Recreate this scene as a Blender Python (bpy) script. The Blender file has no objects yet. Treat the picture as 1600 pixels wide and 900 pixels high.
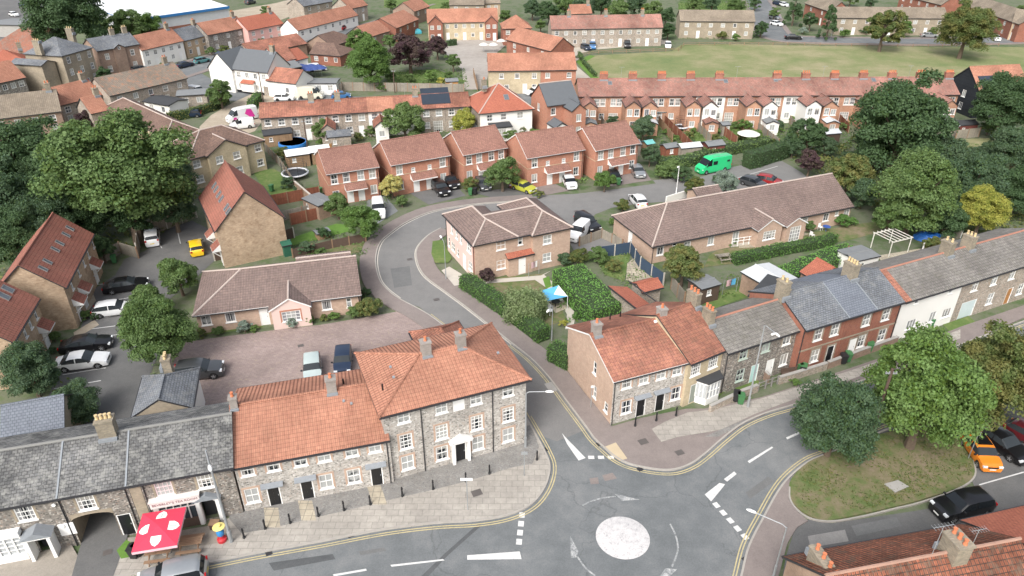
import bpy, math, random
import numpy as np
from mathutils import Vector, Matrix
R=math.radians
random.seed(7)
# ---------------- camera, world, sun, exposure ----------------
F=1130.0; PITCH=R(30); CH=42.0
sc=bpy.context.scene
cd=bpy.data.cameras.new('camera'); cam=bpy.data.objects.new('camera',cd); sc.collection.objects.link(cam)
cam.location=(0,0,CH); cam.rotation_euler=(R(90)-PITCH,0,0)
cd.sensor_width=36; cd.lens=F/1600*36; cd.clip_end=5000; cd.clip_start=.5
sc.camera=cam
SUN_EL=R(44); SUN_AZ=R(205)       # azimuth clockwise from +Y (sun behind the camera, a little to the left)
w=bpy.data.worlds.new('World'); sc.world=w; w.use_nodes=True
nt=w.node_tree; bg=nt.nodes['Background']
sky=nt.nodes.new('ShaderNodeTexSky'); sky.sky_type='NISHITA'; sky.sun_disc=False
sky.sun_elevation=SUN_EL; sky.sun_rotation=SUN_AZ; sky.dust_density=6; sky.air_density=1; sky.ozone_density=1
hs=nt.nodes.new('ShaderNodeHueSaturation'); hs.inputs['Saturation'].default_value=.5
nt.links.new(sky.outputs[0],hs.inputs['Color']); nt.links.new(hs.outputs[0],bg.inputs[0]); bg.inputs[1].default_value=.15
sd=bpy.data.lights.new('sun','SUN'); sun=bpy.data.objects.new('sun',sd); sc.collection.objects.link(sun)
sd.energy=1.05; sd.angle=R(24); sd.color=(.98,.99,1)
dv=Vector((math.sin(SUN_AZ)*math.cos(SUN_EL),math.cos(SUN_AZ)*math.cos(SUN_EL),math.sin(SUN_EL)))
sun.rotation_euler=dv.to_track_quat('Z','Y').to_euler(); sun.location=(0,0,200)
sc.view_settings.view_transform='Standard'; sc.view_settings.look='None'; sc.view_settings.gamma=1
sc.view_settings.exposure=0.78
# ---------------- helpers ----------------
COL=sc.collection
def ray(px,py):
    dx=(px-800)/F; dy=-(py-450)/F
    return Vector((dx, math.cos(PITCH)+dy*math.sin(PITCH), -math.sin(PITCH)+dy*math.cos(PITCH)))
def G(px,py,z=0.0):            # where the sight line of a photo pixel meets height z
    d=ray(px,py); t=(z-CH)/d.z
    return Vector((d.x*t,d.y*t,z))
def GV(p,z=0.0): return G(p[0],p[1],z)
class MB:
    def __init__(s): s.v=[]; s.f=[]; s.m=[]
    def face(s,pts,m=0):
        n=len(s.v); s.v+= [tuple(p) for p in pts]; s.f.append(tuple(range(n,n+len(pts)))); s.m.append(m)
    def box(s,x0,y0,z0,x1,y1,z1,m=0,M=None):
        P=[Vector(p) for p in ((x0,y0,z0),(x1,y0,z0),(x1,y1,z0),(x0,y1,z0),(x0,y0,z1),(x1,y0,z1),(x1,y1,z1),(x0,y1,z1))]
        if M is not None: P=[M@p for p in P]
        for q in ((0,3,2,1),(4,5,6,7),(0,1,5,4),(1,2,6,5),(2,3,7,6),(3,0,4,7)): s.face([P[i] for i in q],m)
    def prism(s,poly,z0,z1,m=0,bottom=False,sidem=None):
        a=sum(poly[i][0]*poly[(i+1)%len(poly)][1]-poly[(i+1)%len(poly)][0]*poly[i][1] for i in range(len(poly)))
        if a<0: poly=poly[::-1]
        s.face([(p[0],p[1],z1) for p in poly],m)
        if bottom: s.face([(p[0],p[1],z0) for p in poly[::-1]],m)
        for i in range(len(poly)):
            p,q=poly[i],poly[(i+1)%len(poly)]
            s.face([(p[0],p[1],z0),(q[0],q[1],z0),(q[0],q[1],z1),(p[0],p[1],z1)],m if sidem is None else sidem)
    def tube(s,path,rad,n=8,m=0,cap=True):
        path=[Vector(p) for p in path]; rs=rad if isinstance(rad,(list,tuple)) else [rad]*len(path)
        base=len(s.v); prev=None
        for i,p in enumerate(path):
            t=(path[min(i+1,len(path)-1)]-path[max(i-1,0)]).normalized()
            if prev is None:
                u=t.cross(Vector((0,0,1)));
                if u.length<.05: u=Vector((1,0,0))
                u.normalize()
            else: u=(prev-t*prev.dot(t)).normalized()
            prev=u; v=t.cross(u)
            for k in range(n):
                a=2*math.pi*k/n; s.v.append(tuple(p+(u*math.cos(a)+v*math.sin(a))*rs[i]))
        for i in range(len(path)-1):
            for k in range(n):
                k2=(k+1)%n; s.f.append((base+i*n+k,base+i*n+k2,base+(i+1)*n+k2,base+(i+1)*n+k)); s.m.append(m)
        if cap:
            s.f.append(tuple(base+k for k in range(n))[::-1]); s.m.append(m)
            e=base+(len(path)-1)*n; s.f.append(tuple(e+k for k in range(n))); s.m.append(m)
    def lathe(s,prof,n=12,m=0,c=(0,0,0)):
        s.tube([(c[0],c[1],c[2]+z) for r,z in prof],[max(r,.001) for r,z in prof],n,m)
    def mesh(s,name,smooth=False,xf=None):
        me=bpy.data.meshes.new(name)
        v=s.v
        if xf is not None: v=[tuple(xf@Vector(p)) for p in v]
        me.from_pydata(v,[],s.f); me.polygons.foreach_set('material_index',s.m)
        # UV in metres: u along the horizontal, v up the slope
        nl=len(me.loops)
        if nl:
            nv=len(me.vertices); co=np.empty(nv*3); me.vertices.foreach_get('co',co); co=co.reshape(-1,3)
            npol=len(me.polygons); nr=np.empty(npol*3); me.polygons.foreach_get('normal',nr); nr=nr.reshape(-1,3)
            lt=np.empty(npol,dtype=np.int32); me.polygons.foreach_get('loop_total',lt)
            vi=np.empty(nl,dtype=np.int32); me.loops.foreach_get('vertex_index',vi)
            N=np.repeat(nr,lt,axis=0); P=co[vi]
            flat=np.abs(N[:,2])>.97
            t=np.stack([-N[:,1],N[:,0],np.zeros(nl)],1); ln=np.linalg.norm(t,axis=1); ln[ln<1e-6]=1; t/=ln[:,None]
            b=np.cross(N,t)
            u=(P*t).sum(1); vv=(P*b).sum(1)
            u[flat]=P[flat,0]; vv[flat]=P[flat,1]
            uv=me.uv_layers.new(name='UVMap'); uv.data.foreach_set('uv',np.stack([u,vv],1).ravel())
        if smooth:
            me.polygons.foreach_set('use_smooth',[True]*len(me.polygons)); me.set_sharp_from_angle(angle=R(smooth if smooth is not True else 35))
        me.update(); return me
    def build(s,name,mats,parent=None,smooth=False,xf=None,loc=None,rz=0):
        me=s.mesh(name,smooth,xf)
        for m in (mats if isinstance(mats,(list,tuple)) else [mats]): me.materials.append(m)
        return link(name,me,parent,loc,rz)
def link(name,me,parent=None,loc=None,rz=0,mat=None):
    o=bpy.data.objects.new(name,me); COL.objects.link(o)
    if parent is not None: o.parent=parent
    if loc is not None: o.location=loc
    if rz: o.rotation_euler=(0,0,rz)
    if mat is not None:
        if not me.materials: me.materials.append(None)
        o.material_slots[0].link='OBJECT'; o.material_slots[0].material=mat
    return o
def tag(o,label,cat,group=None):
    o['label']=label; o['category']=cat
    if group: o['group']=group
    return o
def thing(name,label,cat,loc=(0,0,0),rz=0,group=None):
    o=bpy.data.objects.new(name,None); COL.objects.link(o); o.location=loc; o.rotation_euler=(0,0,rz); o.empty_display_size=.3
    return tag(o,label,cat,group)
def structure(o): o['kind']='structure'; return o
KIDS={}
def copy_thing(root,name,label,loc,rz,group=None,scale=None):
    src=KIDS.get(root.name)
    if src is None:
        src=[(c,[g for g in c.children]) for c in root.children]; KIDS[root.name]=src
    r=root.copy(); r.name=name; COL.objects.link(r); r.location=loc; r.rotation_euler=(0,0,rz)
    if scale: r.scale=scale
    r['label']=label
    if group: r['group']=group
    elif 'group' in r: del r['group']
    for c,gs in src:
        n=c.copy(); COL.objects.link(n); n.parent=r
        for g in gs:
            d=g.copy(); COL.objects.link(d); d.parent=n
    return r
# ---------------- materials ----------------
def newmat(name):
    m=bpy.data.materials.new(name); m.use_nodes=True; return m,m.node_tree,m.node_tree.nodes['Principled BSDF']
def nd(t,k,**kw):
    n=t.nodes.new(k)
    for a,b in kw.items():
        if a.startswith('i_'): n.inputs[a[2:].replace('_',' ')].default_value=b
        else: setattr(n,a,b)
    return n
def c4(c): return (c[0],c[1],c[2],1)
def mixc(t,fac,a,b,mode='MIX'):
    n=t.nodes.new('ShaderNodeMix'); n.data_type='RGBA'; n.blend_type=mode
    for i,x in ((0,fac),(6,a),(7,b)):
        if isinstance(x,(int,float)): n.inputs[i].default_value=x
        elif isinstance(x,tuple): n.inputs[i].default_value=c4(x)
        else: t.links.new(x,n.inputs[i])
    return n.outputs[2]
def ramp(t,src,stops):
    n=t.nodes.new('ShaderNodeValToRGB'); e=n.color_ramp.elements
    while len(e)<len(stops): e.new(.5)
    for i,(p,c) in enumerate(stops): e[i].position=p; e[i].color=c4(c) if isinstance(c,tuple) else (c,c,c,1)
    t.links.new(src,n.inputs[0]); return n.outputs[0]
def noise(t,vec,scale,detail=3,rough=.55):
    n=nd(t,'ShaderNodeTexNoise'); n.inputs['Scale'].default_value=scale; n.inputs['Detail'].default_value=detail; n.inputs['Roughness'].default_value=rough
    t.links.new(vec,n.inputs['Vector']); return n.outputs['Fac']
def coords(t,kind='UV'):
    return t.nodes.new('ShaderNodeTexCoord').outputs[kind]
def wpos(t): return t.nodes.new('ShaderNodeNewGeometry').outputs['Position']
def bump(t,b,h,strength,dist=.05):
    n=nd(t,'ShaderNodeBump'); n.inputs['Strength'].default_value=strength; n.inputs['Distance'].default_value=dist
    t.links.new(h,n.inputs['Height']); t.links.new(n.outputs[0],b.inputs['Normal'])
def mul(c,k): return tuple(min(1,x*k) for x in c)
_M={}
def plain(name,col,rough=.7,metal=0,var=.12,scale=1.5,spec=.5,coat=0):
    if name in _M: return _M[name]
    m,t,b=newmat(name); f=noise(t,wpos(t),scale,4)
    c=mixc(t,f,mul(col,1-var),mul(col,1+var)); t.links.new(c,b.inputs['Base Color'])
    b.inputs['Roughness'].default_value=rough; b.inputs['Metallic'].default_value=metal; b.inputs['Specular IOR Level'].default_value=spec
    if coat: b.inputs['Coat Weight'].default_value=coat; b.inputs['Coat Roughness'].default_value=.05
    _M[name]=m; return m
def brick(name,c1,c2,mortar,bw=.225,bh=.075,ms=.012,off=.5,stain=.18,bmp=.3,rough=.85,col3=None,big=.35,moss=None):
    if name in _M: return _M[name]
    m,t,b=newmat(name); uv=coords(t)
    n=nd(t,'ShaderNodeTexBrick'); n.offset=off; n.squash=1
    n.inputs['Scale'].default_value=1; n.inputs['Brick Width'].default_value=bw; n.inputs['Row Height'].default_value=bh
    n.inputs['Mortar Size'].default_value=ms; n.inputs['Mortar Smooth'].default_value=.3; n.inputs['Bias'].default_value=0
    n.inputs['Color1'].default_value=c4(c1); n.inputs['Color2'].default_value=c4(c2); n.inputs['Mortar'].default_value=c4(mortar)
    t.links.new(uv,n.inputs['Vector']); col=n.outputs['Color']
    P=wpos(t)
    f=ramp(t,noise(t,P,big,4,.6),[(.35,(1-stain,)*3),(.65,(1+stain*.6,)*3)])
    col=mixc(t,1.0,col,f,'MULTIPLY')
    f2=ramp(t,noise(t,P,3.0,3,.7),[(.3,(.88,)*3),(.7,(1.1,)*3)]); col=mixc(t,1.0,col,f2,'MULTIPLY')
    if col3: col=mixc(t,ramp(t,noise(t,uv,1.1,3,.75),[(.5,0.0),(.68,.75)]),col,col3)
    if moss: col=mixc(t,ramp(t,noise(t,P,2.2,5,.8),[(.56,0.0),(.66,.7)]),col,moss)
    t.links.new(col,b.inputs['Base Color']); b.inputs['Roughness'].default_value=rough; b.inputs['Specular IOR Level'].default_value=.25
    bump(t,b,n.outputs['Fac'],-bmp,.02)
    _M[name]=m; return m
def tiles(name,c1,c2,gap,tw=.3,th=.34,pan=True,stain=.25,moss=None,mossamt=.6,off=0,rough=.8,ridgeb=.55,ms=.024,big=.25,fine=.12):
    if name in _M: return _M[name]
    m,t,b=newmat(name); uv=coords(t); P=wpos(t)
    n=nd(t,'ShaderNodeTexBrick'); n.offset=off; n.squash=1
    n.inputs['Scale'].default_value=1; n.inputs['Brick Width'].default_value=tw; n.inputs['Row Height'].default_value=th
    n.inputs['Mortar Size'].default_value=ms; n.inputs['Mortar Smooth'].default_value=.4; n.inputs['Bias'].default_value=0
    n.inputs['Color1'].default_value=c4(c1); n.inputs['Color2'].default_value=c4(c2); n.inputs['Mortar'].default_value=c4(gap)
    t.links.new(uv,n.inputs['Vector']); col=n.outputs['Color']
    f=ramp(t,noise(t,P,big,5,.62),[(.35,(1-stain,)*3),(.68,(1+stain*.7,)*3)]); col=mixc(t,1.0,col,f,'MULTIPLY')
    f2=ramp(t,noise(t,P,4.0,3,.75),[(.3,(1-fine,)*3),(.7,(1+fine,)*3)]); col=mixc(t,1.0,col,f2,'MULTIPLY')
    if moss: col=mixc(t,ramp(t,noise(t,P,1.3,6,.78),[(.5,0.0),(.62,mossamt)]),col,moss)
    t.links.new(col,b.inputs['Base Color']); b.inputs['Roughness'].default_value=rough; b.inputs['Specular IOR Level'].default_value=.2
    # relief: half round pantile columns plus stepped courses
    sp=nd(t,'ShaderNodeSeparateXYZ'); t.links.new(uv,sp.inputs[0])
    def mt(op,a,bv):
        q=nd(t,'ShaderNodeMath',operation=op)
        if isinstance(a,(int,float)): q.inputs[0].default_value=a
        else: t.links.new(a,q.inputs[0])
        if bv is not None:
            if isinstance(bv,(int,float)): q.inputs[1].default_value=bv
            else: t.links.new(bv,q.inputs[1])
        return q.outputs[0]
    row=mt('MULTIPLY',mt('FRACT',mt('MULTIPLY',sp.outputs[1],1/th),None),-.03)
    h=row
    if pan: h=mt('ADD',row,mt('MULTIPLY',mt('SINE',mt('MULTIPLY',sp.outputs[0],2*math.pi/tw),None),.035))
    n2=nd(t,'ShaderNodeBump'); n2.inputs['Strength'].default_value=ridgeb; n2.inputs['Distance'].default_value=1.0
    t.links.new(h,n2.inputs['Height']); t.links.new(n2.outputs[0],b.inputs['Normal'])
    _M[name]=m; return m
def flint(name,dark,mid,light,brk,amt=.3,scale=7):
    if name in _M: return _M[name]
    m,t,b=newmat(name); uv=coords(t); P=wpos(t)
    v=nd(t,'ShaderNodeTexVoronoi'); v.inputs['Scale'].default_value=scale; v.inputs['Randomness'].default_value=1
    dn=nd(t,'ShaderNodeVectorMath',operation='MULTIPLY'); dn.inputs[1].default_value=(1,1.25,1); t.links.new(uv,dn.inputs[0]); t.links.new(dn.outputs[0],v.inputs['Vector'])
    s=nd(t,'ShaderNodeSeparateColor'); t.links.new(v.outputs['Color'],s.inputs[0])
    col=ramp(t,s.outputs[0],[(0,dark),(.35,mid),(.62,mid),(.72,light),(.9,brk),(1,light)])
    col=mixc(t,ramp(t,v.outputs['Distance'],[(.28,0.0),(.5,.55)]),col,mul(mid,1.15))
    f=ramp(t,noise(t,P,.5,4,.6),[(.35,(.85,)*3),(.65,(1.1,)*3)]); col=mixc(t,1.0,col,f,'MULTIPLY')
    t.links.new(col,b.inputs['Base Color']); b.inputs['Roughness'].default_value=.8; b.inputs['Specular IOR Level'].default_value=.25
    bump(t,b,v.outputs['Distance'],-.5,.04)
    _M[name]=m; return m
def ground(name,stops,s1=.15,s2=1.2,s3=9,rough=.95,bmp=.15,crack=None,bd=.03):
    """two noise scales pick a tone, a third adds grain"""
    if name in _M: return _M[name]
    m,t,b=newmat(name); P=wpos(t)
    a=noise(t,P,s1,5,.6); c=noise(t,P,s2,5,.65)
    q=nd(t,'ShaderNodeMath',operation='ADD'); t.links.new(a,q.inputs[0]); t.links.new(c,q.inputs[1])
    h=nd(t,'ShaderNodeMath',operation='MULTIPLY'); t.links.new(q.outputs[0],h.inputs[0]); h.inputs[1].default_value=.5
    col=ramp(t,h.outputs[0],stops)
    g=noise(t,P,s3,3,.8); col=mixc(t,1.0,col,ramp(t,g,[(.25,(.82,)*3),(.75,(1.18,)*3)]),'MULTIPLY')
    if crack:
        v=nd(t,'ShaderNodeTexVoronoi',feature='DISTANCE_TO_EDGE'); v.inputs['Scale'].default_value=.11
        wn=nd(t,'ShaderNodeTexNoise'); wn.inputs['Scale'].default_value=.35; wn.inputs['Detail'].default_value=6; t.links.new(P,wn.inputs['Vector'])
        ad=nd(t,'ShaderNodeVectorMath',operation='MULTIPLY_ADD'); ad.inputs[1].default_value=(5,5,0); t.links.new(wn.outputs['Color'],ad.inputs[0]); t.links.new(P,ad.inputs[2]); t.links.new(ad.outputs[0],v.inputs['Vector'])
        col=mixc(t,ramp(t,v.outputs['Distance'],[(0,crack),(.006,0.0)]),col,mul(stops[0][1],.6))
    t.links.new(col,b.inputs['Base Color']); b.inputs['Roughness'].default_value=rough; b.inputs['Specular IOR Level'].default_value=.2
    bump(t,b,g,bmp,bd)
    _M[name]=m; return m
def leafmat(name,a,b_,c=None,amt=.4):
    if name in _M: return _M[name]
    m,t,b=newmat(name); ge=t.nodes.new('ShaderNodeNewGeometry'); oi=t.nodes.new('ShaderNodeObjectInfo')
    col=mixc(t,ge.outputs['Random Per Island'],a,b_)
    if c: col=mixc(t,ramp(t,noise(t,coords(t,'Object'),3.2,2,.5),[(.42,0.0),(.6,amt+.2)]),col,c)
    col=mixc(t,1.0,col,ramp(t,oi.outputs['Random'],[(0,(.86,.9,.86)),(1,(1.12,1.08,1.1))]),'MULTIPLY')
    t.links.new(col,b.inputs['Base Color']); b.inputs['Roughness'].default_value=.6; b.inputs['Specular IOR Level'].default_value=.3
    tr=t.nodes.new('ShaderNodeBsdfTranslucent'); t.links.new(col,tr.inputs[0]); mx=t.nodes.new('ShaderNodeMixShader'); mx.inputs[0].default_value=.36
    t.links.new(b.outputs[0],mx.inputs[1]); t.links.new(tr.outputs[0],mx.inputs[2]); t.links.new(mx.outputs[0],t.nodes['Material Output'].inputs[0])
    _M[name]=m; return m
def glassmat(name,lo,hi,curt=False):
    if name in _M: return _M[name]
    m,t,b=newmat(name); oi=t.nodes.new('ShaderNodeObjectInfo')
    f=noise(t,coords(t,'Object'),1.6,2); q=nd(t,'ShaderNodeMath',operation='ADD'); t.links.new(oi.outputs['Random'],q.inputs[0]); t.links.new(f,q.inputs[1])
    col=ramp(t,q.outputs[0],[(.2,lo),(1.15 if False else .8,lo),(.97,hi)])
    if curt:   # drawn-back curtains at the sides and half blinds in some rooms
        sp=nd(t,'ShaderNodeSeparateXYZ'); t.links.new(coords(t,'Object'),sp.inputs[0]); ab=nd(t,'ShaderNodeMath',operation='ABSOLUTE'); t.links.new(sp.outputs[0],ab.inputs[0])
        g1=nd(t,'ShaderNodeMath',operation='GREATER_THAN'); t.links.new(ab.outputs[0],g1.inputs[0]); ma=nd(t,'ShaderNodeMath',operation='MULTIPLY_ADD'); t.links.new(oi.outputs['Random'],ma.inputs[0]); ma.inputs[1].default_value=.6; ma.inputs[2].default_value=.08; t.links.new(ma.outputs[0],g1.inputs[1])
        fr=nd(t,'ShaderNodeMath',operation='FRACT'); m7=nd(t,'ShaderNodeMath',operation='MULTIPLY'); m7.inputs[1].default_value=7.3; t.links.new(oi.outputs['Random'],m7.inputs[0]); t.links.new(m7.outputs[0],fr.inputs[0])
        m2=nd(t,'ShaderNodeMath',operation='MULTIPLY_ADD'); t.links.new(fr.outputs[0],m2.inputs[0]); m2.inputs[1].default_value=1.6; m2.inputs[2].default_value=.35
        g2=nd(t,'ShaderNodeMath',operation='GREATER_THAN'); t.links.new(sp.outputs[2],g2.inputs[0]); t.links.new(m2.outputs[0],g2.inputs[1])
        col=mixc(t,g1.outputs[0],col,mixc(t,fr.outputs[0],(.32,.3,.27),(.2,.21,.23))); col=mixc(t,g2.outputs[0],col,(.36,.35,.32))
    t.links.new(col,b.inputs['Base Color'])
    q2=q; b.inputs['Roughness'].default_value=.08; b.inputs['Specular IOR Level'].default_value=.4
    _M[name]=m; return m
W_=(.8,.8,.78)
white=plain('white_paint',(.76,.76,.74),.45,var=.03); offw=plain('off_white_paint',(.66,.64,.58),.5,var=.05)
render_w=plain('white_render',(.74,.73,.69),.85,var=.07,scale=.5); pinkr=plain('pink_render',(.62,.36,.32),.85,var=.05)
pinkl=plain('pale_pink_render',(.62,.48,.43),.85,var=.05); black=plain('black_gloss_paint',(.012,.013,.015),.3,var=.1)
dark=plain('dark_metal',(.03,.03,.033),.5); lead=plain('lead_sheet',(.22,.24,.26),.6,var=.2,scale=5); steel=plain('galvanised_steel',(.35,.37,.38),.5,.4,var=.12)
blackplastic=plain('black_plastic',(.02,.02,.022),.5); pot_t=plain('terracotta',(.5,.17,.08),.8,var=.2,scale=6); pot_b=plain('buff_clay',(.52,.40,.22),.8,var=.2,scale=6)
conc=plain('concrete',(.32,.31,.29),.9,var=.2,scale=2); conc_l=plain('pale_concrete',(.45,.42,.37),.9,var=.15,scale=2)
oldchim=brick('aged_buff_chimney_brick',(.33,.28,.20),(.22,.19,.14),(.25,.23,.2),moss=(.16,.15,.11)); 
newchim=brick('grey_buff_chimney_brick',(.32,.29,.26),(.27,.25,.23),(.3,.28,.26))
rchim=brick('red_chimney_brick',(.36,.12,.07),(.28,.09,.06),(.3,.22,.18))
glass=glassmat('window_glass',(.014,.018,.022),(.34,.35,.34),True); glassd=glassmat('dark_glass',(.006,.008,.01),(.05,.06,.07)); cglass=glassmat('car_glass',(.012,.015,.018),(.03,.036,.04))
pantile=tiles('orange_clay_pantile',(.42,.21,.142),(.36,.17,.115),(.20,.09,.06),stain=.22)
pantile2=tiles('weathered_orange_pantile',(.385,.175,.115),(.30,.13,.095),(.15,.07,.055),stain=.42,moss=(.16,.09,.065),mossamt=.5)
pantile_o=tiles('old_lichened_red_pantile',(.33,.125,.075),(.20,.08,.05),(.05,.035,.03),stain=.3,moss=(.13,.095,.07),mossamt=.75,tw=.26,ms=.035,fine=.3)
pantile_g=tiles('grey_pantile',(.25,.235,.215),(.19,.18,.165),(.09,.085,.08),stain=.25,moss=(.12,.115,.09),mossamt=.5)
redplain=tiles('red_plain_tile',(.42,.15,.095),(.35,.12,.08),(.22,.08,.055),tw=.25,th=.2,pan=False,off=.5,stain=.12)
tile_rb=tiles('rose_brown_interlocking_tile',(.29,.155,.12),(.235,.125,.10),(.13,.075,.06),tw=.33,th=.3,stain=.12,pan=False,off=.5,fine=.2)
tile_br=tiles('brown_interlocking_tile',(.225,.165,.145),(.18,.135,.12),(.08,.062,.057),tw=.33,th=.33,stain=.14,fine=.2)
tile_br2=tiles('dark_brown_plain_tile',(.20,.13,.10),(.15,.10,.08),(.08,.055,.05),tw=.25,th=.25,pan=False,off=.5,stain=.2,fine=.25)
tile_sky=tiles('smooth_red_interlocking_tile',(.32,.135,.10),(.28,.12,.09),(.17,.06,.045),tw=.33,th=.36,stain=.14,moss=(.2,.12,.09),mossamt=.3)
tile_terr=tiles('mottled_terrace_tile',(.36,.19,.15),(.27,.14,.115),(.16,.08,.065),tw=.3,th=.3,pan=False,off=.5,stain=.38,big=.16,moss=(.2,.15,.125),mossamt=.75)
tile_bg=tiles('beige_grey_concrete_tile',(.27,.225,.17),(.22,.185,.145),(.12,.10,.08),tw=.3,th=.3,pan=False,stain=.25)
slate=tiles('welsh_slate',(.19,.205,.225),(.145,.155,.17),(.07,.075,.08),tw=.3,th=.22,pan=False,off=.5,stain=.22,moss=(.27,.27,.25),mossamt=.35,ridgeb=.5)
slate_n=tiles('new_blue_slate',(.17,.19,.22),(.15,.165,.195),(.085,.095,.11),tw=.3,th=.25,pan=False,off=.5,stain=.08,ridgeb=.5)
slate_o=tiles('lichened_stone_slate',(.17,.17,.165),(.115,.117,.118),(.055,.055,.055),tw=.33,th=.25,pan=False,off=.5,stain=.4,moss=(.36,.36,.33),mossamt=.42,ridgeb=.6,big=.3,fine=.3)
fl_l=flint('pale_knapped_flint',(.10,.097,.092),(.36,.34,.31),(.60,.58,.55),(.33,.28,.235)); fl_d=flint('dark_knapped_flint',(.05,.048,.046),(.19,.175,.155),(.48,.46,.42),(.22,.15,.11))
fl_m=flint('brown_grey_flint',(.12,.11,.10),(.31,.27,.225),(.46,.42,.37),(.32,.22,.16))
br_red=brick('orange_red_brick',(.44,.18,.115),(.37,.145,.095),(.40,.27,.2),stain=.08); br_dred=brick('dark_red_brick',(.30,.095,.055),(.24,.075,.05),(.26,.18,.14))
br_buff=brick('buff_brick',(.50,.37,.24),(.42,.30,.19),(.42,.35,.27)); br_yel=brick('yellow_buff_brick',(.53,.44,.29),(.45,.37,.24),(.44,.38,.29))
br_pink=brick('pinkish_buff_brick',(.49,.35,.26),(.42,.28,.21),(.42,.34,.28),stain=.08); br_mot=brick('mottled_tan_brick',(.46,.345,.235),(.35,.25,.165),(.38,.31,.24),col3=(.25,.17,.11),bw=.3,bh=.12,bmp=.5)
br_grey=brick('weathered_grey_gault_brick',(.36,.30,.22),(.28,.235,.175),(.28,.25,.2)); br_or=brick('soft_orange_brick',(.45,.23,.14),(.38,.18,.11),(.4,.3,.23))
br_brn=brick('brown_rustic_brick',(.30,.20,.15),(.24,.155,.12),(.3,.24,.19)); yb=br_yel
ridge_t=plain('dull_red_ridge_tile',(.36,.17,.12),.85,var=.2,scale=3)
weather=brick('black_weatherboard',(.028,.032,.038),(.022,.026,.032),(.008,.008,.01),bw=4,bh=.2,ms=.012,stain=.1)
asphalt=ground('road_asphalt',[(.36,(.115,.125,.129)),(.5,(.148,.158,.162)),(.62,(.19,.197,.198))],s1=.07,s2=.45,s3=9,crack=.45,bmp=.1)
asph2=ground('pale_estate_asphalt',[(.3,(.155,.155,.152)),(.5,(.185,.183,.178)),(.7,(.21,.205,.2))],s1=.08,s2=.7,s3=12,bmp=.1)
asph3=ground('car_park_asphalt',[(.3,(.10,.102,.102)),(.5,(.13,.13,.128)),(.7,(.17,.167,.162))],s1=.1,s2=.5,s3=12,bmp=.15)
asphr=ground('reddish_pavement_asphalt',[(.3,(.17,.145,.138)),(.5,(.215,.185,.172)),(.7,(.25,.215,.2))],s1=.12,s2=.9,s3=12,bmp=.1)
gravel=ground('gravel',[(.3,(.26,.22,.17)),(.5,(.36,.31,.24)),(.7,(.45,.39,.31))],s1=.3,s2=2,s3=20,bmp=.4)
soil=ground('garden_ground',[(.3,(.05,.085,.035)),(.42,(.08,.12,.05)),(.52,(.135,.145,.10)),(.62,(.10,.14,.06)),(.75,(.2,.195,.165))],s1=.12,s2=.6,s3=8,bmp=.3)
lawn=ground('lawn_grass',[(.3,(.075,.13,.035)),(.5,(.11,.165,.05)),(.68,(.19,.2,.085))],s1=.35,s2=1.5,s3=14,bmp=.4)
lawn_b=ground('bright_lawn_grass',[(.3,(.08,.165,.03)),(.5,(.11,.21,.042)),(.7,(.15,.25,.06))],s1=.35,s2=1.5,s3=14,bmp=.3)
dry=ground('dry_verge_grass',[(.35,(.075,.12,.035)),(.45,(.115,.145,.055)),(.53,(.16,.15,.08)),(.63,(.215,.175,.12))],s1=.22,s2=1.3,s3=12,bmp=.4)
fieldg=ground('meadow_grass',[(.32,(.12,.165,.065)),(.45,(.17,.195,.085)),(.54,(.23,.225,.12)),(.68,(.31,.275,.17))],s1=.035,s2=.16,s3=2.5,bmp=.3)
blockp=brick('red_block_paving',(.31,.245,.225),(.26,.20,.185),(.22,.18,.165),bw=.42,bh=.21,ms=.02,stain=.22,bmp=.1,moss=(.33,.27,.2),big=.12)
slabs=brick('pale_paving_slabs',(.36,.337,.30),(.31,.29,.26),(.22,.205,.185),bw=.9,bh=.6,ms=.02,stain=.12,bmp=.1)
cobble=flint('grey_cobbles',(.13,.13,.125),(.2,.195,.185),(.28,.275,.26),(.17,.15,.13),scale=9)
patio=brick('buff_patio_slabs',(.44,.39,.3),(.36,.32,.25),(.24,.22,.18),bw=.6,bh=.6,off=0,ms=.03,stain=.15,bmp=.1)
linew=ground('white_road_paint',[(.3,(.40,.405,.40)),(.45,(.55,.55,.54)),(.7,(.62,.62,.6))],s1=1.5,s2=6,s3=20); lineworn=ground('worn_white_road_paint',[(.40,(.17,.18,.185)),(.52,(.30,.31,.31)),(.64,(.5,.5,.49))],s1=2.5,s2=9,s3=20)
liney=ground('yellow_road_paint',[(.36,(.30,.28,.19)),(.5,(.43,.37,.21)),(.66,(.52,.44,.25))],s1=1,s2=5,s3=20)
kerbm=plain('kerb_stone',(.33,.31,.28),.9,var=.2,scale=2.5)
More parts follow.
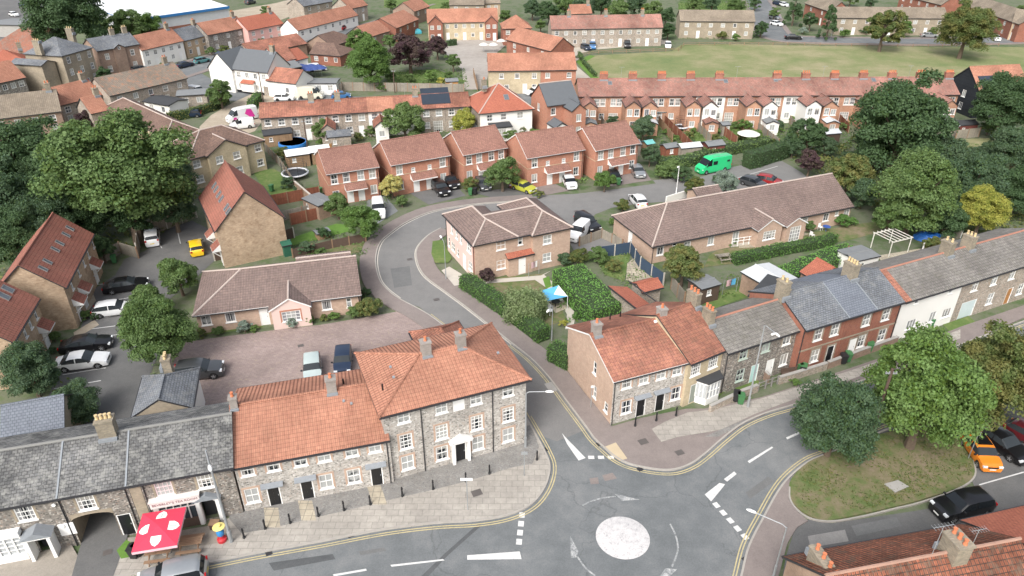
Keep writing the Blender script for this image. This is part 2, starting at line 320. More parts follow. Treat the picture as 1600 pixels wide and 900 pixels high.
LF={'mid':leafmat('mid_green_leaves',(0.090,0.135,0.025),(0.134,0.225,0.081),(0.182,0.267,0.109)),
'bright':leafmat('bright_green_leaves',(0.091,0.149,0.018),(0.143,0.252,0.075),(0.185,0.291,0.100)),
'dark':leafmat('dark_green_leaves',(0.057,0.102,0.027),(0.073,0.134,0.064),(0.092,0.155,0.073)),
'vdark':leafmat('deep_green_leaves',(0.065,0.108,0.024),(0.092,0.162,0.100),(0.122,0.183,0.109)),
'olive':leafmat('olive_leaves',(0.083,0.129,0.031),(0.152,0.197,0.073),(0.232,0.203,0.065)),
'yellow':leafmat('yellow_green_leaves',(0.195,0.253,0.054),(0.435,0.420,0.087),(0.522,0.478,0.116)),
'gold':leafmat('golden_leaves',(0.551,0.406,0.116),(0.504,0.582,0.271),(0.435,0.392,0.116)),
'purple':leafmat('purple_leaves',(0.051,0.032,0.041),(0.116,0.065,0.072),(0.102,0.087,0.058)),
'grey':leafmat('grey_green_leaves',(0.175,0.225,0.150),(0.317,0.394,0.362),(0.244,0.309,0.236)),
'hedge':leafmat('clipped_hedge_leaves',(0.085,0.165,0.023),(0.122,0.246,0.073),(0.159,0.281,0.090)),
'vine':leafmat('vivid_green_leaves',(0.126,0.284,0.034),(0.171,0.366,0.090),(0.219,0.394,0.128)),
'willow':leafmat('pale_willow_leaves',(0.158,0.216,0.076),(0.281,0.366,0.181),(0.341,0.394,0.217))}
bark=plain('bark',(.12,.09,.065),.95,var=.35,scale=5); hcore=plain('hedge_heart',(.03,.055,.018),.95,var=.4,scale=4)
wood_r=brick('red_brown_fence_boards',(.26,.10,.06),(.20,.08,.05),(.10,.04,.03),bw=.15,bh=3,ms=.01,off=0,stain=.2); wood_g=brick('grey_weathered_boards',(.30,.27,.22),(.24,.215,.18),(.13,.12,.1),bw=.15,bh=3,ms=.01,off=0,stain=.2)
wood_o=brick('orange_stained_boards',(.48,.26,.10),(.40,.21,.08),(.25,.13,.06),bw=.15,bh=3,ms=.01,off=0,stain=.15); wood_d=plain('dark_brown_timber',(.09,.06,.045),.8,var=.25,scale=4)
wood_b=plain('brown_timber',(.25,.16,.10),.8,var=.25,scale=4); wood_t=brick('tan_fence_boards',(.33,.22,.13),(.27,.18,.11),(.15,.1,.07),bw=.15,bh=3,ms=.01,off=0,stain=.2)
felt=plain('grey_roofing_felt',(.17,.18,.185),.9,var=.15,scale=1.5); felt_b=plain('black_roofing_felt',(.04,.043,.047),.85,var=.2); sheet=plain('pale_corrugated_sheet',(.5,.52,.53),.6,var=.12,scale=3)
gardenwall=brick('garden_wall_brick',(.37,.24,.17),(.3,.19,.13),(.3,.25,.2),stain=.25); flintw=fl_m
# ---------------- windows and doors (shared meshes, one object each) ----------------
# style: w, h, bottom above its storey level, panes across, panes up, frame material, kind, surround
ST={'s':(1.0,1.45,.85,3,4,white,'w'),'s2':(1.0,1.4,.85,2,2,white,'w'),'c':(1.15,1.15,1.0,2,2,white,'w'),'c3':(1.9,1.2,.95,4,3,white,'w'),'c1':(.6,1.0,1.1,1,2,white,'w'),
'n':(.95,1.3,.95,2,1,white,'w'),'n2':(1.0,1.1,1.0,2,1,white,'w'),'sm':(.6,.7,1.5,1,2,white,'w'),'t':(.55,1.3,.95,1,2,white,'w'),'w2':(1.3,1.1,1.0,3,1,white,'w'),'sb':(1.15,1.6,.75,4,4,white,'w'),
'd':(.95,2.1,0.05,1,1,black,'d'),'dw':(.95,2.1,0.05,1,1,white,'d'),'dt':(.95,2.1,.05,1,1,plain('turquoise_paint',(.42,.62,.6),.5),'d'),'dg':(.95,2.1,.05,1,1,plain('grey_green_door',(.25,.28,.24),.5),'d'),'db':(.95,2.1,.05,1,1,plain('blue_door_paint',(.03,.05,.16),.4),'d'),
'do':(.95,2.1,.05,1,1,plain('varnished_wood_door',(.35,.17,.06),.5),'d'),'fd':(1.7,2.1,.05,4,4,white,'w'),'g':(2.4,2.1,.05,1,1,plain('pale_blue_garage_door',(.5,.58,.58),.5),'d'),'open':(.95,2.1,0,1,1,None,'o'),'blank':(.95,1.2,.95,1,1,white,'b'),'arch':(1.0,2.1,.02,1,1,black,'d'),
'dc':(1.0,2.1,.05,2,1,white,'w'),'s3':(.95,1.05,1.1,2,2,white,'w'),'sd':(.95,1.35,.85,2,2,plain('sage_paint',(.42,.5,.44),.5),'w')}
_wm={}
def window_meshes(st):
    if st in _wm: return _wm[st]
    w,h,_,nx,nz,fm,k=ST[st]; b=.075; f=MB()
    f.box(-w/2,.02,0,-w/2+b,.09,h); f.box(w/2-b,.02,0,w/2,.09,h); f.box(-w/2+b,.02,0,w/2-b,.09,b); f.box(-w/2+b,.02,h-b,w/2-b,.09,h)
    for i in range(1,nx):
        x=-w/2+w*i/nx; f.box(x-.022,.03,b,x+.022,.08,h-b)
    zs=[h*i/nz for i in range(1,nz)]
    for z in zs:
        t=.035 if (nz%2==0 and abs(z-h/2)<.01) else .02
        xs=[-w/2+b]+[-w/2+w*i/nx for i in range(1,nx)]+[w/2-b]
        for i in range(nx):
            f.box(xs[i]+(.022 if i else 0),.033,z-t,xs[i+1]-(.022 if i<nx-1 else 0),.077,z+t)
    fr=f.mesh('window'); fr.materials.append(fm)
    p=MB(); p.face([(-w/2+b,.06,b),(w/2-b,.06,b),(w/2-b,.06,h-b),(-w/2+b,.06,h-b)]); pm=p.mesh('pane'); pm.materials.append(glass)
    s=MB(); s.box(-w/2-.08,-.09,-.10,w/2+.08,.06,-.002); sm=s.mesh('sill'); sm.materials.append(white if fm==white else fm)
    _wm[st]=(fr,pm,sm); return _wm[st]
def door_meshes(st):
    if st in _wm: return _wm[st]
    w,h,_,nx,nz,fm,k=ST[st]; f=MB()
    f.box(-w/2,.01,0,-w/2+.08,.1,h); f.box(w/2-.08,.01,0,w/2,.1,h); f.box(-w/2+.08,.01,h-.08,w/2-.08,.1,h)
    fr=f.mesh('door_frame'); fr.materials.append(white)
    d=MB(); d.box(-w/2+.08,.05,0,w/2-.08,.09,h-.08)
    for x0,x1 in ((-w/2+.16,-.04),(.04,w/2-.16)):
        for z0,z1 in ((.2,.95),(1.1,h-.25)): d.box(x0,.035,z0,x1,.049,z1)
    dm=d.mesh('door'); dm.materials.append(fm)
    q=MB(); q.box(w/2-.2,.0,1.0,w/2-.14,.034,1.12); hm=q.mesh('handle'); hm.materials.append(steel)
    _wm[st]=(fr,dm,hm); return _wm[st]
_sur={}
def surround_mesh(st,mat):
    key=(st,mat.name)
    if key in _sur: return _sur[key]
    w,h=ST[st][:2]; s=MB(); g=.16; y0,y1=-.012,.0
    s.box(-w/2-g,y0,-.1,-w/2-.001,y1,h+.2); s.box(w/2+.001,y0,-.1,w/2+g,y1,h+.2); s.box(-w/2,y0,h+.001,w/2,y1,h+.2)
    me=s.mesh('surround'); me.materials.append(mat); _sur[key]=me; return me
class Block:
    """One walled, roofed volume. Local frame: x along the front eave, y into the building, z up. Parts become children of root."""
    def __init__(s,root,A,B,he,D,pitch=38,ends='gg',walls=None,roof=None,ridge=None,ov=.3,ridge_mat=None,roofs=True,wallname='wall',z0=-.3,lift=0,gut=True,lean=False,verge=None,box=None):
        s.A=Vector((A[0],A[1],0)); d=Vector((B[0]-A[0],B[1]-A[1],0)); s.w=d.length; s.ang=math.atan2(d.y,d.x); s.he=he; s.D=D; s.p=R(pitch); s.ov=ov; s.ends=ends; s.lean=lean
        s.M=Matrix.Translation(s.A)@Matrix.Rotation(s.ang,4,'Z'); s.Mi=s.M.inverted(); s.root=root
        s.X=root.matrix_basis.inverted()@s.M if root is not None else s.M
        s.walls=walls; s.roofm=roof; s.hr=he+(D if lean else D/2)*math.tan(s.p); s.z0=z0
        s.ops={'f':[],'l':[],'r':[],'b':[]}; s.ridge_mat=ridge_mat or roof; s.gut=gut; s.wallname=wallname; s.verge=verge
        tx=.06
        s.ix0=(ov if ends[0]=='h' else (0.02 if ends[0]=='w' else tx)); s.ix1=s.w-(ov if ends[1]=='h' else (.02 if ends[1]=='w' else tx))
        s.fy=ov; s.by=D-ov*.7
    def pix(s,face,px,py):       # a photo pixel -> (u, z) on that wall
        d=(s.Mi.to_3x3()@ray(px,py)); o=s.Mi@Vector((0,0,CH))
        if face in 'fb': yy=s.fy if face=='f' else s.by; t=(yy-o.y)/d.y; p=o+d*t; return p.x,p.z
        xx=s.ix0 if face=='l' else s.ix1; t=(xx-o.x)/d.x; p=o+d*t; return p.y,p.z
    def op(s,face,st,u,z,mat=None,sur=None,canopy=False,lab=None,snap=None):
        w,h,sb=ST[st][:3]; s.ops[face].append([u,z,w,h,st,mat,sur,canopy,lab])
    def at(s,st,px,py,face='f',levels=(0,2.55,5.0),**k):
        u,z=s.pix(face,px,py); w,h,sb=ST[st][:3]; zc=[l+sb+h/2 for l in levels]
        i=min(range(len(levels)),key=lambda i:abs(zc[i]-z)) if ST[st][6]!='d' else 0
        if levels[0]==0 and len(levels)>1 and i>=1 and levels[i]+sb+h>s.he-.12 and s.ends[0 if face=='l' else 1]!='g' : pass
        lim0=(s.fy if face in 'lr' else s.ix0)+w/2+.15; lim1=(s.by if face in 'lr' else s.ix1)-w/2-.15
        u=min(max(u,lim0),lim1)
        zb=levels[i]+sb
        if face in 'fb' and zb+h>s.he-.1: zb=s.he-.1-h
        s.op(face,st,u,zb,**k)
    def top(s,face,u):           # wall height at u
        tp=math.tan(s.p)
        if s.lean: return s.he+ (s.fy if face=='f' else s.by if face=='b' else u)*tp-.1
        if face in 'fb': return s.he+ .02 if s.ov<.05 else s.he+s.ov*tp*.5
        e=s.ends[0 if face=='l' else 1]
        if e=='h' : return s.he+s.ov*tp*.5
        return s.he+min(u,s.D-u)*tp-.1
    def finish(s):
        mb=MB(); mats=[]
        def mi(m):
            if m not in mats: mats.append(m)
            return mats.index(m)
        W=s.walls; wf,ws,wb=(W if isinstance(W,(tuple,list)) else (W,W,W)); arr=[]
        for face in 'flrb':
            if face in 'fb': a,b=s.ix0,s.ix1; m=mi(wf if face=='f' else wb)
            else: a,b=s.fy,s.by; m=mi(ws)
            ops=sorted([(o[0]-o[2]/2,o[0]+o[2]/2,o[1],o[1]+o[3]) for o in s.ops[face]])
            ok=[]
            for o in ops:
                if all(o[0]>=q[1]-1e-4 or o[1]<=q[0]+1e-4 or o[2]>=q[3]-1e-4 or o[3]<=q[2]+1e-4 for q in ok): ok.append(o)
            s.ops[face]=[o for o in s.ops[face] if (o[0]-o[2]/2,o[0]+o[2]/2,o[1],o[1]+o[3]) in ok]; ops=ok
            if face=='f': P=lambda u,z,d=0: (u,s.fy+d,z)
            elif face=='b': P=lambda u,z,d=0: (u,s.by-d,z)
            elif face=='l': P=lambda u,z,d=0: (s.ix0+d,u,z)
            else: P=lambda u,z,d=0: (s.ix1-d,u,z)
            flip=face in 'bl'
            def Q(pts,m=m):
                mb.face([P(*p) for p in (pts[::-1] if flip else pts)],m)
            zt=max([min(s.top(face,a),s.top(face,b))]+[o[3]+.02 for o in ops if face in 'lr'])
            us=sorted(set([a,b]+[x for o in ops for x in o[:2] if a<x<b])); zs=sorted(set([s.z0,zt]+[x for o in ops for x in o[2:] if s.z0<x<zt]))
            if face in 'lr' and zt>min(s.top(face,a),s.top(face,b))+.03: # window in the gable: split the wall so it follows the slope
                zt=min(s.top(face,a),s.top(face,b))
                zs=sorted(set([s.z0,zt]+[x for o in ops for x in o[2:] if s.z0<x<zt]))
            for i in range(len(us)-1):
                for j in range(len(zs)-1):
                    uc,zc=(us[i]+us[i+1])/2,(zs[j]+zs[j+1])/2
                    if any(o[0]<uc<o[1] and o[2]<zc<o[3] for o in ops): continue
                    Q([(us[i],zs[j]),(us[i+1],zs[j]),(us[i+1],zs[j+1]),(us[i],zs[j+1])])
            if face in 'lr' and (s.ends[0 if face=='l' else 1] in 'gw' or s.lean):
                # gable above zt in thin vertical strips, with holes
                mid=s.D/2; cuts=sorted(set([a,b]+([mid] if not s.lean else [])+[x for o in ops if o[3]>zt for x in o[:2]]))
                for i in range(len(cuts)-1):
                    u0,u1=cuts[i],cuts[i+1]; uc=(u0+u1)/2; hole=[o for o in ops if o[0]<uc<o[1] and o[3]>zt]
                    if hole:
                        h=hole[0]
                        if h[2]>zt: Q([(u0,zt),(u1,zt),(u1,h[2]),(u0,h[2])])
                        Q([(u0,h[3]),(u1,h[3]),(u1,s.top(face,u1)),(u0,s.top(face,u0))])
                    else: Q([(u0,zt),(u1,zt),(u1,s.top(face,u1)),(u0,s.top(face,u0))])
            for o in ops:
                for (p,q) in (((o[0],o[2]),(o[0],o[3])),((o[1],o[3]),(o[1],o[2])),((o[0],o[3]),(o[1],o[3])),((o[1],o[2]),(o[0],o[2]))):
                    Q([(p[0],p[1],0),(q[0],q[1],0),(q[0],q[1],.11),(p[0],p[1],.11)][::-1])
        s.wall_obj=mb.build(s.wallname,mats,s.root,xf=s.X)
        # windows and doors
        rot={'f':0,'l':-math.pi/2,'r':math.pi/2,'b':math.pi}
        for face in 'flrb':
            for u,z,w,h,st,mat,sur,canopy,lab in s.ops[face]:
                pos={'f':(u,s.fy,z),'b':(u,s.by,z),'l':(s.ix0,u,z),'r':(s.ix1,u,z)}[face]
                Ml=s.X@Matrix.Translation(pos)@Matrix.Rotation(rot[face],4,'Z'); k=ST[st][6]
                if k=='w':
                    fr,pm,sm=window_meshes(st); o=link('window',fr,s.root); o.matrix_local=Ml
                    if mat: 
                        o.material_slots[0].link='OBJECT'; o.material_slots[0].material=mat
                    link('pane',pm,o)
                    if FAR<2 and st not in('fd','dc'): link('sill',sm,o)
                    if sur and FAR<2: link('surround',surround_mesh(st,sur),o)
                    if lab: o['label']=lab
                elif k=='d':
                    fr,dm,hm=door_meshes(st); o=link('door',dm,s.root); o.matrix_local=Ml
                    if mat:
                        o.material_slots[0].link='OBJECT'; o.material_slots[0].material=mat
                    link('door_frame',fr,o)
                    if FAR<1: link('handle',hm,o)
                    if sur and FAR<2: link('surround',surround_mesh(st,sur),o)
                    if canopy:
                        c=MB(); c.box(-.8,-.42,h+.1,.8,0,h+.16); c.face([(-.8,-.42,h+.16),(.8,-.42,h+.16),(.8,0,h+.32),(-.8,0,h+.32)]); c.face([(-.8,-.42,h+.16),(-.8,0,h+.32),(-.8,0,h+.16)]); c.face([(.8,-.42,h+.16),(.8,0,h+.16),(.8,0,h+.32)])
                        c.build('canopy',lead,o)
                elif k=='b':
                    c=MB(); c.box(-w/2,.02,0,w/2,.1,h); o=c.build('blind_window',white,s.root); o.matrix_local=Ml
        if s.roofm is not None: s.build_roof()
        return s
    def build_roof(s):
        w,D,he,hr=s.w,s.D,s.he,s.hr; T=.16; tp=math.tan(s.p); L,Rr=s.ends
        mb=MB(); vg=.12
        x0=-vg if L=='g' else 0; x1=w+vg if Rr=='g' else w
        if s.lean:
            F=[[(x0,0,he),(x1,0,he),(x1,D,hr),(x0,D,hr)]]; rim=[F[0]]; edges=[]
        else:
            rl=D/2 if L=='h' else x0; rr=w-D/2 if Rr=='h' else x1
            if rl>rr: rl=rr=(rl+rr)/2
            if s.ends=='hh' and w<D: hr=he+(w/2)*tp
            P=[(x0,0,he),(x1,0,he),(x1,D,he),(x0,D,he)]; A=(rl,D/2,hr); Bp=(rr,D/2,hr)
            if s.ends=='hh' and w<D: A=(w/2,w/2,hr); Bp=(w/2,D-w/2,hr); F=[[P[0],P[1],A],[P[1],P[2],Bp,A],[P[2],P[3],Bp],[P[3],P[0],A,Bp]]; edges=[(A,Bp),(A,P[0]),(A,P[1]),(Bp,P[2]),(Bp,P[3])]
            else:
                F=[[P[0],P[1],Bp,A] if rl<rr else [P[0],P[1],A],[P[2],P[3],A,Bp] if rl<rr else [P[2],P[3],A]]; edges=[(A,Bp)] if rl<rr else []
                if L=='h': F.append([P[3],P[0],A]); edges+=[(A,P[0]),(A,P[3])]
                if Rr=='h': F.append([P[1],P[2],Bp]); edges+=[(Bp,P[1]),(Bp,P[2])]
        dn=lambda p:(p[0],p[1],p[2]-T)
        cnt={}
        for f in F:
            for i in range(len(f)):
                a,b=f[i],f[(i+1)%len(f)]; k=tuple(sorted((a,b))); cnt[k]=cnt.get(k,0)+1
        for f in F:
            mb.face(f,0); mb.face([dn(p) for p in f[::-1]],1)
            for i in range(len(f)):
                a,b=f[i],f[(i+1)%len(f)]
                if cnt[tuple(sorted((a,b)))]==1: mb.face([a,dn(a),dn(b),b],1)
        s.roof_obj=mb.build('roof',[s.roofm,s.verge or dark],s.root,xf=s.X); s.edges=edges
        if edges and FAR<2:
            r=MB()
            for a,b in edges:
                a=Vector(a);b=Vector(b); d=(b-a).normalized(); r.tube([a+Vector((0,0,.0)),b+Vector((0,0,.0))],.11,6)
            r.build('ridge_tiles',s.ridge_mat,s.roof_obj,xf=s.X)
        if s.gut and FAR<2:
            for yy in (-.1,D+.002):
                g=MB(); g.box(x0,yy,he-.14,x1,yy+.098,he-.05); g.build('gutter',dark,s.root,xf=s.X)
    def pipe(s,px=None,py=None,u=None):
        if u is None: u,_=s.pix('f',px,py)
        g=MB(); g.tube([(u,s.fy-.05,0),(u,s.fy-.05,s.he-.25),(u,-.05,s.he-.1)],.045,6); g.build('downpipe',dark,s.root,xf=s.X)
    def chimney(s,px=None,py=None,u=None,yy=None,cw=.9,cd=.6,up=1.15,pots=1,mat=None,potm=None,below=1.2,cap=None,poth=.4):
        yy=s.D/2 if yy is None else yy
        if u is None:
            d=(s.Mi.to_3x3()@ray(px,py)); o=s.Mi@Vector((0,0,CH)); t=(yy-o.y)/d.y; u=(o+d*t).x; u=min(max(u,-.1),s.w+.1)
        zr=s.hr-abs(yy-s.D/2)*math.tan(s.p); z1=zr+up
        c=MB(); c.box(u-cw/2,yy-cd/2,zr-below,u+cw/2,yy+cd/2,z1); c.box(u-cw/2-.06,yy-cd/2-.06,z1+.002,u+cw/2+.06,yy+cd/2+.06,z1+.14)
        c.box(u-cw/2-.05,yy-cd/2-.25,zr-.62-.0,u+cw/2+.05,yy-cd/2-.003,zr-.1,1)
        o=c.build('chimney',[mat or oldchim,lead],getattr(s,'roof_obj',s.root),xf=s.X)
        # its pots
        for i in range(pots):
            if cd>cw: p=(u,yy+(i-(pots-1)/2)*cd/max(pots,1),z1+.14)
            else: p=(u+(i-(pots-1)/2)*cw/max(pots,1),yy,z1+.14)
            q=MB(); q.lathe([(.12,0),(.14,.05),(.11,.1),(.10,poth-.06),(.13,poth-.04),(.13,poth)],8,c=p)
            q.build('chimney_pot',potm or pot_t,o if False else getattr(s,'roof_obj',s.root),xf=s.X,smooth=30)
        return o
    def onroof(s,px,py):         # pixel -> point on the front slope
        d=(s.Mi.to_3x3()@ray(px,py)); o=s.Mi@Vector((0,0,CH)); tp=math.tan(s.p)
        t=(s.he-o.z+tp*o.y)/(d.z-tp*d.y); return o+d*t
    def skylight(s,px,py,w=.6,h=.9,name='skylight',p=None,mat=None):
        if p is None:
            p=s.onroof(px,py); side=1
            if p.y>s.D/2:
                side=-1; d=(s.Mi.to_3x3()@ray(px,py)); o=s.Mi@Vector((0,0,CH)); tp=math.tan(s.p); t=(s.he+tp*s.D-o.z-tp*o.y)/(d.z+tp*d.y); p=o+d*t
        else: side=1
        rx=s.p if side==1 else math.pi-s.p
        Ml=s.X@Matrix.Translation(p)@(Matrix.Rotation(s.p,4,'X') if side==1 else Matrix.Rotation(math.pi,4,'Z')@Matrix.Rotation(s.p,4,'X'))
        c=MB(); c.box(-w/2,-h/2,0,-w/2+.07,h/2,.09); c.box(w/2-.07,-h/2,0,w/2,h/2,.09); c.box(-w/2+.07,-h/2,0,w/2-.07,-h/2+.09,.09); c.box(-w/2+.07,h/2-.09,0,w/2-.07,h/2,.09)
        o=c.build(name,mat or plain('skylight_frame',(.2,.2,.2),.5),s.roof_obj); o.matrix_local=Ml
        g=MB(); g.face([(-w/2+.07,-h/2+.09,.05),(w/2-.07,-h/2+.09,.05),(w/2-.07,h/2-.09,.05),(-w/2+.07,h/2-.09,.05)]); q=g.build('pane',plain('roof_window_glass',(.12,.135,.15),.12) if mat is None else mat,s.roof_obj); q.matrix_local=Ml
    def panel(s,px,py,w,h,name,mat,t=.05):
        p=s.onroof(px,py); Ml=s.X@Matrix.Translation(p)@Matrix.Rotation(s.p,4,'X'); c=MB(); c.box(-w/2,-h/2,.01,w/2,h/2,t); o=c.build(name,mat,s.roof_obj); o.matrix_local=Ml
    def vent(s,px,py,h=.5,mat=None):
        p=s.onroof(px,py)
        if p.y>s.D/2: 
            d=(s.Mi.to_3x3()@ray(px,py)); o=s.Mi@Vector((0,0,CH)); tp=math.tan(s.p); t=(s.he+tp*s.D-o.z-tp*o.y)/(d.z+tp*d.y); p=o+d*t
        c=MB(); c.tube([p-Vector((0,0,.1)),p+Vector((0,0,h))],.07,6); c.build('vent_pipe',mat or black,s.roof_obj,xf=s.X)
FAR=0
def depth_from_ridge(A,B,he,ridge,pitch):
    a=Vector((A[0],A[1],he)); d=Vector((B[0]-A[0],B[1]-A[1],0)).normalized(); n=Vector((-d.y,d.x,0)); tp=math.tan(R(pitch))
    r=ray(*ridge); o=Vector((0,0,CH)); # z = he + n.(p-a)*tp
    t=(he-CH+tp*n.dot(o-a)*1.0)/(r.z-tp*n.dot(r)); p=o+r*t; return 2*n.dot(p-a)
def house(name,label,cat,a,b,he,D=None,ridge=None,pitch=38,ends='gg',group=None,**k):
    A=a if isinstance(a,Vector) else GV(a,he); B=b if isinstance(b,Vector) else GV(b,he)
    if D is None: D=depth_from_ridge(A,B,he,ridge,pitch)
    if DEBUG: print('HOUSE %-22s w=%.1f D=%.1f dist=%.0f ang=%.0f ridge=%.1f'%(name,(B-A).length,D,A.length,math.degrees(math.atan2(B.y-A.y,B.x-A.x)),he+D/2*math.tan(R(pitch))))
    ang=math.atan2(B.y-A.y,B.x-A.x); root=thing(name,label,cat,(A.x,A.y,0),ang,group)
    blk=Block(root,A,B,he,D,pitch,ends,**k); return blk
def wing(blk,a,b,he,D=None,ridge=None,pitch=38,ends='gg',**k):
    A=a if isinstance(a,Vector) else GV(a,he); B=b if isinstance(b,Vector) else GV(b,he)
    if D is None: D=depth_from_ridge(A,B,he,ridge,pitch)
    return Block(blk.root,A,B,he,D,pitch,ends,**k)
def lwing(blk,u0,u1,y0,y1,he,axis='y',**k):
    """wing given in the main block's own frame; axis 'y': its ridge runs front to back"""
    if axis=='y':  # its own front eave runs along +y... left side wall becomes its front
        A=blk.M@Vector((u0,y1,0)); B=blk.M@Vector((u0,y0,0)); D=u1-u0
    else: A=blk.M@Vector((u0,y0,0)); B=blk.M@Vector((u1,y0,0)); D=y1-y0
    return Block(blk.root,A,B,he,D,**k)
DEBUG=False
# ---------------- foliage ----------------
def quads_mesh(name,C,N,S,mat,rng):
    """C centres, N normals, S sizes -> one mesh of leaf-sized faces"""
    n=len(C); h=rng.normal(size=(n,3)); N=N/np.linalg.norm(N,axis=1,keepdims=True)
    u=np.cross(N,h); u/=np.linalg.norm(u,axis=1,keepdims=True); v=np.cross(N,u)
    a=S[:,None]*.5; asp=rng.uniform(.55,1.0,size=(n,1))
    V=np.stack([C-u*a,C-v*a*asp,C+u*a,C+v*a*asp],1).reshape(-1,3)
    me=bpy.data.meshes.new(name); me.vertices.add(4*n); me.vertices.foreach_set('co',V.ravel())
    me.loops.add(4*n); me.loops.foreach_set('vertex_index',np.arange(4*n,dtype=np.int32))
    me.polygons.add(n); me.polygons.foreach_set('loop_start',np.arange(0,4*n,4,dtype=np.int32)); 
    me.update(calc_edges=True); me.validate(); me.materials.append(mat); return me
def crown_mesh(name,seed,nclump,nleaf,leaf,kind='round'):
    """unit crown: radius 1, centre at origin, vertical radius 1"""
    g=np.random.default_rng(seed); cs=[]; cs_skip=0
    while len(cs)<nclump:
        i_=len(cs)+cs_skip; zf=1-2*((i_*.7548777+.5)%1.0)*.84; a_=i_*.5698403*6.283185; rf=math.sqrt(max(0,1-zf*zf)); p=np.array([rf*math.cos(a_),rf*math.sin(a_),zf])+g.normal(size=3)*.12; p/=np.linalg.norm(p); r=g.uniform(.52,.84)*(1+.13*math.sin(2*math.atan2(p[1],p[0])+seed)+.09*math.sin(5*math.atan2(p[1],p[0])+seed*2+2*p[2])) if i_%5 else g.uniform(.2,.55); q=p*r
        if kind=='cone':
            z=g.uniform(-.9,.95); rr=(1-(z+.9)/1.95)*.8+.05; a=g.uniform(0,6.28); q=np.array([math.cos(a)*rr,math.sin(a)*rr,z])
        elif q[2]<-.62: cs_skip+=1; continue
        cs.append(q)
    cs=np.array(cs); rad=g.uniform(.14,.36,size=nclump)*(1.0 if kind!='cone' else .75)
    if nclump<20: rad*=1.45
    k=g.integers(0,nclump,size=nleaf); d=g.normal(size=(nleaf,3)); d/=np.linalg.norm(d,axis=1,keepdims=True)
    low=d[:,2]<-.35; d[low,2]*=-.6
    rr=rad[k][:,None]*(g.uniform(.55,1.05,size=(nleaf,1)))
    C=cs[k]+d*rr*np.array([1,1,.8])
    if kind=='weep':
        C=cs[k]+d*rr; C[:,2]-=g.uniform(0,.9,size=nleaf)*np.linalg.norm(C[:,:2],axis=1)
    N=d*.7+g.normal(size=(nleaf,3))*.55+np.array([0,0,.35])
    if kind=='weep': N=np.stack([C[:,0],C[:,1],np.zeros(nleaf)],1)+g.normal(size=(nleaf,3))*.4
    S=leaf*g.uniform(.6,1.35,size=nleaf)
    return quads_mesh(name,C,N,S,LF['mid'],g),cs
_cr={}
SPEC={'L':(90,62000,.046),'M':(44,20000,.075),'S':(24,6500,.12),'X':(12,1300,.22),'W':(44,18000,.07),'C':(44,7000,.10)}
def crown(kind,var):
    if (kind,var) not in _cr:
        nc,nl,lf=SPEC[kind]; _cr[(kind,var)]=crown_mesh('crown',hash((ord(kind),var))%9973,nc,nl,lf,{'W':'weep','C':'cone'}.get(kind,'round'))
    return _cr[(kind,var)]
_tk={}
def trunk_mesh(kind,var,cs,base):
    key=(kind,var,round(base,1))
    if key in _tk: return _tk[key]
    m=MB(); b=-base
    m.tube([(0,0,b-.05),(.01,.01,b*.6),(.0,.02,b*.25)],[.095,.065,.05],7)
    m.tube([(.0,.02,b*.25),(.03,.0,.1),(.0,.0,.5)],[.05,.035,.012],6)
    for i in range(0,min(len(cs),14)):
        c=cs[i]; s=b*(.35+.3*(i%3)/3); m.tube([(0,.01,s),(c[0]*.45,c[1]*.45,s*.45+c[2]*.4),(c[0]*.92,c[1]*.92,c[2])],[.032,.02,.008],5)
    me=m.mesh('trunk',smooth=40); me.materials.append(bark); _tk[key]=me; return me
tc=[0]
TREE_N=0
def tree(px,py,rp,mat,label,kind=None,cat='tree',name='tree',hv=1.0,stem=.55,group=None,zc=None,ry=1.0):
    """crown centre pixel, crown half width in pixels; hv = vertical/horizontal radius; stem = bare trunk below the crown in radii"""
    global TREE_N
    r=1.0; rp=rp*1.07
    for _ in range(12):
        z=(hv*.92+stem)*r if zc is None else zc
        p=G(px,py,z); dz=p.y*math.cos(PITCH)+(CH-z)*math.sin(PITCH); r=.5*r+.5*rp*dz/F
    if kind is None: kind='L' if rp>=38 else 'M' if rp>=17 else 'S' if rp>=9 else 'X'
    TREE_N+=1; var=TREE_N%3
    cm,cs=crown(kind,var); base=(hv*.92+stem)/hv
    root=thing(name,label,cat,(p.x,p.y,0),(TREE_N*1.7)%6.28,group)
    zc_=(hv*.92+stem)*r
    o=link('crown',cm,root,(0,0,zc_),mat=LF[mat]); o.scale=(r,r*ry,r*hv)
    t=link('trunk' if cat=='tree' else 'stem',trunk_mesh(kind,var,cs,base),root,(0,0,zc_)); t.scale=(r,r,r*hv)
    return root
def shrub(px,py,rp,mat,label,hv=.8,group=None,**k): return tree(px,py,rp,mat,label,cat='shrub',name='shrub',hv=hv,stem=.0,group=group,**k)
def dist_w(p): return Vector((p[0],p[1],0)).length
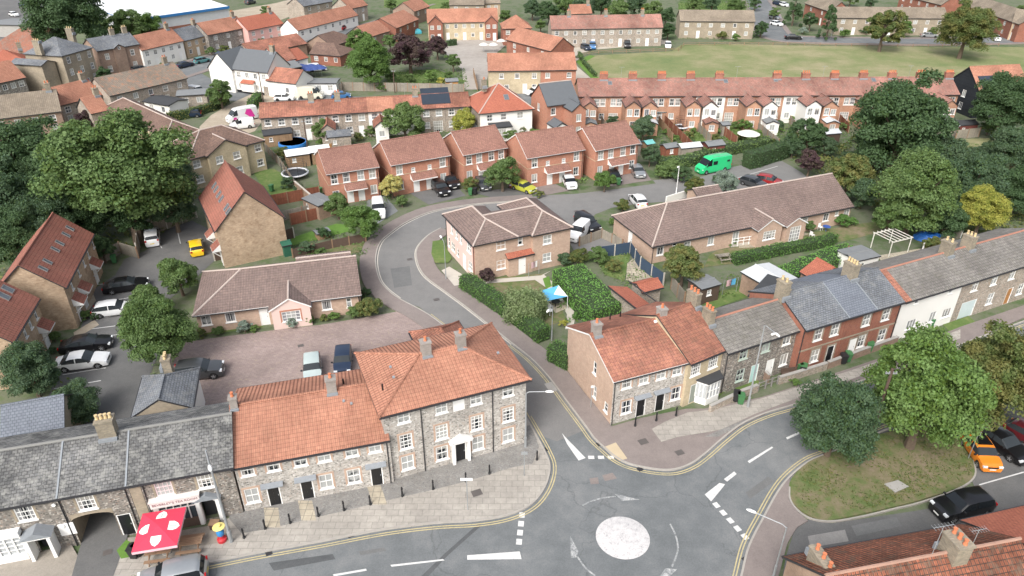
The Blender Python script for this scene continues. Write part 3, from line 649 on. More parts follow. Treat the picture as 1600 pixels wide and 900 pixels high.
def hedge(pts,h,wd,mat,label,name='hedge',dens=1.0,z0=0,world=False,cat='hedge',group=None):
    P=[Vector(p) if world else GV(p,h*.9 if False else 0) for p in pts]; P=[Vector((p[0],p[1],0)) for p in P]
    g=np.random.default_rng(len(P)*7+int(abs(P[0].x)*10)); d0=P[0].length; leaf=max(.10,min(.3,d0*.0022)); 
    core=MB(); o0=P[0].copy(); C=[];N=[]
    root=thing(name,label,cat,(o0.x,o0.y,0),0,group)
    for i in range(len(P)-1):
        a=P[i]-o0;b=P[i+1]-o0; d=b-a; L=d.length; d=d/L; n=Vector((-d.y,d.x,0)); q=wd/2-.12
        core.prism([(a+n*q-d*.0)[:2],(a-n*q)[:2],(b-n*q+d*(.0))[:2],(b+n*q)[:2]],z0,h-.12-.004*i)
        area=L*(2*h+wd); cnt=int(area*dens*1.9/(leaf*leaf)*.55); cnt=min(cnt,30000)
        per=np.array([h,wd,h])/(2*h+wd); f=g.choice(3,size=cnt,p=per); t=g.uniform(-.02,1.02,size=cnt)*L; s=g.uniform(0,1,size=cnt)
        wob=.10*np.sin(t*1.3+i)+.07*np.sin(t*3.1)+g.normal(size=cnt)*.05
        off=np.where(f==0,-wd/2-wob*.6,np.where(f==2,wd/2+wob*.6,(s-.5)*wd)); z=np.where(f==1,h+wob,z0+s*(h-z0))
        edge=np.abs(off)>wd/2*.8; z=z-np.where(edge&(z>h*.9),.08,0)
        pc=np.array(a)[None,:]+np.array(d)[None,:]*t[:,None]+np.array(n)[None,:]*off[:,None]; pc[:,2]=z
        nn=np.where((f==1)[:,None],np.array([0,0,1.0])[None,:],np.array(n)[None,:]*np.where(f==0,-1,1)[:,None])+g.normal(size=(cnt,3))*.5
        C.append(pc);N.append(nn)
    for e,dd in ((P[0]-o0,-1),(P[-1]-o0,1)):
        d=((P[-1]-P[-2]) if dd>0 else (P[1]-P[0])).normalized(); n=Vector((-d.y,d.x,0)); cnt=int(h*wd*dens*1.1/(leaf*leaf)); s=g.uniform(-.5,.5,size=cnt)*wd
        pc=np.array(e)[None,:]+np.array(n)[None,:]*s[:,None]+np.array(d)[None,:]*dd*(.05+g.normal(size=(cnt,1))*.06); pc[:,2]=g.uniform(z0,h,size=cnt); C.append(pc); N.append(np.repeat(np.array(d)[None,:]*dd,cnt,0)+g.normal(size=(cnt,3))*.5)
    C=np.concatenate(C);N=np.concatenate(N); S=leaf*g.uniform(.7,1.4,size=len(C))
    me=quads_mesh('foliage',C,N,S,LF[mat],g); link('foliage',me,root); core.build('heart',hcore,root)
    return root
# ---------------- surfaces on the ground ----------------
def smooth_path(P,n=6,closed=False):
    P=[Vector((p[0],p[1],0)) for p in P]; out=[]
    m=len(P)
    for i in range(m if closed else m-1):
        p0=P[(i-1)%m] if (closed or i>0) else P[0]*2-P[1]; p1=P[i]; p2=P[(i+1)%m]; p3=P[(i+2)%m] if (closed or i<m-2) else P[-1]*2-P[-2]
        for k in range(n):
            t=k/n; out.append(.5*((2*p1)+(-p0+p2)*t+(2*p0-5*p1+4*p2-p3)*t*t+(-p0+3*p1-3*p2+p3)*t**3))
    if not closed: out.append(P[-1])
    return out
def tri_poly(poly):
    from mathutils.geometry import tessellate_polygon
    return tessellate_polygon([[Vector((p[0],p[1],0)) for p in poly]])
def area(name,pts,z,mat,label=None,smooth=0,world=False,slab=0):
    P=[Vector(p) for p in pts] if world else [GV(p) for p in pts]
    if smooth: P=smooth_path(P,smooth,True)
    m=MB(); n=len(P); m.v=[(p.x,p.y,z) for p in P]
    for t in tri_poly(P):
        a,b,c=[P[i] for i in t]; cr=(b-a).to_2d().cross((c-a).to_2d())
        m.f.append(tuple(t) if cr>0 else tuple(t[::-1])); m.m.append(0)
    if slab:
        s=sum(P[i].x*P[(i+1)%n].y-P[(i+1)%n].x*P[i].y for i in range(n))
        for i in range(n):
            a,b=P[i],P[(i+1)%n]; 
            if s<0: a,b=b,a
            m.face([(a.x,a.y,z-slab),(b.x,b.y,z-slab),(b.x,b.y,z),(a.x,a.y,z)])
    return structure(m.build(name,mat))
def strip(name,path,o0,o1,z,mat,thick=0,parent=None,dash=None,struct_=True):
    """band beside a path of world points, from offset o0 to o1 (left of travel positive)"""
    n=len(path); nr=[]
    for i in range(n):
        d=(path[min(i+1,n-1)]-path[max(i-1,0)]); d=Vector((d.x,d.y,0)).normalized(); nr.append(Vector((-d.y,d.x,0)))
    m=MB(); acc=0
    for i in range(n-1):
        if dash:
            acc+= (path[i+1]-path[i]).length
            if (acc%(dash[0]+dash[1]))>dash[0]: continue
        a0=path[i]+nr[i]*o0; a1=path[i]+nr[i]*o1; b0=path[i+1]+nr[i+1]*o0; b1=path[i+1]+nr[i+1]*o1
        q=[(a0.x,a0.y,z),(b0.x,b0.y,z),(b1.x,b1.y,z),(a1.x,a1.y,z)]
        if o1<o0: q=q[::-1]
        m.face(q)
        if thick:
            for s_,e in ((a0,b0),(b1,a1)): 
                m.face([(s_.x,s_.y,z-thick),(e.x,e.y,z-thick),(e.x,e.y,z),(s_.x,s_.y,z)][::(1 if o1>o0 else -1)])
    o=m.build(name,mat,parent); 
    return structure(o) if struct_ else o
def W(pts,n=6): return smooth_path([GV(p) for p in pts],n)
# ---------------- walls and fences ----------------
def wallrun(pts,h,t,mat,name,label,cat='wall',cap=None,group=None,world=False,posts=None,postm=None,posth=.1,gravelb=False):
    P=[Vector(p) if world else GV(p) for p in pts]; o0=P[0]; root=thing(name,label,cat,(o0.x,o0.y,0),0,group)
    m=MB(); c=MB(); 
    for i in range(len(P)-1):
        a=P[i]-o0;b=P[i+1]-o0; d=(b-a); L=d.length; d=d/L; n=Vector((-d.y,d.x,0)); e=t/2 if (i<len(P)-2) else 0; s=t/2 if i>0 else 0
        bb=b-d*e*0; aa=a+d*s
        q=[(aa+n*t/2)[:2],(aa-n*t/2)[:2],(b+d*e-n*t/2)[:2],(b+d*e+n*t/2)[:2]]
        m.prism(q,-.2,h-.002*i)
        if cap: 
            q=[(aa+n*(t/2+.04))[:2],(aa-n*(t/2+.04))[:2],(b+d*e-n*(t/2+.04))[:2],(b+d*e+n*(t/2+.04))[:2]]; c.prism(q,h+.003,h+.07-.003*i,bottom=True)
        if posts:
            k=max(1,round(L/posts))
            for j in range(k+1 if i==len(P)-2 else k):
                p=a+d*(L*j/k); x=MB(); x.box(-.07,-.07,-.1,.07,.07,h+posth); x.build('post',postm or wood_b,root,loc=(p.x,p.y,0),rz=math.atan2(d.y,d.x))
    m.build('panel' if posts else 'wall',mat,root)
    if cap: c.build('coping',cap,root)
    return root
def fence(pts,mat,label,h=1.75,posts=2.4,postm=None,group=None,world=False): return wallrun(pts,h,.05,mat,'fence',label,'fence',posts=posts,postm=postm,group=group,world=world)
def picket(pts,label,h=.9,gap=2.5,rails=2,name='post_and_rail_fence',mat=None,world=False,rt=.05,cat='fence'):
    P=[Vector(p) if world else GV(p) for p in pts]; o0=P[0]; root=thing(name,label,cat,(o0.x,o0.y,0)); mat=mat or wood_b; r=MB(); n_=0
    for i in range(len(P)-1):
        a=P[i]-o0;b=P[i+1]-o0; L=(b-a).length; k=max(1,round(L/gap))
        for j in range(k+1): 
            n_+=1
            if n_<98 and not (j==k and i<len(P)-2):
                p=a.lerp(b,j/k); x=MB(); x.box(-.06,-.06,-.1,.06,.06,h); x.build('post',mat,root,loc=(p.x,p.y,0))
        for q in range(rails):
            z=h*(.45+.45*q) if rails>1 else h-.08; r.tube([a+Vector((0,0,z)),b+Vector((0,0,z))],rt,4)
    r.build('rail',mat,root); return root
# ---------------- vehicles ----------------
def carpaint(name,c,metal=.3):
    if name in _M: return _M[name]
    m,t,b=newmat(name); b.inputs['Base Color'].default_value=c4(c); b.inputs['Metallic'].default_value=metal; b.inputs['Roughness'].default_value=.32; b.inputs['Coat Weight'].default_value=.6; b.inputs['Coat Roughness'].default_value=.04
    f=noise(t,coords(t,'Object'),3,4); t.links.new(mixc(t,f,mul(c,.9),mul(c,1.06)),b.inputs['Base Color']); _M[name]=m; return m
CP={'white':carpaint('white_car_paint',(.72,.73,.73),0),'black':carpaint('black_car_paint',(.012,.012,.014)),'grey':carpaint('grey_car_paint',(.09,.095,.1),.5),'silver':carpaint('silver_car_paint',(.38,.40,.41),.6),
'navy':carpaint('dark_blue_car_paint',(.02,.035,.07)),'blue':carpaint('blue_car_paint',(.05,.17,.38)),'red':carpaint('red_car_paint',(.38,.03,.03)),'yellow':carpaint('yellow_car_paint',(.75,.50,.02),0),'orange':carpaint('orange_car_paint',(.72,.22,.02),0),
'green':carpaint('bright_green_van_paint',(.02,.50,.18),0),'teal':carpaint('teal_car_paint',(.10,.27,.28)),'lime':carpaint('lime_car_paint',(.40,.42,.05),0),'cream':carpaint('cream_van_paint',(.6,.57,.47),0),'maroon':carpaint('dark_red_car_paint',(.14,.02,.025)),'pale':carpaint('pale_mint_car_paint',(.48,.56,.54),.2)}
# length,width,height, belt, profile (x as fraction of half length, z top), windscreen x range, rear glass x range, wheel xs, wheel radius
CT={
'hatch':dict(L=4.1,W=1.76,belt=.93,prof=[(-1,.62),(-.985,.86),(-.93,1.02),(-.80,1.33),(-.66,1.44),(-.2,1.49),(.1,1.46),(.22,1.40),(.50,1.03),(.60,.96),(.85,.84),(.96,.72),(1,.5)],ws=(.22,.50),rg=(-.93,-.80),wx=(-.62,.63),r=.31),
'saloon':dict(L=4.8,W=1.85,belt=.94,prof=[(-1,.62),(-.985,.9),(-.93,.99),(-.72,1.03),(-.45,1.36),(-.3,1.43),(-.02,1.46),(.12,1.42),(.42,1.01),(.55,.95),(.85,.83),(.96,.7),(1,.48)],ws=(.12,.42),rg=(-.72,-.45),wx=(-.60,.62),r=.33),
'suv':dict(L=4.5,W=1.88,belt=1.08,prof=[(-1,.7),(-.985,1.0),(-.95,1.15),(-.86,1.52),(-.78,1.64),(-.2,1.70),(.1,1.66),(.20,1.58),(.44,1.19),(.55,1.12),(.85,1.02),(.96,.86),(1,.6)],ws=(.20,.44),rg=(-.95,-.86),wx=(-.62,.62),r=.36),
'jeep':dict(L=4.6,W=1.85,belt=1.12,prof=[(-1,.7),(-.99,1.1),(-.97,1.25),(-.94,1.75),(-.88,1.82),(-.2,1.84),(.12,1.80),(.16,1.76),(.32,1.28),(.40,1.18),(.9,1.10),(.97,.95),(1,.6)],ws=(.16,.32),rg=(-.97,-.94),wx=(-.60,.63),r=.38),
'van':dict(L=5.9,W=2.05,belt=1.35,prof=[(-1,.6),(-.995,1.5),(-.99,2.3),(-.96,2.52),(-.3,2.58),(.35,2.56),(.48,2.42),(.62,1.95),(.76,1.45),(.82,1.28),(.93,1.12),(.98,.9),(1,.55)],ws=(.52,.76),rg=None,wx=(-.55,.68),r=.35,side=(.36,.66)),
'svan':dict(L=4.5,W=1.85,belt=1.15,prof=[(-1,.6),(-.99,1.3),(-.98,1.75),(-.95,1.84),(-.2,1.88),(.1,1.84),(.2,1.72),(.46,1.25),(.55,1.12),(.85,.98),(.96,.8),(1,.5)],ws=(.2,.46),rg=None,wx=(-.58,.62),r=.33,side=(0.0,.40)),
}
_car={}
def car_meshes(ty):
    if ty in _car: return _car[ty]
    c=CT[ty]; h=c['L']/2; r=c['r']; zb=.22; xs=set(round(p[0]*h,3) for p in c['prof'])
    for wx in c['wx']:
        for k in (-1.12,-.95,-.7,-.35,0,.35,.7,.95,1.12): xs.add(round(wx*h+k*r*1.12,3))
    xs|={round(c['ws'][0]*h,3),round(c['ws'][1]*h,3)}
    cab0=c['rg'][0] if c['rg'] else c['prof'][2][0]; bp=-.14; xs|={round((bp-.02)*h,3),round((bp+.02)*h,3)}
    if 'side' in c: xs|={round(s*h,3) for s in c['side']}
    xs=sorted(x for x in xs if -h<=x<=h); X=[]
    for x in xs:
        if not X or x-X[-1]>.03: X.append(x)
    px=[p[0]*h for p in c['prof']]; pz=[p[1] for p in c['prof']]
    def sec(x):
        zt=float(np.interp(x,px,pz)); e=abs(x)/h; w=c['W']/2*(1-.13*e**5-.02*e); belt=min(c['belt'],zt-.03) if zt<c['belt']+.05 else c['belt']
        z0=zb
        for wx in c['wx']:
            d=abs(x-wx*h)
            if d<r*1.1: z0=max(z0,r+math.sqrt(max(0,(r*1.1)**2-d*d)))
        top=max(0,min(1,(zt-c['belt'])/.5)); wr=w*(.98-.16*top) if ty!='van' else w*(.98-.07*top)
        z1=max(.42,z0+.03); z2=max(.62,z1+.04); z2=min(z2,belt-.02); z1=min(z1,z2-.01); z0=min(z0,z1-.01)
        if e>.97: w*=.97
        return [(w*.93,z0),(w,z1),(w,z2),(w*.975,belt),(wr,max(belt+.004,zt-.07)),(wr*.86,max(belt+.006,zt-.015)),(0,zt+.005)]
    S=[sec(x) for x in X]; body=MB(); gl=MB(); und=MB()
    ws0,ws1=c['ws'][0]*h,c['ws'][1]*h
    verts=[]; idx=[]
    for x,s in zip(X,S):
        row=[]
        for (y,z) in s[:-1]: row.append((x,y,z))
        row.append((x,0,s[-1][1]))
        for (y,z) in s[-2::-1]: row.append((x,-y,z))
        idx.append(list(range(len(verts),len(verts)+13))); verts+=row
    body.v=list(verts)
    for i in range(len(X)-1):
        xm=(X[i]+X[i+1])/2; zt=(S[i][-1][1]+S[i+1][-1][1])/2
        for j in range(12):
            jj=j if j<6 else 11-j; isg=False
            if jj==3 and zt>c['belt']+.2:
                if 'side' in c: isg=c['side'][0]*h<xm<c['side'][1]*h
                else: isg=(cab0*h+.12<xm<ws1-.12) and not ((bp-.02)*h<xm<(bp+.02)*h)
            if jj in (4,5) or (jj==3 and False):
                if ws0-.01<xm<ws1+.01: isg=True
                if c['rg'] and c['rg'][0]*h-.01<xm<c['rg'][1]*h+.01: isg=True
            q=(idx[i][j],idx[i+1][j],idx[i+1][j+1],idx[i][j+1])
            if isg:
                pts=[Vector(verts[k]) for k in q]
                gl.face([tuple(p) for p in pts][::-1])
            else: body.f.append(q[::-1]); body.m.append(0)
        und.face([(X[i],-S[i][0][0],S[i][0][1]),(X[i+1],-S[i+1][0][0],S[i+1][0][1]),(X[i+1],S[i+1][0][0],S[i+1][0][1]),(X[i],S[i][0][0],S[i][0][1])])
    body.f.append(tuple(idx[0])[::-1]); body.m.append(0); body.f.append(tuple(idx[-1])); body.m.append(0)
    # check orientation of first face: outward
    bm_=body.mesh('body',smooth=38); 
    out={}
    out['body']=[(bm_,None,None)]
    g=gl.mesh('windows',smooth=38); g.materials.append(cglass); out['windows']=[(g,None,None)]
    u=und.mesh('underside'); u.materials.append(blackplastic); out['underside']=[(u,None,None)]
    ty_=MB(); n=14
    prof=[(r*.66,-.1),(r*.97,-.1),(r,-.06),(r,.06),(r*.97,.1),(r*.66,.1)]
    t=MB(); t.tube([(0,y,0) for _,y in prof],[q for q,_ in prof],n,0,cap=True); tm=t.mesh('tyre',smooth=50); tm.materials.append(plain('tyre_rubber',(.018,.018,.018),.9))
    k=MB(); k.tube([(0,-.104,0),(0,-.106,0)],[r*.66,r*.62],n); k.tube([(0,.104,0),(0,.106,0)],[r*.66,r*.62],n); 
    for a in range(5):
        for sgn in (-1,1):
            M=Matrix.Rotation(a*2*math.pi/5,4,'Y'); k.box(-.03,sgn*.107-.004 if sgn>0 else -.116,-.02,.03,.116 if sgn>0 else -.107+.004,r*.6,1,M)
    km=k.mesh('rim'); km.materials.append(plain('dark_rim',(.06,.06,.065),.4,.5)); km.materials.append(plain('alloy_wheel',(.5,.51,.52),.35,.7))
    out['wheel']=(tm,km)
    def bx(nm,dims,mat):
        b=MB(); b.box(-dims[0]/2,-dims[1]/2,-dims[2]/2,dims[0]/2,dims[1]/2,dims[2]/2); m=b.mesh(nm); m.materials.append(mat); return m
    lamp=plain('headlamp_lens',(.65,.68,.7),.1); tail=plain('tail_lamp_red',(.4,.012,.012),.2)
    out['headlight']=bx('headlight',(.26,.34,.15),lamp); out['taillight']=bx('tail_light',(.10,.22,.2),tail)
    out['pf']=bx('number_plate',(.02,.5,.11),plain('white_plate',(.7,.7,.66),.5)); out['pr']=bx('number_plate',(.02,.5,.11),plain('yellow_plate',(.7,.52,.03),.5))
    out['mirror']=bx('wing_mirror',(.1,.2,.13),blackplastic); out['grille']=bx('grille',(.04,.8,.14),blackplastic)
    _car[ty]=out; return out
CAR_N=0
def car(ty,col,rear,front,label,roofcol=None,name=None,cat=None,group=None,z=.03,small=False,extra=None):
    """rear and front: photo pixels of the ground under the two ends"""
    a=GV(rear);b=GV(front); c=(a+b)/2; d=b-a; ang=math.atan2(d.y,d.x); T=CT[ty]; h=T['L']/2; M=car_meshes(ty)
    isv=ty in('van','svan')
    root=thing(name or ('parked_van' if isv else 'parked_car'),label,cat or ('van' if isv else 'car'),(c.x,c.y,z),ang,group)
    link('body',M['body'][0][0],root,mat=CP[col]); link('windows',M['windows'][0][0],root)
    link('underside',M['underside'][0][0],root)
    for wx in T['wx']:
        for s in (-1,1):
            w_=link('tyre',M['wheel'][0],root,(wx*h,s*(T['W']/2-.13),T['r'])); w_.name='wheel'
            if not small: link('rim',M['wheel'][1],w_)
    fz=.66 if ty not in('van','jeep','suv') else .85
    for s in (-1,1):
        link('headlight',M['headlight'],root,(h*.925,s*(T['W']/2-.27),fz)); link('tail_light',M['taillight'],root,(-h*.985,s*(T['W']/2-.22),fz+.15))
        if not small: link('wing_mirror',M['mirror'],root,(T['ws'][1]*h-.15,s*(T['W']/2+.08),T['belt']+.06))
    if not small:
        link('number_plate',M['pf'],root,(h*1.003,0,.45)); link('number_plate',M['pr'],root,(-h*1.003,0,.6)); link('grille',M['grille'],root,(h*.985,0,fz-.06))
    if roofcol:
        b=MB(); b.box(-h*.62,-T['W']/2+.3,T['H0'] if 'H0' in T else max(p[1] for p in T['prof'])-.015,h*.12,T['W']/2-.3,max(p[1] for p in T['prof'])+.022); b.build('roof_panel',CP[roofcol],root)
    if ty=='van' and extra=='window':
        for s in (-1,1): b=MB(); y=s*(T['W']/2-.03); b.box(h*.02,min(y,y+s*.03),1.45,h*.30,max(y,y+s*.03),2.05); b.box(-h*.8,min(y,y+s*.03),1.65,-h*.62,max(y,y+s*.03),1.95); b.build('side_window',cglass,root)
        for s in (-1,1): b=MB(); b.tube([(-h*.8,s*.7,2.66),(h*.3,s*.7,2.66)],.03,5); b.build('roof_rail',steel,root)
    if ty=='van' and extra=='pink':
        pk=plain('magenta_vinyl',(.62,.04,.30),.4)
        for s in (-1,1): b=MB(); y=s*(T['W']/2-.035); q=[(-h*.75,.7),(-h*.45,.6),(-h*.1,1.5),(-h*.25,2.3),(-h*.55,2.2)]; q=[(x,y+s*.03,z) for x,z in q]; b.face(q if s<0 else q[::-1]); q=[(h*.45,.7),(h*.7,.75),(h*.68,1.1),(h*.5,1.15)]; q=[(x,y+s*.03,z) for x,z in q]; b.face(q if s<0 else q[::-1]); b.build('graphic',pk,root)
    return root
# ---------------- street furniture ----------------
_sm={}
def shared(key,fn):
    if key not in _sm: _sm[key]=fn()
    return _sm[key]
def lamp(px,py,top,arm,label,h=8,name='street_lamp',th=.075,mat=None):
    """base pixel; top pixel gives the height; arm = pixel of the lamp head"""
    p=G(px,py); mat=mat or steel
    d=ray(*top); t=p.y/d.y; h=CH+d.z*t; h=max(3.5,min(11,h))
    root=thing(name,label,'street lamp',(p.x,p.y,0))
    m=MB(); m.tube([(0,0,0),(0,0,1.2)],[th*1.5,th*1.5],8); m.tube([(0,0,1.2),(0,0,h)],[th,th*.7],8); m.build('column',mat,root,smooth=40)
    q=G(arm[0],arm[1],h-.0); v=Vector((q.x-p.x,q.y-p.y,0)); L=min(max(v.length,.35),2.6); v=v.normalized()*L
    a=MB(); a.tube([(0,0,h-.05),(v.x*.15,v.y*.15,h+.12),(v.x,v.y,h+.2)],.035,6); a.build('arm',mat,root)
    ang=math.atan2(v.y,v.x); hd=MB(); hd.tube([(0,0,0),(.12,0,.03),(.45,0,.04),(.65,0,.0)],[.04,.11,.13,.05],8); hd.v=[(x,y,z*.7) for x,y,z in hd.v]
    o=hd.build('lamp_head',white,root,smooth=50,loc=(v.x,v.y,h+.2)); o.rotation_euler=(0,0,ang); return root
def pole(px,py,top,label,cat='telegraph pole',name='telegraph_pole',mat=None,th=.13,arms=True):
    p=G(px,py); d=ray(*top); t=p.y/d.y; h=min(max(CH+d.z*t,3),12); root=thing(name,label,cat,(p.x,p.y,0)); m=MB(); m.tube([(0,0,0),(0,0,h)],[th,th*.75],8); m.build('pole',mat or wood_d,root,smooth=40)
    if arms:
        c=MB(); c.box(-.45,-.05,h-.5,.45,.05,h-.4)
        for x in (-.4,-.15,.15,.4): c.lathe([(.03,0),(.05,.06),(.03,.14)],6,c=(x,0,h-.4))
        c.build('crossarm',steel,root)
    return root
def sign(px,py,h,w,hh,mat,label,ang=0,z=.0,name='road_sign',text=None):
    p=G(px,py); root=thing(name,label,'sign',(p.x,p.y,z),ang); m=MB(); m.tube([(0,0,0),(0,0,h)],.035,6); m.build('post',steel,root)
    b=MB(); b.box(-w/2,-.06,h-hh,w/2,-.036,h); b.build('sign_plate',mat,root); return root
def wheelie(px,py,ang,body,lidm,label,group=None,z=.05):
    p=G(px,py); root=thing('wheelie_bin',label,'bin',(p.x,p.y,z),ang,group)
    m=MB(); 
    lo,hi=.22,.29
    v=[(-lo,-lo,.06),(lo,-lo,.06),(lo,lo,.06),(-lo,lo,.06),(-hi,-hi*1.1,.98),(hi,-hi*1.1,.98),(hi,hi*1.1,.98),(-hi,hi*1.1,.98)]
    for q in ((0,3,2,1),(4,5,6,7),(0,1,5,4),(1,2,6,5),(2,3,7,6),(3,0,4,7)): m.face([v[i] for i in q])
    m.build('body',body,root); l=MB(); l.prism([(-.31,-.36),(.31,-.36),(.31,.34),(-.31,.34)],.983,1.05,bottom=True); l.box(-.2,.34,1.0,.2,.42,1.05); l.build('lid',lidm,root)
    for s in (-1,1): w_=MB(); w_.tube([(s*.2,.25,.1),(s*.27,.25,.1)],.1,10); w_.build('wheel',blackplastic,root)
    return root
def shed(a,b,D,he,label,wall,roofm,pitch=22,ends='gg',name='garden_shed',cat='shed',ops=(),**k):
    blk=house(name,label,cat,a,b,he,D,pitch=pitch,ends=ends,walls=wall,roof=roofm,ov=.1,gut=False,**k)
    for o in ops: blk.op(*o)
    return blk.finish()
def tagm(o,label,cat,group=None): return tag(o,label,cat,group)
# ================= the ground, roads and pavements =================
m=MB(); m.face([(-1500,-300,0),(1500,-300,0),(1500,2500,0),(-1500,2500,0)]); structure(m.build('ground',soil))
# main road with the mini roundabout (drawn below the kerbs of the pavements that stand on it)
KL=[(120,925),(175,905),(235,896),(300,886),(400,866),(500,848),(600,829),(680,819),(745,815),(795,806),(832,788),(853,760),(860,730),(852,706),(838,680),(822,652)]
KL2=[(822,652),(798,612),(760,570),(715,527),(670,492),(624,467),(606,453),(594,438),(588,415),(589,395),(596,378),(608,367),(632,350),(667,334),(700,326),(750,319),(835,313)]
KR=[(688,357),(672,366),(659,378),(651,390),(650,403),(655,420),(667,436),(694,456),(720,475),(756,503),(800,538),(830,562),(858,592),(884,627),(912,664),(928,686),(945,702),(962,716),(985,727),(1025,735),(1055,735),(1082,725),(1105,708),(1129,687),(1161,663),(1200,646),(1247,632),(1320,606),(1400,577),(1500,540),(1620,496)]
KV=[(1720,560),(1560,612),(1440,650),(1375,675),(1330,694),(1290,710),(1262,722),(1232,746),(1212,772),(1190,812),(1176,838),(1166,862),(1158,895),(1150,930)]
area('main_road',[(-60,960),(120,922),(300,882),(500,846),(700,812),(800,700),(860,660),(930,660),(1000,700),(1100,680),(1247,626),(1400,572),(1640,488),(1740,555),(1440,655),(1290,712),(1215,780),(1165,870),(1150,1000),(700,1200),(-200,1150)],.02,asphalt)
area('close_road',[(806,622),(760,565),(700,515),(655,480),(618,468),(600,455),(588,435),(582,410),(584,390),(596,372),(620,350),(667,330),(720,320),(780,316),(842,306),(900,303),(960,296),(1025,287),(1020,282),(1060,278),(1095,277),(1140,262),(1200,250),(1222,252),(1250,268),(1262,277),(1200,300),(1120,312),(1030,316),(1000,318),(955,325),(930,335),(920,345),(960,372),(1000,385),(960,396),(900,398),(885,370),(880,345),(790,330),(740,342),(690,359),(675,372),(665,385),(668,412),(690,436),(720,470),(770,507),(830,555),(868,594),(900,640),(925,668),(870,690),(838,678)],.026,asph2)
area('mews_car_park',[(228,392),(262,358),(300,345),(330,360),(335,408),(300,440),(262,470),(245,560),(208,650),(180,668),(150,670),(60,660),(78,610),(100,560),(125,515),(150,450),(180,430),(195,405)],.03,asph3)
area('paved_forecourt',[(262,560),(283,536),(330,529),(430,516),(500,508),(560,498),(600,491),(626,486),(640,495),(740,560),(740,640),(560,640),(320,650),(262,600)],.034,blockp)
# pavements are slabs with a real step and kerb stones
kl=W(KL); kl2=W(KL2); kr=W(KR); kv=W(KV)
def pave(name,path,wd,mat,z=.12): return strip(name,path,0,wd,z,mat,thick=.14)
area('front_pavement',KL+[(805,640),(760,715),(600,752),(365,808),(230,865),(140,880),(60,900),(30,935)],.115,slabs,slab=.14)
area('cobbled_apron',[(358,812),(378,835),(415,829),(454,820),(498,809),(538,800),(579,790),(629,778),(677,767),(720,756),(765,743),(800,732),(832,726),(842,700),(830,665),(600,745),(362,800)],.121,cobble)
strip('close_pavement',kl2,.1,2.0,.12,asphr,thick=.14)
strip('garden_pavement',W(KR[:16]),.1,2.1,.12,asphr,thick=.14)
area('corner_pavement',KR[14:30]+[(1640,480),(1600,478),(1500,512),(1400,552),(1330,576),(1240,606),(1190,622),(1100,640),(1072,640),(1000,655),(955,668),(944,650),(900,600),(880,585)],.119,asphr,slab=.14)
area('street_slabs',[(1018,672),(1033,692),(1060,684),(1110,676),(1128,672),(1180,648),(1250,622),(1330,594),(1400,567),(1500,530),(1500,516),(1400,556),(1330,580),(1240,608),(1190,624),(1110,642),(1074,646),(1040,660)],.124,slabs)
area('cobble_patch',[(1100,684),(1122,684),(1180,655),(1164,657),(1128,672)],.13,cobble)
area('tactile_paving',[(944,700),(962,693),(980,718),(968,722),(955,712)],.124,plain('buff_tactile',(.46,.38,.26),.9))
for nm,p,s in (('front_kerb',kl,1),('close_kerb',kl2,1),('corner_kerb',kr,1),('verge_kerb',kv,1)):
    strip(nm,p,-.02*s,.13*s,.135,kerbm,thick=.16)
# far side of the main road: pavement, green verge, side lane
area('verge_pavement',[(1158,930),(1158,895),(1166,862),(1176,838),(1190,812),(1212,772),(1232,746),(1236,760),(1232,782),(1245,800),(1262,815),(1245,825),(1230,850),(1222,880),(1200,960)],.118,asphr,slab=.14)
area('side_lane',[(1222,905),(1228,870),(1243,822),(1262,812),(1300,818),(1440,797),(1530,780),(1512,735),(1500,700),(1520,660),(1640,600),(1800,700),(1800,850),(1640,860),(1500,850),(1240,930)],.028,asph3)
area('green_verge',[(1237,748),(1262,724),(1290,712),(1330,697),(1375,680),(1430,672),(1500,690),(1520,715),(1522,742),(1505,760),(1440,782),(1380,797),(1310,812),(1285,815),(1262,806),(1240,790),(1232,770)],.14,dry,smooth=3,slab=.14)
vp=smooth_path([GV(p) for p in [(1232,762),(1233,782),(1246,800),(1268,813),(1300,817),(1345,810),(1395,798),(1440,787),(1500,765),(1524,745),(1521,716)]],5)
strip('verge_edging',vp,.0,.12,.15,kerbm,thick=.16)
area('concrete_cover',[(1381,759),(1402,753),(1419,763),(1398,772)],.215,conc,slab=.1)
# ---- painted markings
def paint(name,pts,mat=linew,z=.0300): return area(name,pts,z,mat)
for o in (.22,.42): 
    strip('yellow_line',W(KL[1:]),-o,-o-.09,.0305,liney); strip('yellow_line',W(KR[10:]),-o,-o-.09,.0305,liney); strip('yellow_line',kv,-o,-o-.09,.0305,liney)
strip('yellow_line',W(KL2[:5]),-.22,-.31,.0305,liney)
strip('white_edge_line',W(KL2[5:]),-.12,-.24,.0315,conc_l); strip('white_edge_line',W(KR[:11]),-.05,-.17,.0315,conc_l)
c=GV((973,840)); rr=1.95
def disc(name,c,r,z,mat,h=.1,n=48):
    m=MB(); 
    for k in range(n):
        a0,a1=2*math.pi*k/n,2*math.pi*(k+1)/n
        m.face([(c.x+r*math.cos(a0),c.y+r*math.sin(a0),z),(c.x+r*math.cos(a1),c.y+r*math.sin(a1),z),(c.x+r*.6*math.cos(a1),c.y+r*.6*math.sin(a1),z+h*.8),(c.x+r*.6*math.cos(a0),c.y+r*.6*math.sin(a0),z+h*.8)])
        m.face([(c.x+r*.6*math.cos(a0),c.y+r*.6*math.sin(a0),z+h*.8),(c.x+r*.6*math.cos(a1),c.y+r*.6*math.sin(a1),z+h*.8),(c.x,c.y,z+h)])
    return structure(m.build(name,mat,smooth=40))
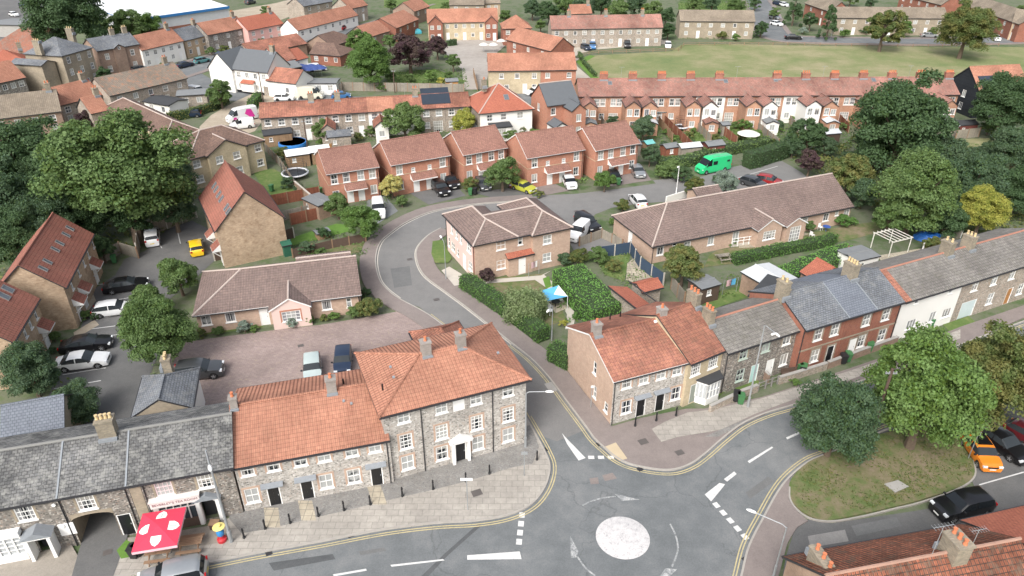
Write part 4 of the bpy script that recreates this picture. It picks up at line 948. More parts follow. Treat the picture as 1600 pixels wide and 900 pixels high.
disc('mini_roundabout',c,rr,.031,ground('scuffed_white_dome',[(.36,(.30,.295,.30)),(.46,(.48,.47,.468)),(.62,(.57,.56,.55))],s1=2.6,s2=9,s3=22),.12)
def arrow(pts,head,wd=.16):
    strip('roundabout_arrow',W(pts),-wd/2*.8,wd/2*.8,.0308,lineworn); paint('roundabout_arrow',head,lineworn,.0312)
arrow([(910,790),(925,783),(945,778),(962,776)],[(960,772),(1000,781),(972,783)])
arrow([(1047,819),(1056,838),(1059,860),(1050,886)],[(1040,888),(1058,890),(1042,905),(1028,905)])
arrow([(930,900),(915,888),(902,870)],[(891,838),(904,862),(900,872),(892,872)])
# give way bars
def bars(a,b,n,wd,fill=.62,name='give_way_line',mat=linew,first=0):
    A,B=GV(a),GV(b); d=(B-A); L=d.length; d=d/L; nn=Vector((-d.y,d.x,0)); s=L/n; m=MB()
    for i in range(first,n):
        p=A+d*(s*i); q=p+d*(s*fill); m.face([(p-nn*wd/2)[:2]+(.0302,) if False else tuple((p-nn*wd/2)[:2])+(.0302,),tuple((q-nn*wd/2)[:2])+(.0302,),tuple((q+nn*wd/2)[:2])+(.0302,),tuple((p+nn*wd/2)[:2])+(.0302,)])
    structure(m.build(name,mat))
bars((816,801),(810,857),4,.42); bars((919,715),(965,715),3,.38); bars((1116,786),(1172,848),5,.42)
paint('splitter_wedge',[(730,868),(812,862),(815,874),(730,875)]); paint('splitter_wedge',[(878,677),(884,684),(915,716),(904,720),(886,694)])
paint('splitter_wedge',[(1101,773),(1124,755),(1133,757),(1126,766),(1111,784)]); paint('lane_dash',[(1131,749),(1147,737),(1151,741),(1136,753)])
def dashes(P,o,mat=linew,wd=.11,dash=(3,3.2)): strip('centre_line',smooth_path([GV(p) for p in P],10),-wd/2,wd/2,.0306,mat,dash=dash)
paint('lane_dash',[(1168,721),(1206,698),(1208,700),(1171,724)]); paint('lane_dash',[(1228,684),(1262,669),(1263,672),(1230,687)]);
paint('lane_dash',[(520,898),(572,889),(573,892),(522,901)]); paint('lane_dash',[(610,883),(692,874),(695,876),(612,886)])
for i in range(8): 
    a=G(1275+i*48,664-i*17); b=G(1275+i*48+22,664-i*17-8)
    d=(b-a).normalized(); n_=Vector((-d.y,d.x,0))*.06; area('lane_dash',[a-n_,b-n_,b+n_,a+n_],.0306,linew,world=True)
paint('close_mark',[(786,496),(798,503),(795,505),(784,498)]) ; paint('close_mark',[(625,468),(664,497),(661,499),(622,470)],conc_l); paint('close_mark',[(618,492),(644,511),(642,512),(616,493)],conc_l)
# parking bay lines
for q in ([(150,445),(205,441)],[(130,516),(193,508)],[(150,500),(204,488)],[(145,528),(186,523)],[(130,562),(172,554)],[(98,586),(166,575)],[(85,608),(158,595)],[(277,360),(282,381)],[(250,383),(253,388)],[(165,472),(222,462)],[(1530,758),(1600,738)],[(1150,279),(1215,260)],[(1160,296),(1190,289)]):
    a,b=GV(q[0]),GV(q[1]); d=(b-a).normalized(); n=Vector((-d.y,d.x,0))*.055; area('parking_bay_line',[a-n,b-n,b+n,a+n],.0385,linew,world=True)
# ---- upper roads
def road(name,pts,wd,mat=asphalt,z=.018,pav=0): 
    p=W(pts,5); strip(name,p,-wd/2,wd/2,z,mat)
    if pav:
        strip(name.replace('road','')+'pavement',p,wd/2,wd/2+pav,.1,asphr,thick=.12); strip(name.replace('road','')+'pavement',p,-wd/2,-wd/2-pav,.1,asphr,thick=.12)
road('high_road',[(70,205),(150,165),(215,133),(280,112),(345,91),(420,76),(500,61),(560,48),(620,32),(700,8)],9.5,asphalt,.016,1.6)
road('back_road',[(275,112),(305,130),(345,146),(420,152),(520,158),(620,162),(745,158),(850,152)],8.5,asphalt,.02)
area('pub_yard',[(312,198),(330,180),(365,160),(395,146),(430,150),(425,170),(398,205),(362,218),(310,215)],.024,gravel)
area('mews_lane',[(712,62),(800,62),(770,88),(757,140),(725,140),(722,110),(705,90),(690,80)],.03,ground('pale_lane_surface',[(.3,(.27,.245,.22)),(.5,(.33,.305,.275)),(.7,(.38,.355,.32))],s1=.1,s2=.8,s3=8))
area('gravel_track',[(898,88),(925,78),(1000,72),(1050,68),(1042,62),(870,70),(862,82),(905,92),(898,98),(903,105),(925,124),(900,124),(880,100)],.032,ground('pale_gravel',[(.3,(.33,.30,.25)),(.5,(.40,.365,.31)),(.7,(.46,.42,.36))],s1=.15,s2=1,s3=8))
area('far_car_park',[(-40,-8),(85,-8),(75,25),(100,60),(60,70),(-60,60)],.02,asph3)
area('supply_yard',[(345,20),(430,5),(470,-5),(470,20),(400,45),(350,48)],.02,gravel)
area('meadow',[(903,97),(925,87),(1050,80),(1064,70),(1150,69),(1300,72),(1450,73),(1680,74),(1760,150),(1600,140),(1500,128),(940,128),(915,112)],.03,fieldg)
area('meadow_edge',[(900,96),(922,86),(930,88),(912,98),(922,110),(938,124),(925,124)],.036,lawn_b)
road('far_road',[(1150,-40),(1185,5),(1200,40),(1218,58),(1260,62),(1350,64),(1450,65),(1560,63),(1700,55)],8,asphalt,.02,1.5)
road('avenue',[(1440,-12),(1490,15),(1540,42),(1580,60)],7,asphalt,.024,1.5)
area('right_meadow',[(1490,218),(1600,214),(1700,230),(1700,300),(1560,290),(1500,250)],.03,fieldg)
# ---- gardens and lawns
area('lawn',[(395,268),(428,264),(442,272),(452,290),(468,308),(430,318),(415,300)],.05,lawn)
area('lawn',[(455,372),(525,350),(545,352),(545,362),(475,380),(455,385)],.05,lawn_b)
area('lawn',[(455,398),(575,372),(580,378),(560,395),(500,402)],.05,dry)
area('lawn',[(676,378),(692,376),(706,405),(700,412),(680,412),(674,398)],.13,lawn)
area('lawn',[(752,436),(850,428),(868,460),(885,500),(830,520),(770,470)],.05,dry)
area('front_lawn',[(750,428),(842,421),(838,410),(740,420)],.054,lawn)
area('garden_path',[(690,424),(702,418),(722,430),(722,446),(710,448)],.13,conc_l); area('garden_path',[(755,438),(845,431),(862,423),(850,430),(880,455),(900,490),(895,515),(883,515),(886,492),(868,460),(836,438),(752,444)],.06,conc_l)
area('lawn',[(848,436),(858,432),(862,448),(853,452)],.065,lawn_b)
area('patio',[(852,455),(885,450),(892,480),(868,490),(858,475)],.064,patio)
area('lawn',[(1120,392),(1330,352),(1372,346),(1392,358),(1330,375),(1200,398),(1150,412),(1100,418),(1108,400)],.05,dry)
area('terrace_patio',[(1150,374),(1188,366),(1235,358),(1265,366),(1200,386),(1155,388)],.056,patio)
area('patio',[(980,412),(992,402),(1010,420),(1035,440),(1000,445),(978,438)],.056,patio); area('lawn',[(930,400),(985,398),(980,420),(975,440),(945,430)],.05,lawn)
area('shrub_bed',[(315,525),(318,512),(420,500),(560,480),(600,478),(602,488),(560,496),(430,512)],.06,soil)
area('lawn',[(318,524),(322,512),(405,504),(412,512)],.065,lawn)
area('drive',[(830,292),(868,288),(890,298),(848,306)],.036,asphr); area('drive',[(575,312),(602,306),(622,330),(590,350),(568,330)],.036,ground('slate_drive',[(.3,(.16,.17,.18)),(.6,(.21,.22,.22))],s1=.5,s2=3,s3=10)); area('drive',[(640,302),(712,290),(728,306),(670,320)],.036,asph3)
area('drive',[(735,300),(835,290),(840,303),(780,312)],.033,asph3); area('drive',[(925,275),(1005,262),(1018,282),(950,292)],.033,asphr); area('shrub_bed',[(868,275),(930,268),(940,288),(895,298)],.04,soil)
for q,mt_ in (([(905,210),(1000,200),(1010,225),(920,235)],lawn),([(1065,210),(1100,205),(1112,232),(1085,236)],lawn),([(1120,200),(1150,195),(1195,225),(1150,235)],lawn),([(1170,195),(1230,190),(1290,225),(1250,240)],soil),([(600,115),(680,108),(730,128),(610,138)],lawn),([(560,130),(700,130),(720,140),(560,142)],dry),([(0,110),(60,95),(70,110),(20,125)],lawn),([(1090,465),(1180,440),(1200,452),(1110,485)],lawn),([(1310,440),(1350,425),(1362,440),(1320,452)],lawn),([(1370,400),(1460,385),(1470,395),(1380,412)],patio),([(1060,5),(1170,5),(1170,30),(1060,30)],lawn),([(600,-5),(780,-5),(780,18),(600,12)],lawn)): area('garden',q,.045,mt_)
area('garden',[(1470,505),(1510,492),(1535,512),(1490,525)],.05,lawn); area('front_garden',[(1105,612),(1132,603),(1136,612),(1112,628)],.125,lawn); area('front_garden',[(1146,602),(1180,590),(1192,606),(1152,622)],.127,lawn)
area('side_path',[(115,520),(148,500),(155,508),(118,530)],.05,gravel); area('side_path',[(110,460),(142,450),(150,470),(125,505),(120,500)],.05,gravel)
area('dirt_bed',[(40,560),(70,545),(95,560),(70,640),(30,660)],.05,soil); area('cafe_terrace',[(-60,930),(-60,905),(0,880),(60,866),(112,852),(122,870),(112,905),(100,940)],.129,ground('worn_concrete_yard',[(.3,(.2,.18,.155)),(.5,(.27,.245,.21)),(.7,(.32,.29,.25))],s1=.4,s2=2,s3=12))
area('cafe_terrace',[(200,842),(240,838),(358,818),(362,846),(225,872),(200,868)],.129,ground('worn_concrete_yard',[]))
area('arch_drive',[(110,905),(128,850),(112,820),(118,780),(195,770),(200,840),(178,902)],.127,asph3)
area('lawn',[(183,862),(198,845),(210,852),(205,872),(190,875)],.13,lawn_b)

# road repairs, covers and gullies
seal=ground('bitumen_repair',[(.3,(.07,.075,.078)),(.6,(.10,.105,.108))],s1=.3,s2=2,s3=14); seal2=ground('older_road_patch',[(.3,(.125,.128,.128)),(.6,(.155,.157,.155))],s1=.3,s2=2,s3=14)
area('road_patch',[(747,819),(753,821),(700,868),(668,902),(657,902),(694,866)],.0262,seal); area('road_patch',[(560,862),(600,856),(604,861),(564,868)],.0264,seal2); area('road_patch',[(420,880),(520,866),(524,874),(428,892)],.0266,seal)
area('road_patch',[(921,748),(934,746),(936,756),(923,757)],.0264,asphr); area('road_patch',[(941,743),(957,739),(964,748),(945,752)],.0266,asphr); area('road_patch',[(1165,770),(1200,745),(1210,752),(1172,780)],.0262,seal2); area('road_patch',[(610,420),(640,416),(644,446),(616,450)],.030,seal2); area('road_patch',[(850,600),(862,597),(872,610),(860,614)],.032,conc)
for x,y in ((548,836),(851,703),(936,694),(1165,874),(1000,733),(420,864)):
    a=G(x,y,.032); mb_=MB(); mb_.box(-.22,-.22,0,.22,.22,.012); o=mb_.build('gully_cover',dark,loc=tuple(a),rz=.5); structure(o)
for x,y,r_ in ((1062,707),(1005,690),(745,770),(722,795),(640,400),(1068,600)) if False else ((1062,707,.35),(1005,690,.4),(745,770,.4),(640,405,.33),(682,468,.33),(168,863,.3),(900,330,.3),(470,540,.3)):
    a=G(x,y,.136 if y>600 and x!=470 else .04); mb_=MB(); mb_.box(-r_,-r_*.8,0,r_,r_*.8,.008); structure(mb_.build('manhole_cover',plain('cast_iron_cover',(.10,.09,.085),.6),loc=tuple(a),rz=.4))
# ================= buildings =================
FL=(fl_l,br_pink,br_pink); SEAMS=[]; AER=[]
# 1 flint terrace with orange pantiles
h=house('flint_terrace','pale flint terrace with orange pantile roof and three black doors beside the taller flint block','house',(363,733),(609,688),4.7,D=9.75,pitch=22,ends='gw',walls=FL,roof=pantile,wallname='flint_wall')
for x,y in ((387,738),(428,733),(470,724),(507,717),(550,709),(586,702)): h.at('s3',x,y,sur=br_pink)
for x,y in ((396,782),(511,760),(554,752)): h.at('s2',x,y,sur=br_pink)
for x,y in ((430,780),(481,768),(589,745)): h.at('d',x,y,canopy=True)
h.finish(); h.chimney(u=.25,cw=.55,cd=.6,up=.7,mat=newchim,pots=1); h.chimney(px=519,py=612,cw=.75,cd=.7,up=1.0,mat=newchim); h.vent(537,600); h.pipe(u=h.w-.25)
for x,y in ((537,627),(549,631)): h.panel(x,y,.18,.2,'roof_vent',lead,.12)
# 2 three storey flint block, hipped
h=house('flint_block','three storey pale flint building with hipped orange pantile roof and arched white doorcase','building',(592,653),(831,593),6.9,D=9.0,pitch=20,ends='hh',walls=(fl_l,fl_l,br_pink),roof=pantile,wallname='flint_wall',ov=.35)
L3=(0,2.4,4.75)
for x,y in ((631,654),(690,641),(744,629),(794,612)): h.op('f','s3',*(lambda q:(q[0],5.55))(h.pix('f',x,y)))
u,_=h.pix('f',717,635); h.op('f','blank',u,5.35)
for x,y in ((634,686),(745,663),(794,645),(690,673)): h.op('f','s',*(lambda q:(q[0],2.95))(h.pix('f',x,y)),sur=br_pink)
for x,y in ((637,723),(691,713),(747,699),(794,683)): h.op('f','s2',*(lambda q:(q[0],.8))(h.pix('f',x,y)),sur=br_pink)
u,_=h.pix('f',720,707); h.op('f','d',u,.05)
for v in (2.2,5): h.op('r','s3',v,1.2); h.op('r','s3',v,3.6)
h.finish()
g=MB(); x=u; g.box(x-.75,h.fy-.3,0,x-.52,h.fy,2.3); g.box(x+.52,h.fy-.3,0,x+.75,h.fy,2.3)
for k in range(10):
    a0,a1=math.pi*k/10,math.pi*(k+1)/10; g.face([(x-math.cos(a0)*.62,h.fy-.34,2.3+math.sin(a0)*.42),(x-math.cos(a1)*.62,h.fy-.34,2.3+math.sin(a1)*.42),(x-math.cos(a1)*.85,h.fy-.34,2.4+math.sin(a1)*.55),(x-math.cos(a0)*.85,h.fy-.34,2.4+math.sin(a0)*.55)])
g.box(x-.95,h.fy-.4,2.3,x+.95,h.fy,2.42); g.face([(x-1,h.fy-.45,2.5),(x+1,h.fy-.45,2.5),(x,h.fy-.45,3.0)]); g.face([(x-1,h.fy-.45,2.5),(x,h.fy-.45,3.0),(x,h.fy,3.0),(x-1,h.fy,2.5)][::-1]); g.face([(x+1,h.fy-.45,2.5),(x,h.fy-.45,3.0),(x,h.fy,3.0),(x+1,h.fy,2.5)])
g.build('doorcase',white,h.root,xf=h.X)
h.chimney(px=666,py=556,cw=.75,cd=.7,up=1.0,mat=newchim); h.chimney(px=720,py=542,cw=.75,cd=.7,up=1.0,mat=newchim); h.pipe(661,690); h.pipe(770,670); h.vent(598,608)
for x,y in ((610,574),(615,590),(778,552)): h.panel(x,y,.18,.2,'roof_vent',lead,.12)
w_=lwing(h,5.6,10.4,h.D-1,h.D+3.6,5.4,pitch=28,ends='hw',walls=br_pink,roof=pantile2,wallname='rear_wing_wall'); w_.finish()
# 3 end terrace
h=house('end_terrace_house','end terrace with blank pale brick gable and flint front at the corner of the close','house',(961,597),(1080,566),4.9,D=9.3,pitch=23,ends='gw',walls=FL,roof=pantile2,wallname='flint_wall',verge=white)
for x,y in ((979,602),(1006,594),(1033,587),(1058,580)): h.at('s3',x,y,sur=br_pink)
for x,y in ((978,641),(1055,619)): h.at('s2',x,y,sur=br_pink)
for x,y in ((1001,637),(1031,628)): h.at('d',x,y,canopy=True)
h.op('l','t',3.6,3.25); h.op('l','t',3.3,.8); h.op('l','c1',1.2,.8)
h.finish(); h.chimney(u=.55,cw=.7,cd=.75,up=.9,mat=newchim); h.chimney(u=h.w-.35,cw=.7,cd=.75,up=.9,mat=newchim); h.pipe(u=.2); h.vent(953,499,.6); h.vent(969,495,.6); h.panel(1024,503,.25,.25,'roof_vent',white,.12)
HB=h
# orange lean wings at the rear
w_=wing(h,(951,447),(1040,517),3.6,D=2.6,pitch=-18,ends='gw',walls=fl_m,roof=redplain,wallname='outbuilding_wall',lean=True); w_.finish()
w_=wing(h,(1005,457),(1036,449),2.5,D=2.4,pitch=24,ends='gg',walls=fl_m,roof=redplain,wallname='outbuilding_wall'); w_.finish()
# 4 yellow brick neighbour
h=house('yellow_brick_house','yellow brick house with bright orange roof and white ground floor bay','house',(1080,570),(1138,546),4.9,D=9.7,pitch=27,ends='ww',walls=br_yel,roof=pantile2)
for x,y in ((1088,571),(1115,562)): h.at('sb',x,y)
h.at('dg',1084,612); h.finish(); h.chimney(u=h.w-.05,cw=.6,cd=1.3,up=1.0,pots=3,mat=oldchim,below=1.6); h.pipe(u=h.w-.2)
b=MB(); u,_=h.pix('f',1114,600); u=h.w-1.75; y0=h.fy
P=[(u-1.3,y0),(u-.8,y0-.9),(u+.8,y0-.9),(u+1.3,y0)]
b.prism(P,0,.7); b.prism([(p[0],p[1]) for p in P],2.2,2.45)
for i in range(3):
    p,q=P[i],P[i+1]; n_=3 if i!=1 else 4
    for k in range(n_+1):
        x=p[0]+(q[0]-p[0])*k/n_; y=p[1]+(q[1]-p[1])*k/n_; b.box(x-.04,y-.04+.03,.7,x+.04,y+.07,2.2)
    b.box(min(p[0],q[0])+.05 if i==1 else (p[0]+q[0])/2-.2,min(p[1],q[1]) if i==1 else (p[1]+q[1])/2,1.42,max(p[0],q[0])-.05 if i==1 else (p[0]+q[0])/2+.2,(min(p[1],q[1])+.05) if i==1 else (p[1]+q[1])/2+.05,1.47)
o=b.build('bay_window',white,h.root,xf=h.X)
g=MB()
for i in range(3):
    p,q=P[i],P[i+1]; g.face([(p[0],p[1]+.06,.7),(q[0],q[1]+.06,.7),(q[0],q[1]+.06,2.2),(p[0],p[1]+.06,2.2)])
g.build('pane',plain('net_curtained_glass',(.38,.40,.41),.2,var=.3,scale=6),o,xf=h.X)
g=MB(); PP=[(u-1.45,y0),(u-.9,y0-1.05),(u+.9,y0-1.05),(u+1.45,y0)]; g.prism(PP,2.455,2.6,bottom=True); g.build('bay_roof',felt_b,o,xf=h.X)
# 5 grey tiled dark flint cottages
h=house('flint_cottages','dark flint cottages with weathered grey tile roof behind the pavement lamp','house',(1138,553),(1258,514),4.8,D=6.6,pitch=26,ends='ww',walls=(fl_d,fl_d,fl_d),roof=pantile_g,ridge_mat=ridge_t)
h.at('sd',1161,558,sur=br_grey); h.at('sd',1196,547); h.at('n',1228,537,sur=br_grey); h.at('sd',1157,583); h.at('n',1224,564); h.at('dt',1178,583); h.at('dw',1202,575)
h.finish(); h.chimney(u=.15,cw=.6,cd=1.15,up=1.1,pots=3,below=1.6); h.chimney(u=h.w-.1,cw=.6,cd=1.15,up=1.1,pots=2,potm=pot_b,below=1.6); h.pipe(u=.25); h.panel(1207,523,.3,.2,'roof_vent',white,.15)
# 6 red brick terrace, three roofs of slate
for i,(a,b,r,lb,rm) in enumerate((((1260,517),(1328,497),(1245,450),'red brick terrace house with lichened slate roof, next to the dark flint cottages',slate),((1328,497),(1372,484),(1310,432),'red brick terrace house under smooth blue new slate with a white door',slate_n),((1372,484),(1415,472),(1365,418),'red brick terrace house with pale patched slates, next to the white rendered house',slate))):
    h=house('brick_terrace_house',lb,'house',a,b,5.2,D=8.0,pitch=25,ends='ww',walls=(br_dred,br_dred,br_dred),roof=rm)
    for x,y in (((1279,522),(1305,514)),((1354,500),),((1385,490),))[i]: h.at('s2',x,y,sur=br_grey)
    for x,y in (((1274,552),),((1347,530),),((1379,520),))[i]: h.at('s2',x,y,sur=br_grey)
    for st,x,y in ((('d',1297,550),('d',1314,545)),(('dw',1332,538),),(('dg',1392,521),))[i]: h.at(st,x,y,sur=br_grey)
    h.finish()
    g=MB(); g.box(.02,h.fy-.04,2.55,h.w-.02,h.fy-.002,2.72); g.build('string_course',br_grey,h.root,xf=h.X)
    if i==0: h.chimney(u=.3,cw=.8,cd=1.1,up=1.2,pots=2,potm=pot_b,below=1.6); h.pipe(u=.1)
    if i<2: SEAMS.append((h,h.w-.02))
    if i==1: h.chimney(u=h.w-.1,cw=.9,cd=1.3,up=1.25,pots=4,potm=pot_b,below=1.6)
    if i==2: h.pipe(u=h.w-.2); 
# 7 white house and 8 flint with grey roof
h=house('white_house','white rendered street house with plain grey tile roof, its small windows dark','house',(1415,473),(1510,444),4.9,D=7.5,pitch=25,ends='ww',walls=render_w,roof=pantile_g,ridge_mat=ridge_t)
for x,y in ((1431,476),(1483,462)): h.at('sm',x,y)
h.at('w2',1425,502); h.at('w2',1480,486); h.at('n',1458,492)
h.finish(); g=MB(); g.box(.02,.0,-.0,.9,h.D/2/math.cos(h.p),.06); o=g.build('verge_tiles',pantile2,h.roof_obj); o.matrix_local=h.X@Matrix.Translation((0,0,h.he+.01))@Matrix.Rotation(h.p,4,'X')
h=house('flint_street_house','brown grey flint street house with varnished door at the right edge','house',(1510,444),(1660,398),4.9,D=7.5,pitch=25,ends='ww',walls=fl_m,roof=pantile_g,ridge_mat=ridge_t)
for x,y in ((1521,454),(1553,440),(1581,431)): h.at('s2',x,y,sur=br_grey)
h.at('s2',1548,464); h.at('s2',1594,452); h.at('do',1576,460); h.at('g',1512,480)
h.finish(); h.chimney(px=1478,py=394,u=None,cw=.8,cd=1.2,up=1.2,pots=2,potm=pot_b); h.chimney(px=1512,py=383,cw=.8,cd=1.2,up=1.2,pots=3,potm=pot_b,yy=h.D/2)
# rear wings behind this street
for a,b,he,D,lb,wl,rf,pt,en,lean in (((1170,462),(1222,480),2.6,5,'rear flint outbuilding with black felt roof behind the dark flint cottages',fl_m,felt_b,6,'gg',True),((1158,425),(1205,452),2.6,4.5,'brick garage with long pale sheet roof behind the terrace',gardenwall,sheet,8,'gg',False),((1250,425),(1275,440),2.4,4.5,'tiled lean outbuilding among the vines',gardenwall,redplain,30,'gg',False)):
    h=house('outbuilding',lb,'outbuilding',a,b,he,D,pitch=pt,ends=en,walls=wl,roof=rf,ov=.15,lean=lean,gut=False); h.op('f','sm',h.w*.6,1.2); h.finish()
AER.append((h,3.0))
# 9 front left street: three grey roofed flint buildings
LR=dict(pitch=25,roof=slate_o,ridge_mat=plain('stone_ridge',(.2,.2,.19),.9))
ra,rb=GV((-60,806),4.9),GV((362,731),4.9)
def cut(px):  # point on the street eave line under photo column px
    best=None
    for k in range(401):
        p=ra.lerp(rb,k/400); v=p-Vector((0,0,CH)); cx=v.x; cz=v.y*math.cos(PITCH)+(CH-4.9)*math.sin(PITCH); x=800+F*cx/cz
        if best is None or abs(x-px)<best[0]: best=(abs(x-px),p)
    return best[1]
A1,A2,A3,A4=ra,cut(89),cut(197),rb
h=house('flint_shop','dark flint shop with lichened stone slates, white shopfront and white pillared door','shop',A1,A2,4.9,D=7.9,ends='gw',walls=(fl_d,fl_d,fl_d),**LR)
h.at('sb',40,804,sur=br_grey); u,_=h.pix('f',70,845); h.op('f','open',u,.05,mat=None)
h.finish(); DR=u
g=MB(); g.box(u-.8,h.fy-.9,0,u-.58,h.fy-.004,2.15); g.box(u+.58,h.fy-.9,0,u+.8,h.fy-.004,2.15); g.box(u-.9,h.fy-1.0,2.15,u+.9,h.fy-.004,2.27); g.build('doorcase',white,h.root,xf=h.X)
g=MB(); g.face([(u-1,h.fy-1.05,2.28),(u+1,h.fy-1.05,2.28),(u,h.fy-1.05,2.8)]); g.face([(u-1,h.fy-1.05,2.28),(u,h.fy-1.05,2.8),(u,h.fy,2.8),(u-1,h.fy,2.28)][::-1]); g.face([(u+1,h.fy-1.05,2.28),(u,h.fy-1.05,2.8),(u,h.fy,2.8),(u+1,h.fy,2.28)]); g.build('pediment',lead,h.root,xf=h.X)
g=MB(); g.box(u-.47,h.fy+.5,0,u+.47,h.fy+.56,2.1); g.build('door',dark,h.root,xf=h.X); g=MB(); g.box(u+1.15,h.fy-.05,1.2,u+2.15,h.fy-.004,2.3); g.build('notice_board',white,h.root,xf=h.X)
us,_=h.pix('f',5,860); g=MB(); x0,x1=us-2.6,us+1.6
g.box(x0,h.fy-.55,0,x1,h.fy-.004,.75); g.box(x0,h.fy-.55,2.3,x1,h.fy-.004,2.75)
for k in range(9): x=x0+(x1-x0)*k/8; g.box(x-.05,h.fy-.5,.75,x+.05,h.fy-.4,2.3)
for k in range(3): z=1.1+.4*k; g.box(x0+.05,h.fy-.48,z,x1-.05,h.fy-.42,z+.04)
o=g.build('shopfront',white,h.root,xf=h.X); g=MB(); g.face([(x0,h.fy-.42,.75),(x1,h.fy-.42,.75),(x1,h.fy-.42,2.3),(x0,h.fy-.42,2.3)]); g.build('pane',plain('net_curtained_glass',(.38,.40,.41)),o,xf=h.X)
h.pipe(u=h.w-.1)
for px,py in ((84,788),(98,821)):
    uu,zz=h.pix('f',px,py); g=MB(); g.tube([(uu,h.fy-.02,zz),(uu,h.fy-.12,zz)],.14,10); g.build('alarm_box',white,h.root,xf=h.X)
SEAMS.append((h,h.w-.02))
h=house('archway_house','dark flint house over a wide coach archway with one small black door','house',A2,A3,4.9,D=h.D,ends='ww',walls=(fl_d,fl_d,fl_d),**LR)
h.at('sb',137,791,sur=br_grey); h.at('d',206-6,825)
# archway: a wide opening through the front and the back of the ground floor
u0,_=h.pix('f',112,838); u1,_=h.pix('f',185,822); u0=max(.15,u0); ST['arch']=(u1-u0,2.75,0,1,1,None,'o'); h.op('f','arch',(u0+u1)/2,0); h.op('b','arch',(u0+u1)/2,0)
h.finish(); h.pipe(u=h.w-.25); h.chimney(px=175,py=690,cw=1.15,cd=.85,up=1.2,pots=4,potm=pot_b,below=1.6)
g=MB(); g.box(u0-.04,h.fy,-.1,u0,h.D-h.fy,2.75); g.box(u1,h.fy,-.1,u1+.04,h.D-h.fy,2.75); g.box(u0-.04,h.fy+.02,2.75,u1+.04,h.D-h.fy-.02,2.85); g.build('arch_lining',br_grey,h.root,xf=h.X)
g=MB(); 
for k in range(12):
    t0,t1=k/12,(k+1)/12; z0=2.42+.33*math.sin(math.pi*t0)**.5; z1=2.42+.33*math.sin(math.pi*t1)**.5; x0=u0+(u1-u0)*t0; x1=u0+(u1-u0)*t1
    g.face([(x0,h.fy-.01,z0),(x1,h.fy-.01,z1),(x1,h.fy-.01,2.98),(x0,h.fy-.01,2.98)]); g.face([(x0,h.fy-.01,z0),(x0,h.fy+.3,z0),(x1,h.fy+.3,z1),(x1,h.fy-.01,z1)])
g.build('arch_ring',br_grey,h.root,xf=h.X)
SEAMS.append((h,h.w-.02))
h=house('corner_tea_room','dark flint tea room with white signboard over its window and a pedimented doorway','cafe',A3,A4,4.9,D=h.D,ends='wg',walls=(fl_d,fl_d,fl_d),**LR)
h.at('sb',257,766,sur=br_grey,mat=plain('pink_white_paint',(.66,.55,.56),.5)); h.at('sb',322,753,sur=br_grey); u,_=h.pix('f',330,800); h.op('f','open',u,.05); ud=u
h.finish(); h.pipe(u=.9)
g=MB(); g.box(.02,h.fy-.03,0,.75,h.fy-.002,4.8); g.build('brick_pier',br_grey,h.root,xf=h.X)
g=MB(); g.box(u-.47,h.fy+.5,0,u+.47,h.fy+.56,2.1); g.build('door',dark,h.root,xf=h.X)
g=MB(); g.box(u-.8,h.fy-.35,0,u-.55,h.fy-.004,2.2); g.box(u+.55,h.fy-.35,0,u+.8,h.fy-.004,2.2)
for k in range(8):
    a0,a1=math.pi*k/8,math.pi*(k+1)/8; g.face([(u-math.cos(a0)*.6,h.fy-.36,2.0+math.sin(a0)*.35),(u-math.cos(a1)*.6,h.fy-.36,2.0+math.sin(a1)*.35),(u-math.cos(a1)*.85,h.fy-.36,2.2+math.sin(a1)*.45),(u-math.cos(a0)*.85,h.fy-.36,2.2+math.sin(a0)*.45)])
g.build('doorcase',white,h.root,xf=h.X)
g=MB(); g.face([(u-1,h.fy-.45,2.35),(u+1,h.fy-.45,2.35),(u,h.fy-.45,2.85)]); g.face([(u-1,h.fy-.45,2.35),(u,h.fy-.45,2.85),(u,h.fy,2.85),(u-1,h.fy,2.35)][::-1]); g.face([(u+1,h.fy-.45,2.35),(u,h.fy-.45,2.85),(u,h.fy,2.85),(u+1,h.fy,2.35)]); g.build('pediment',lead,h.root,xf=h.X)
ua,_=h.pix('f',243,800); ub,_=h.pix('f',314,785); sf=plain('shell_pink_shopfront',(.66,.60,.58),.5)
g=MB(); g.box(ua,h.fy-.3,0,ua+.35,h.fy-.004,2.45); g.box(ub-.35,h.fy-.3,0,ub,h.fy-.004,2.45); g.box(ua+.35,h.fy-.3,0,ub-.35,h.fy-.004,.8,1); g.box(ua-.1,h.fy-.42,2.45,ub+.1,h.fy-.004,3.05); g.box(ua-.15,h.fy-.5,3.052,ub+.15,h.fy-.004,3.13)
for k in range(1,5): x=ua+.35+(ub-ua-.7)*k/5; g.box(x-.04,h.fy-.25,.8,x+.04,h.fy-.15,2.45)
g.box(ua+.35,h.fy-.24,1.95,ub-.35,h.fy-.16,2.0)
o=g.build('shopfront',[sf,wood_d],h.root,xf=h.X)
g=MB(); g.face([(ua+.35,h.fy-.17,.8),(ub-.35,h.fy-.17,.8),(ub-.35,h.fy-.17,2.45),(ua+.35,h.fy-.17,2.45)]); g.build('pane',glassd,o,xf=h.X)
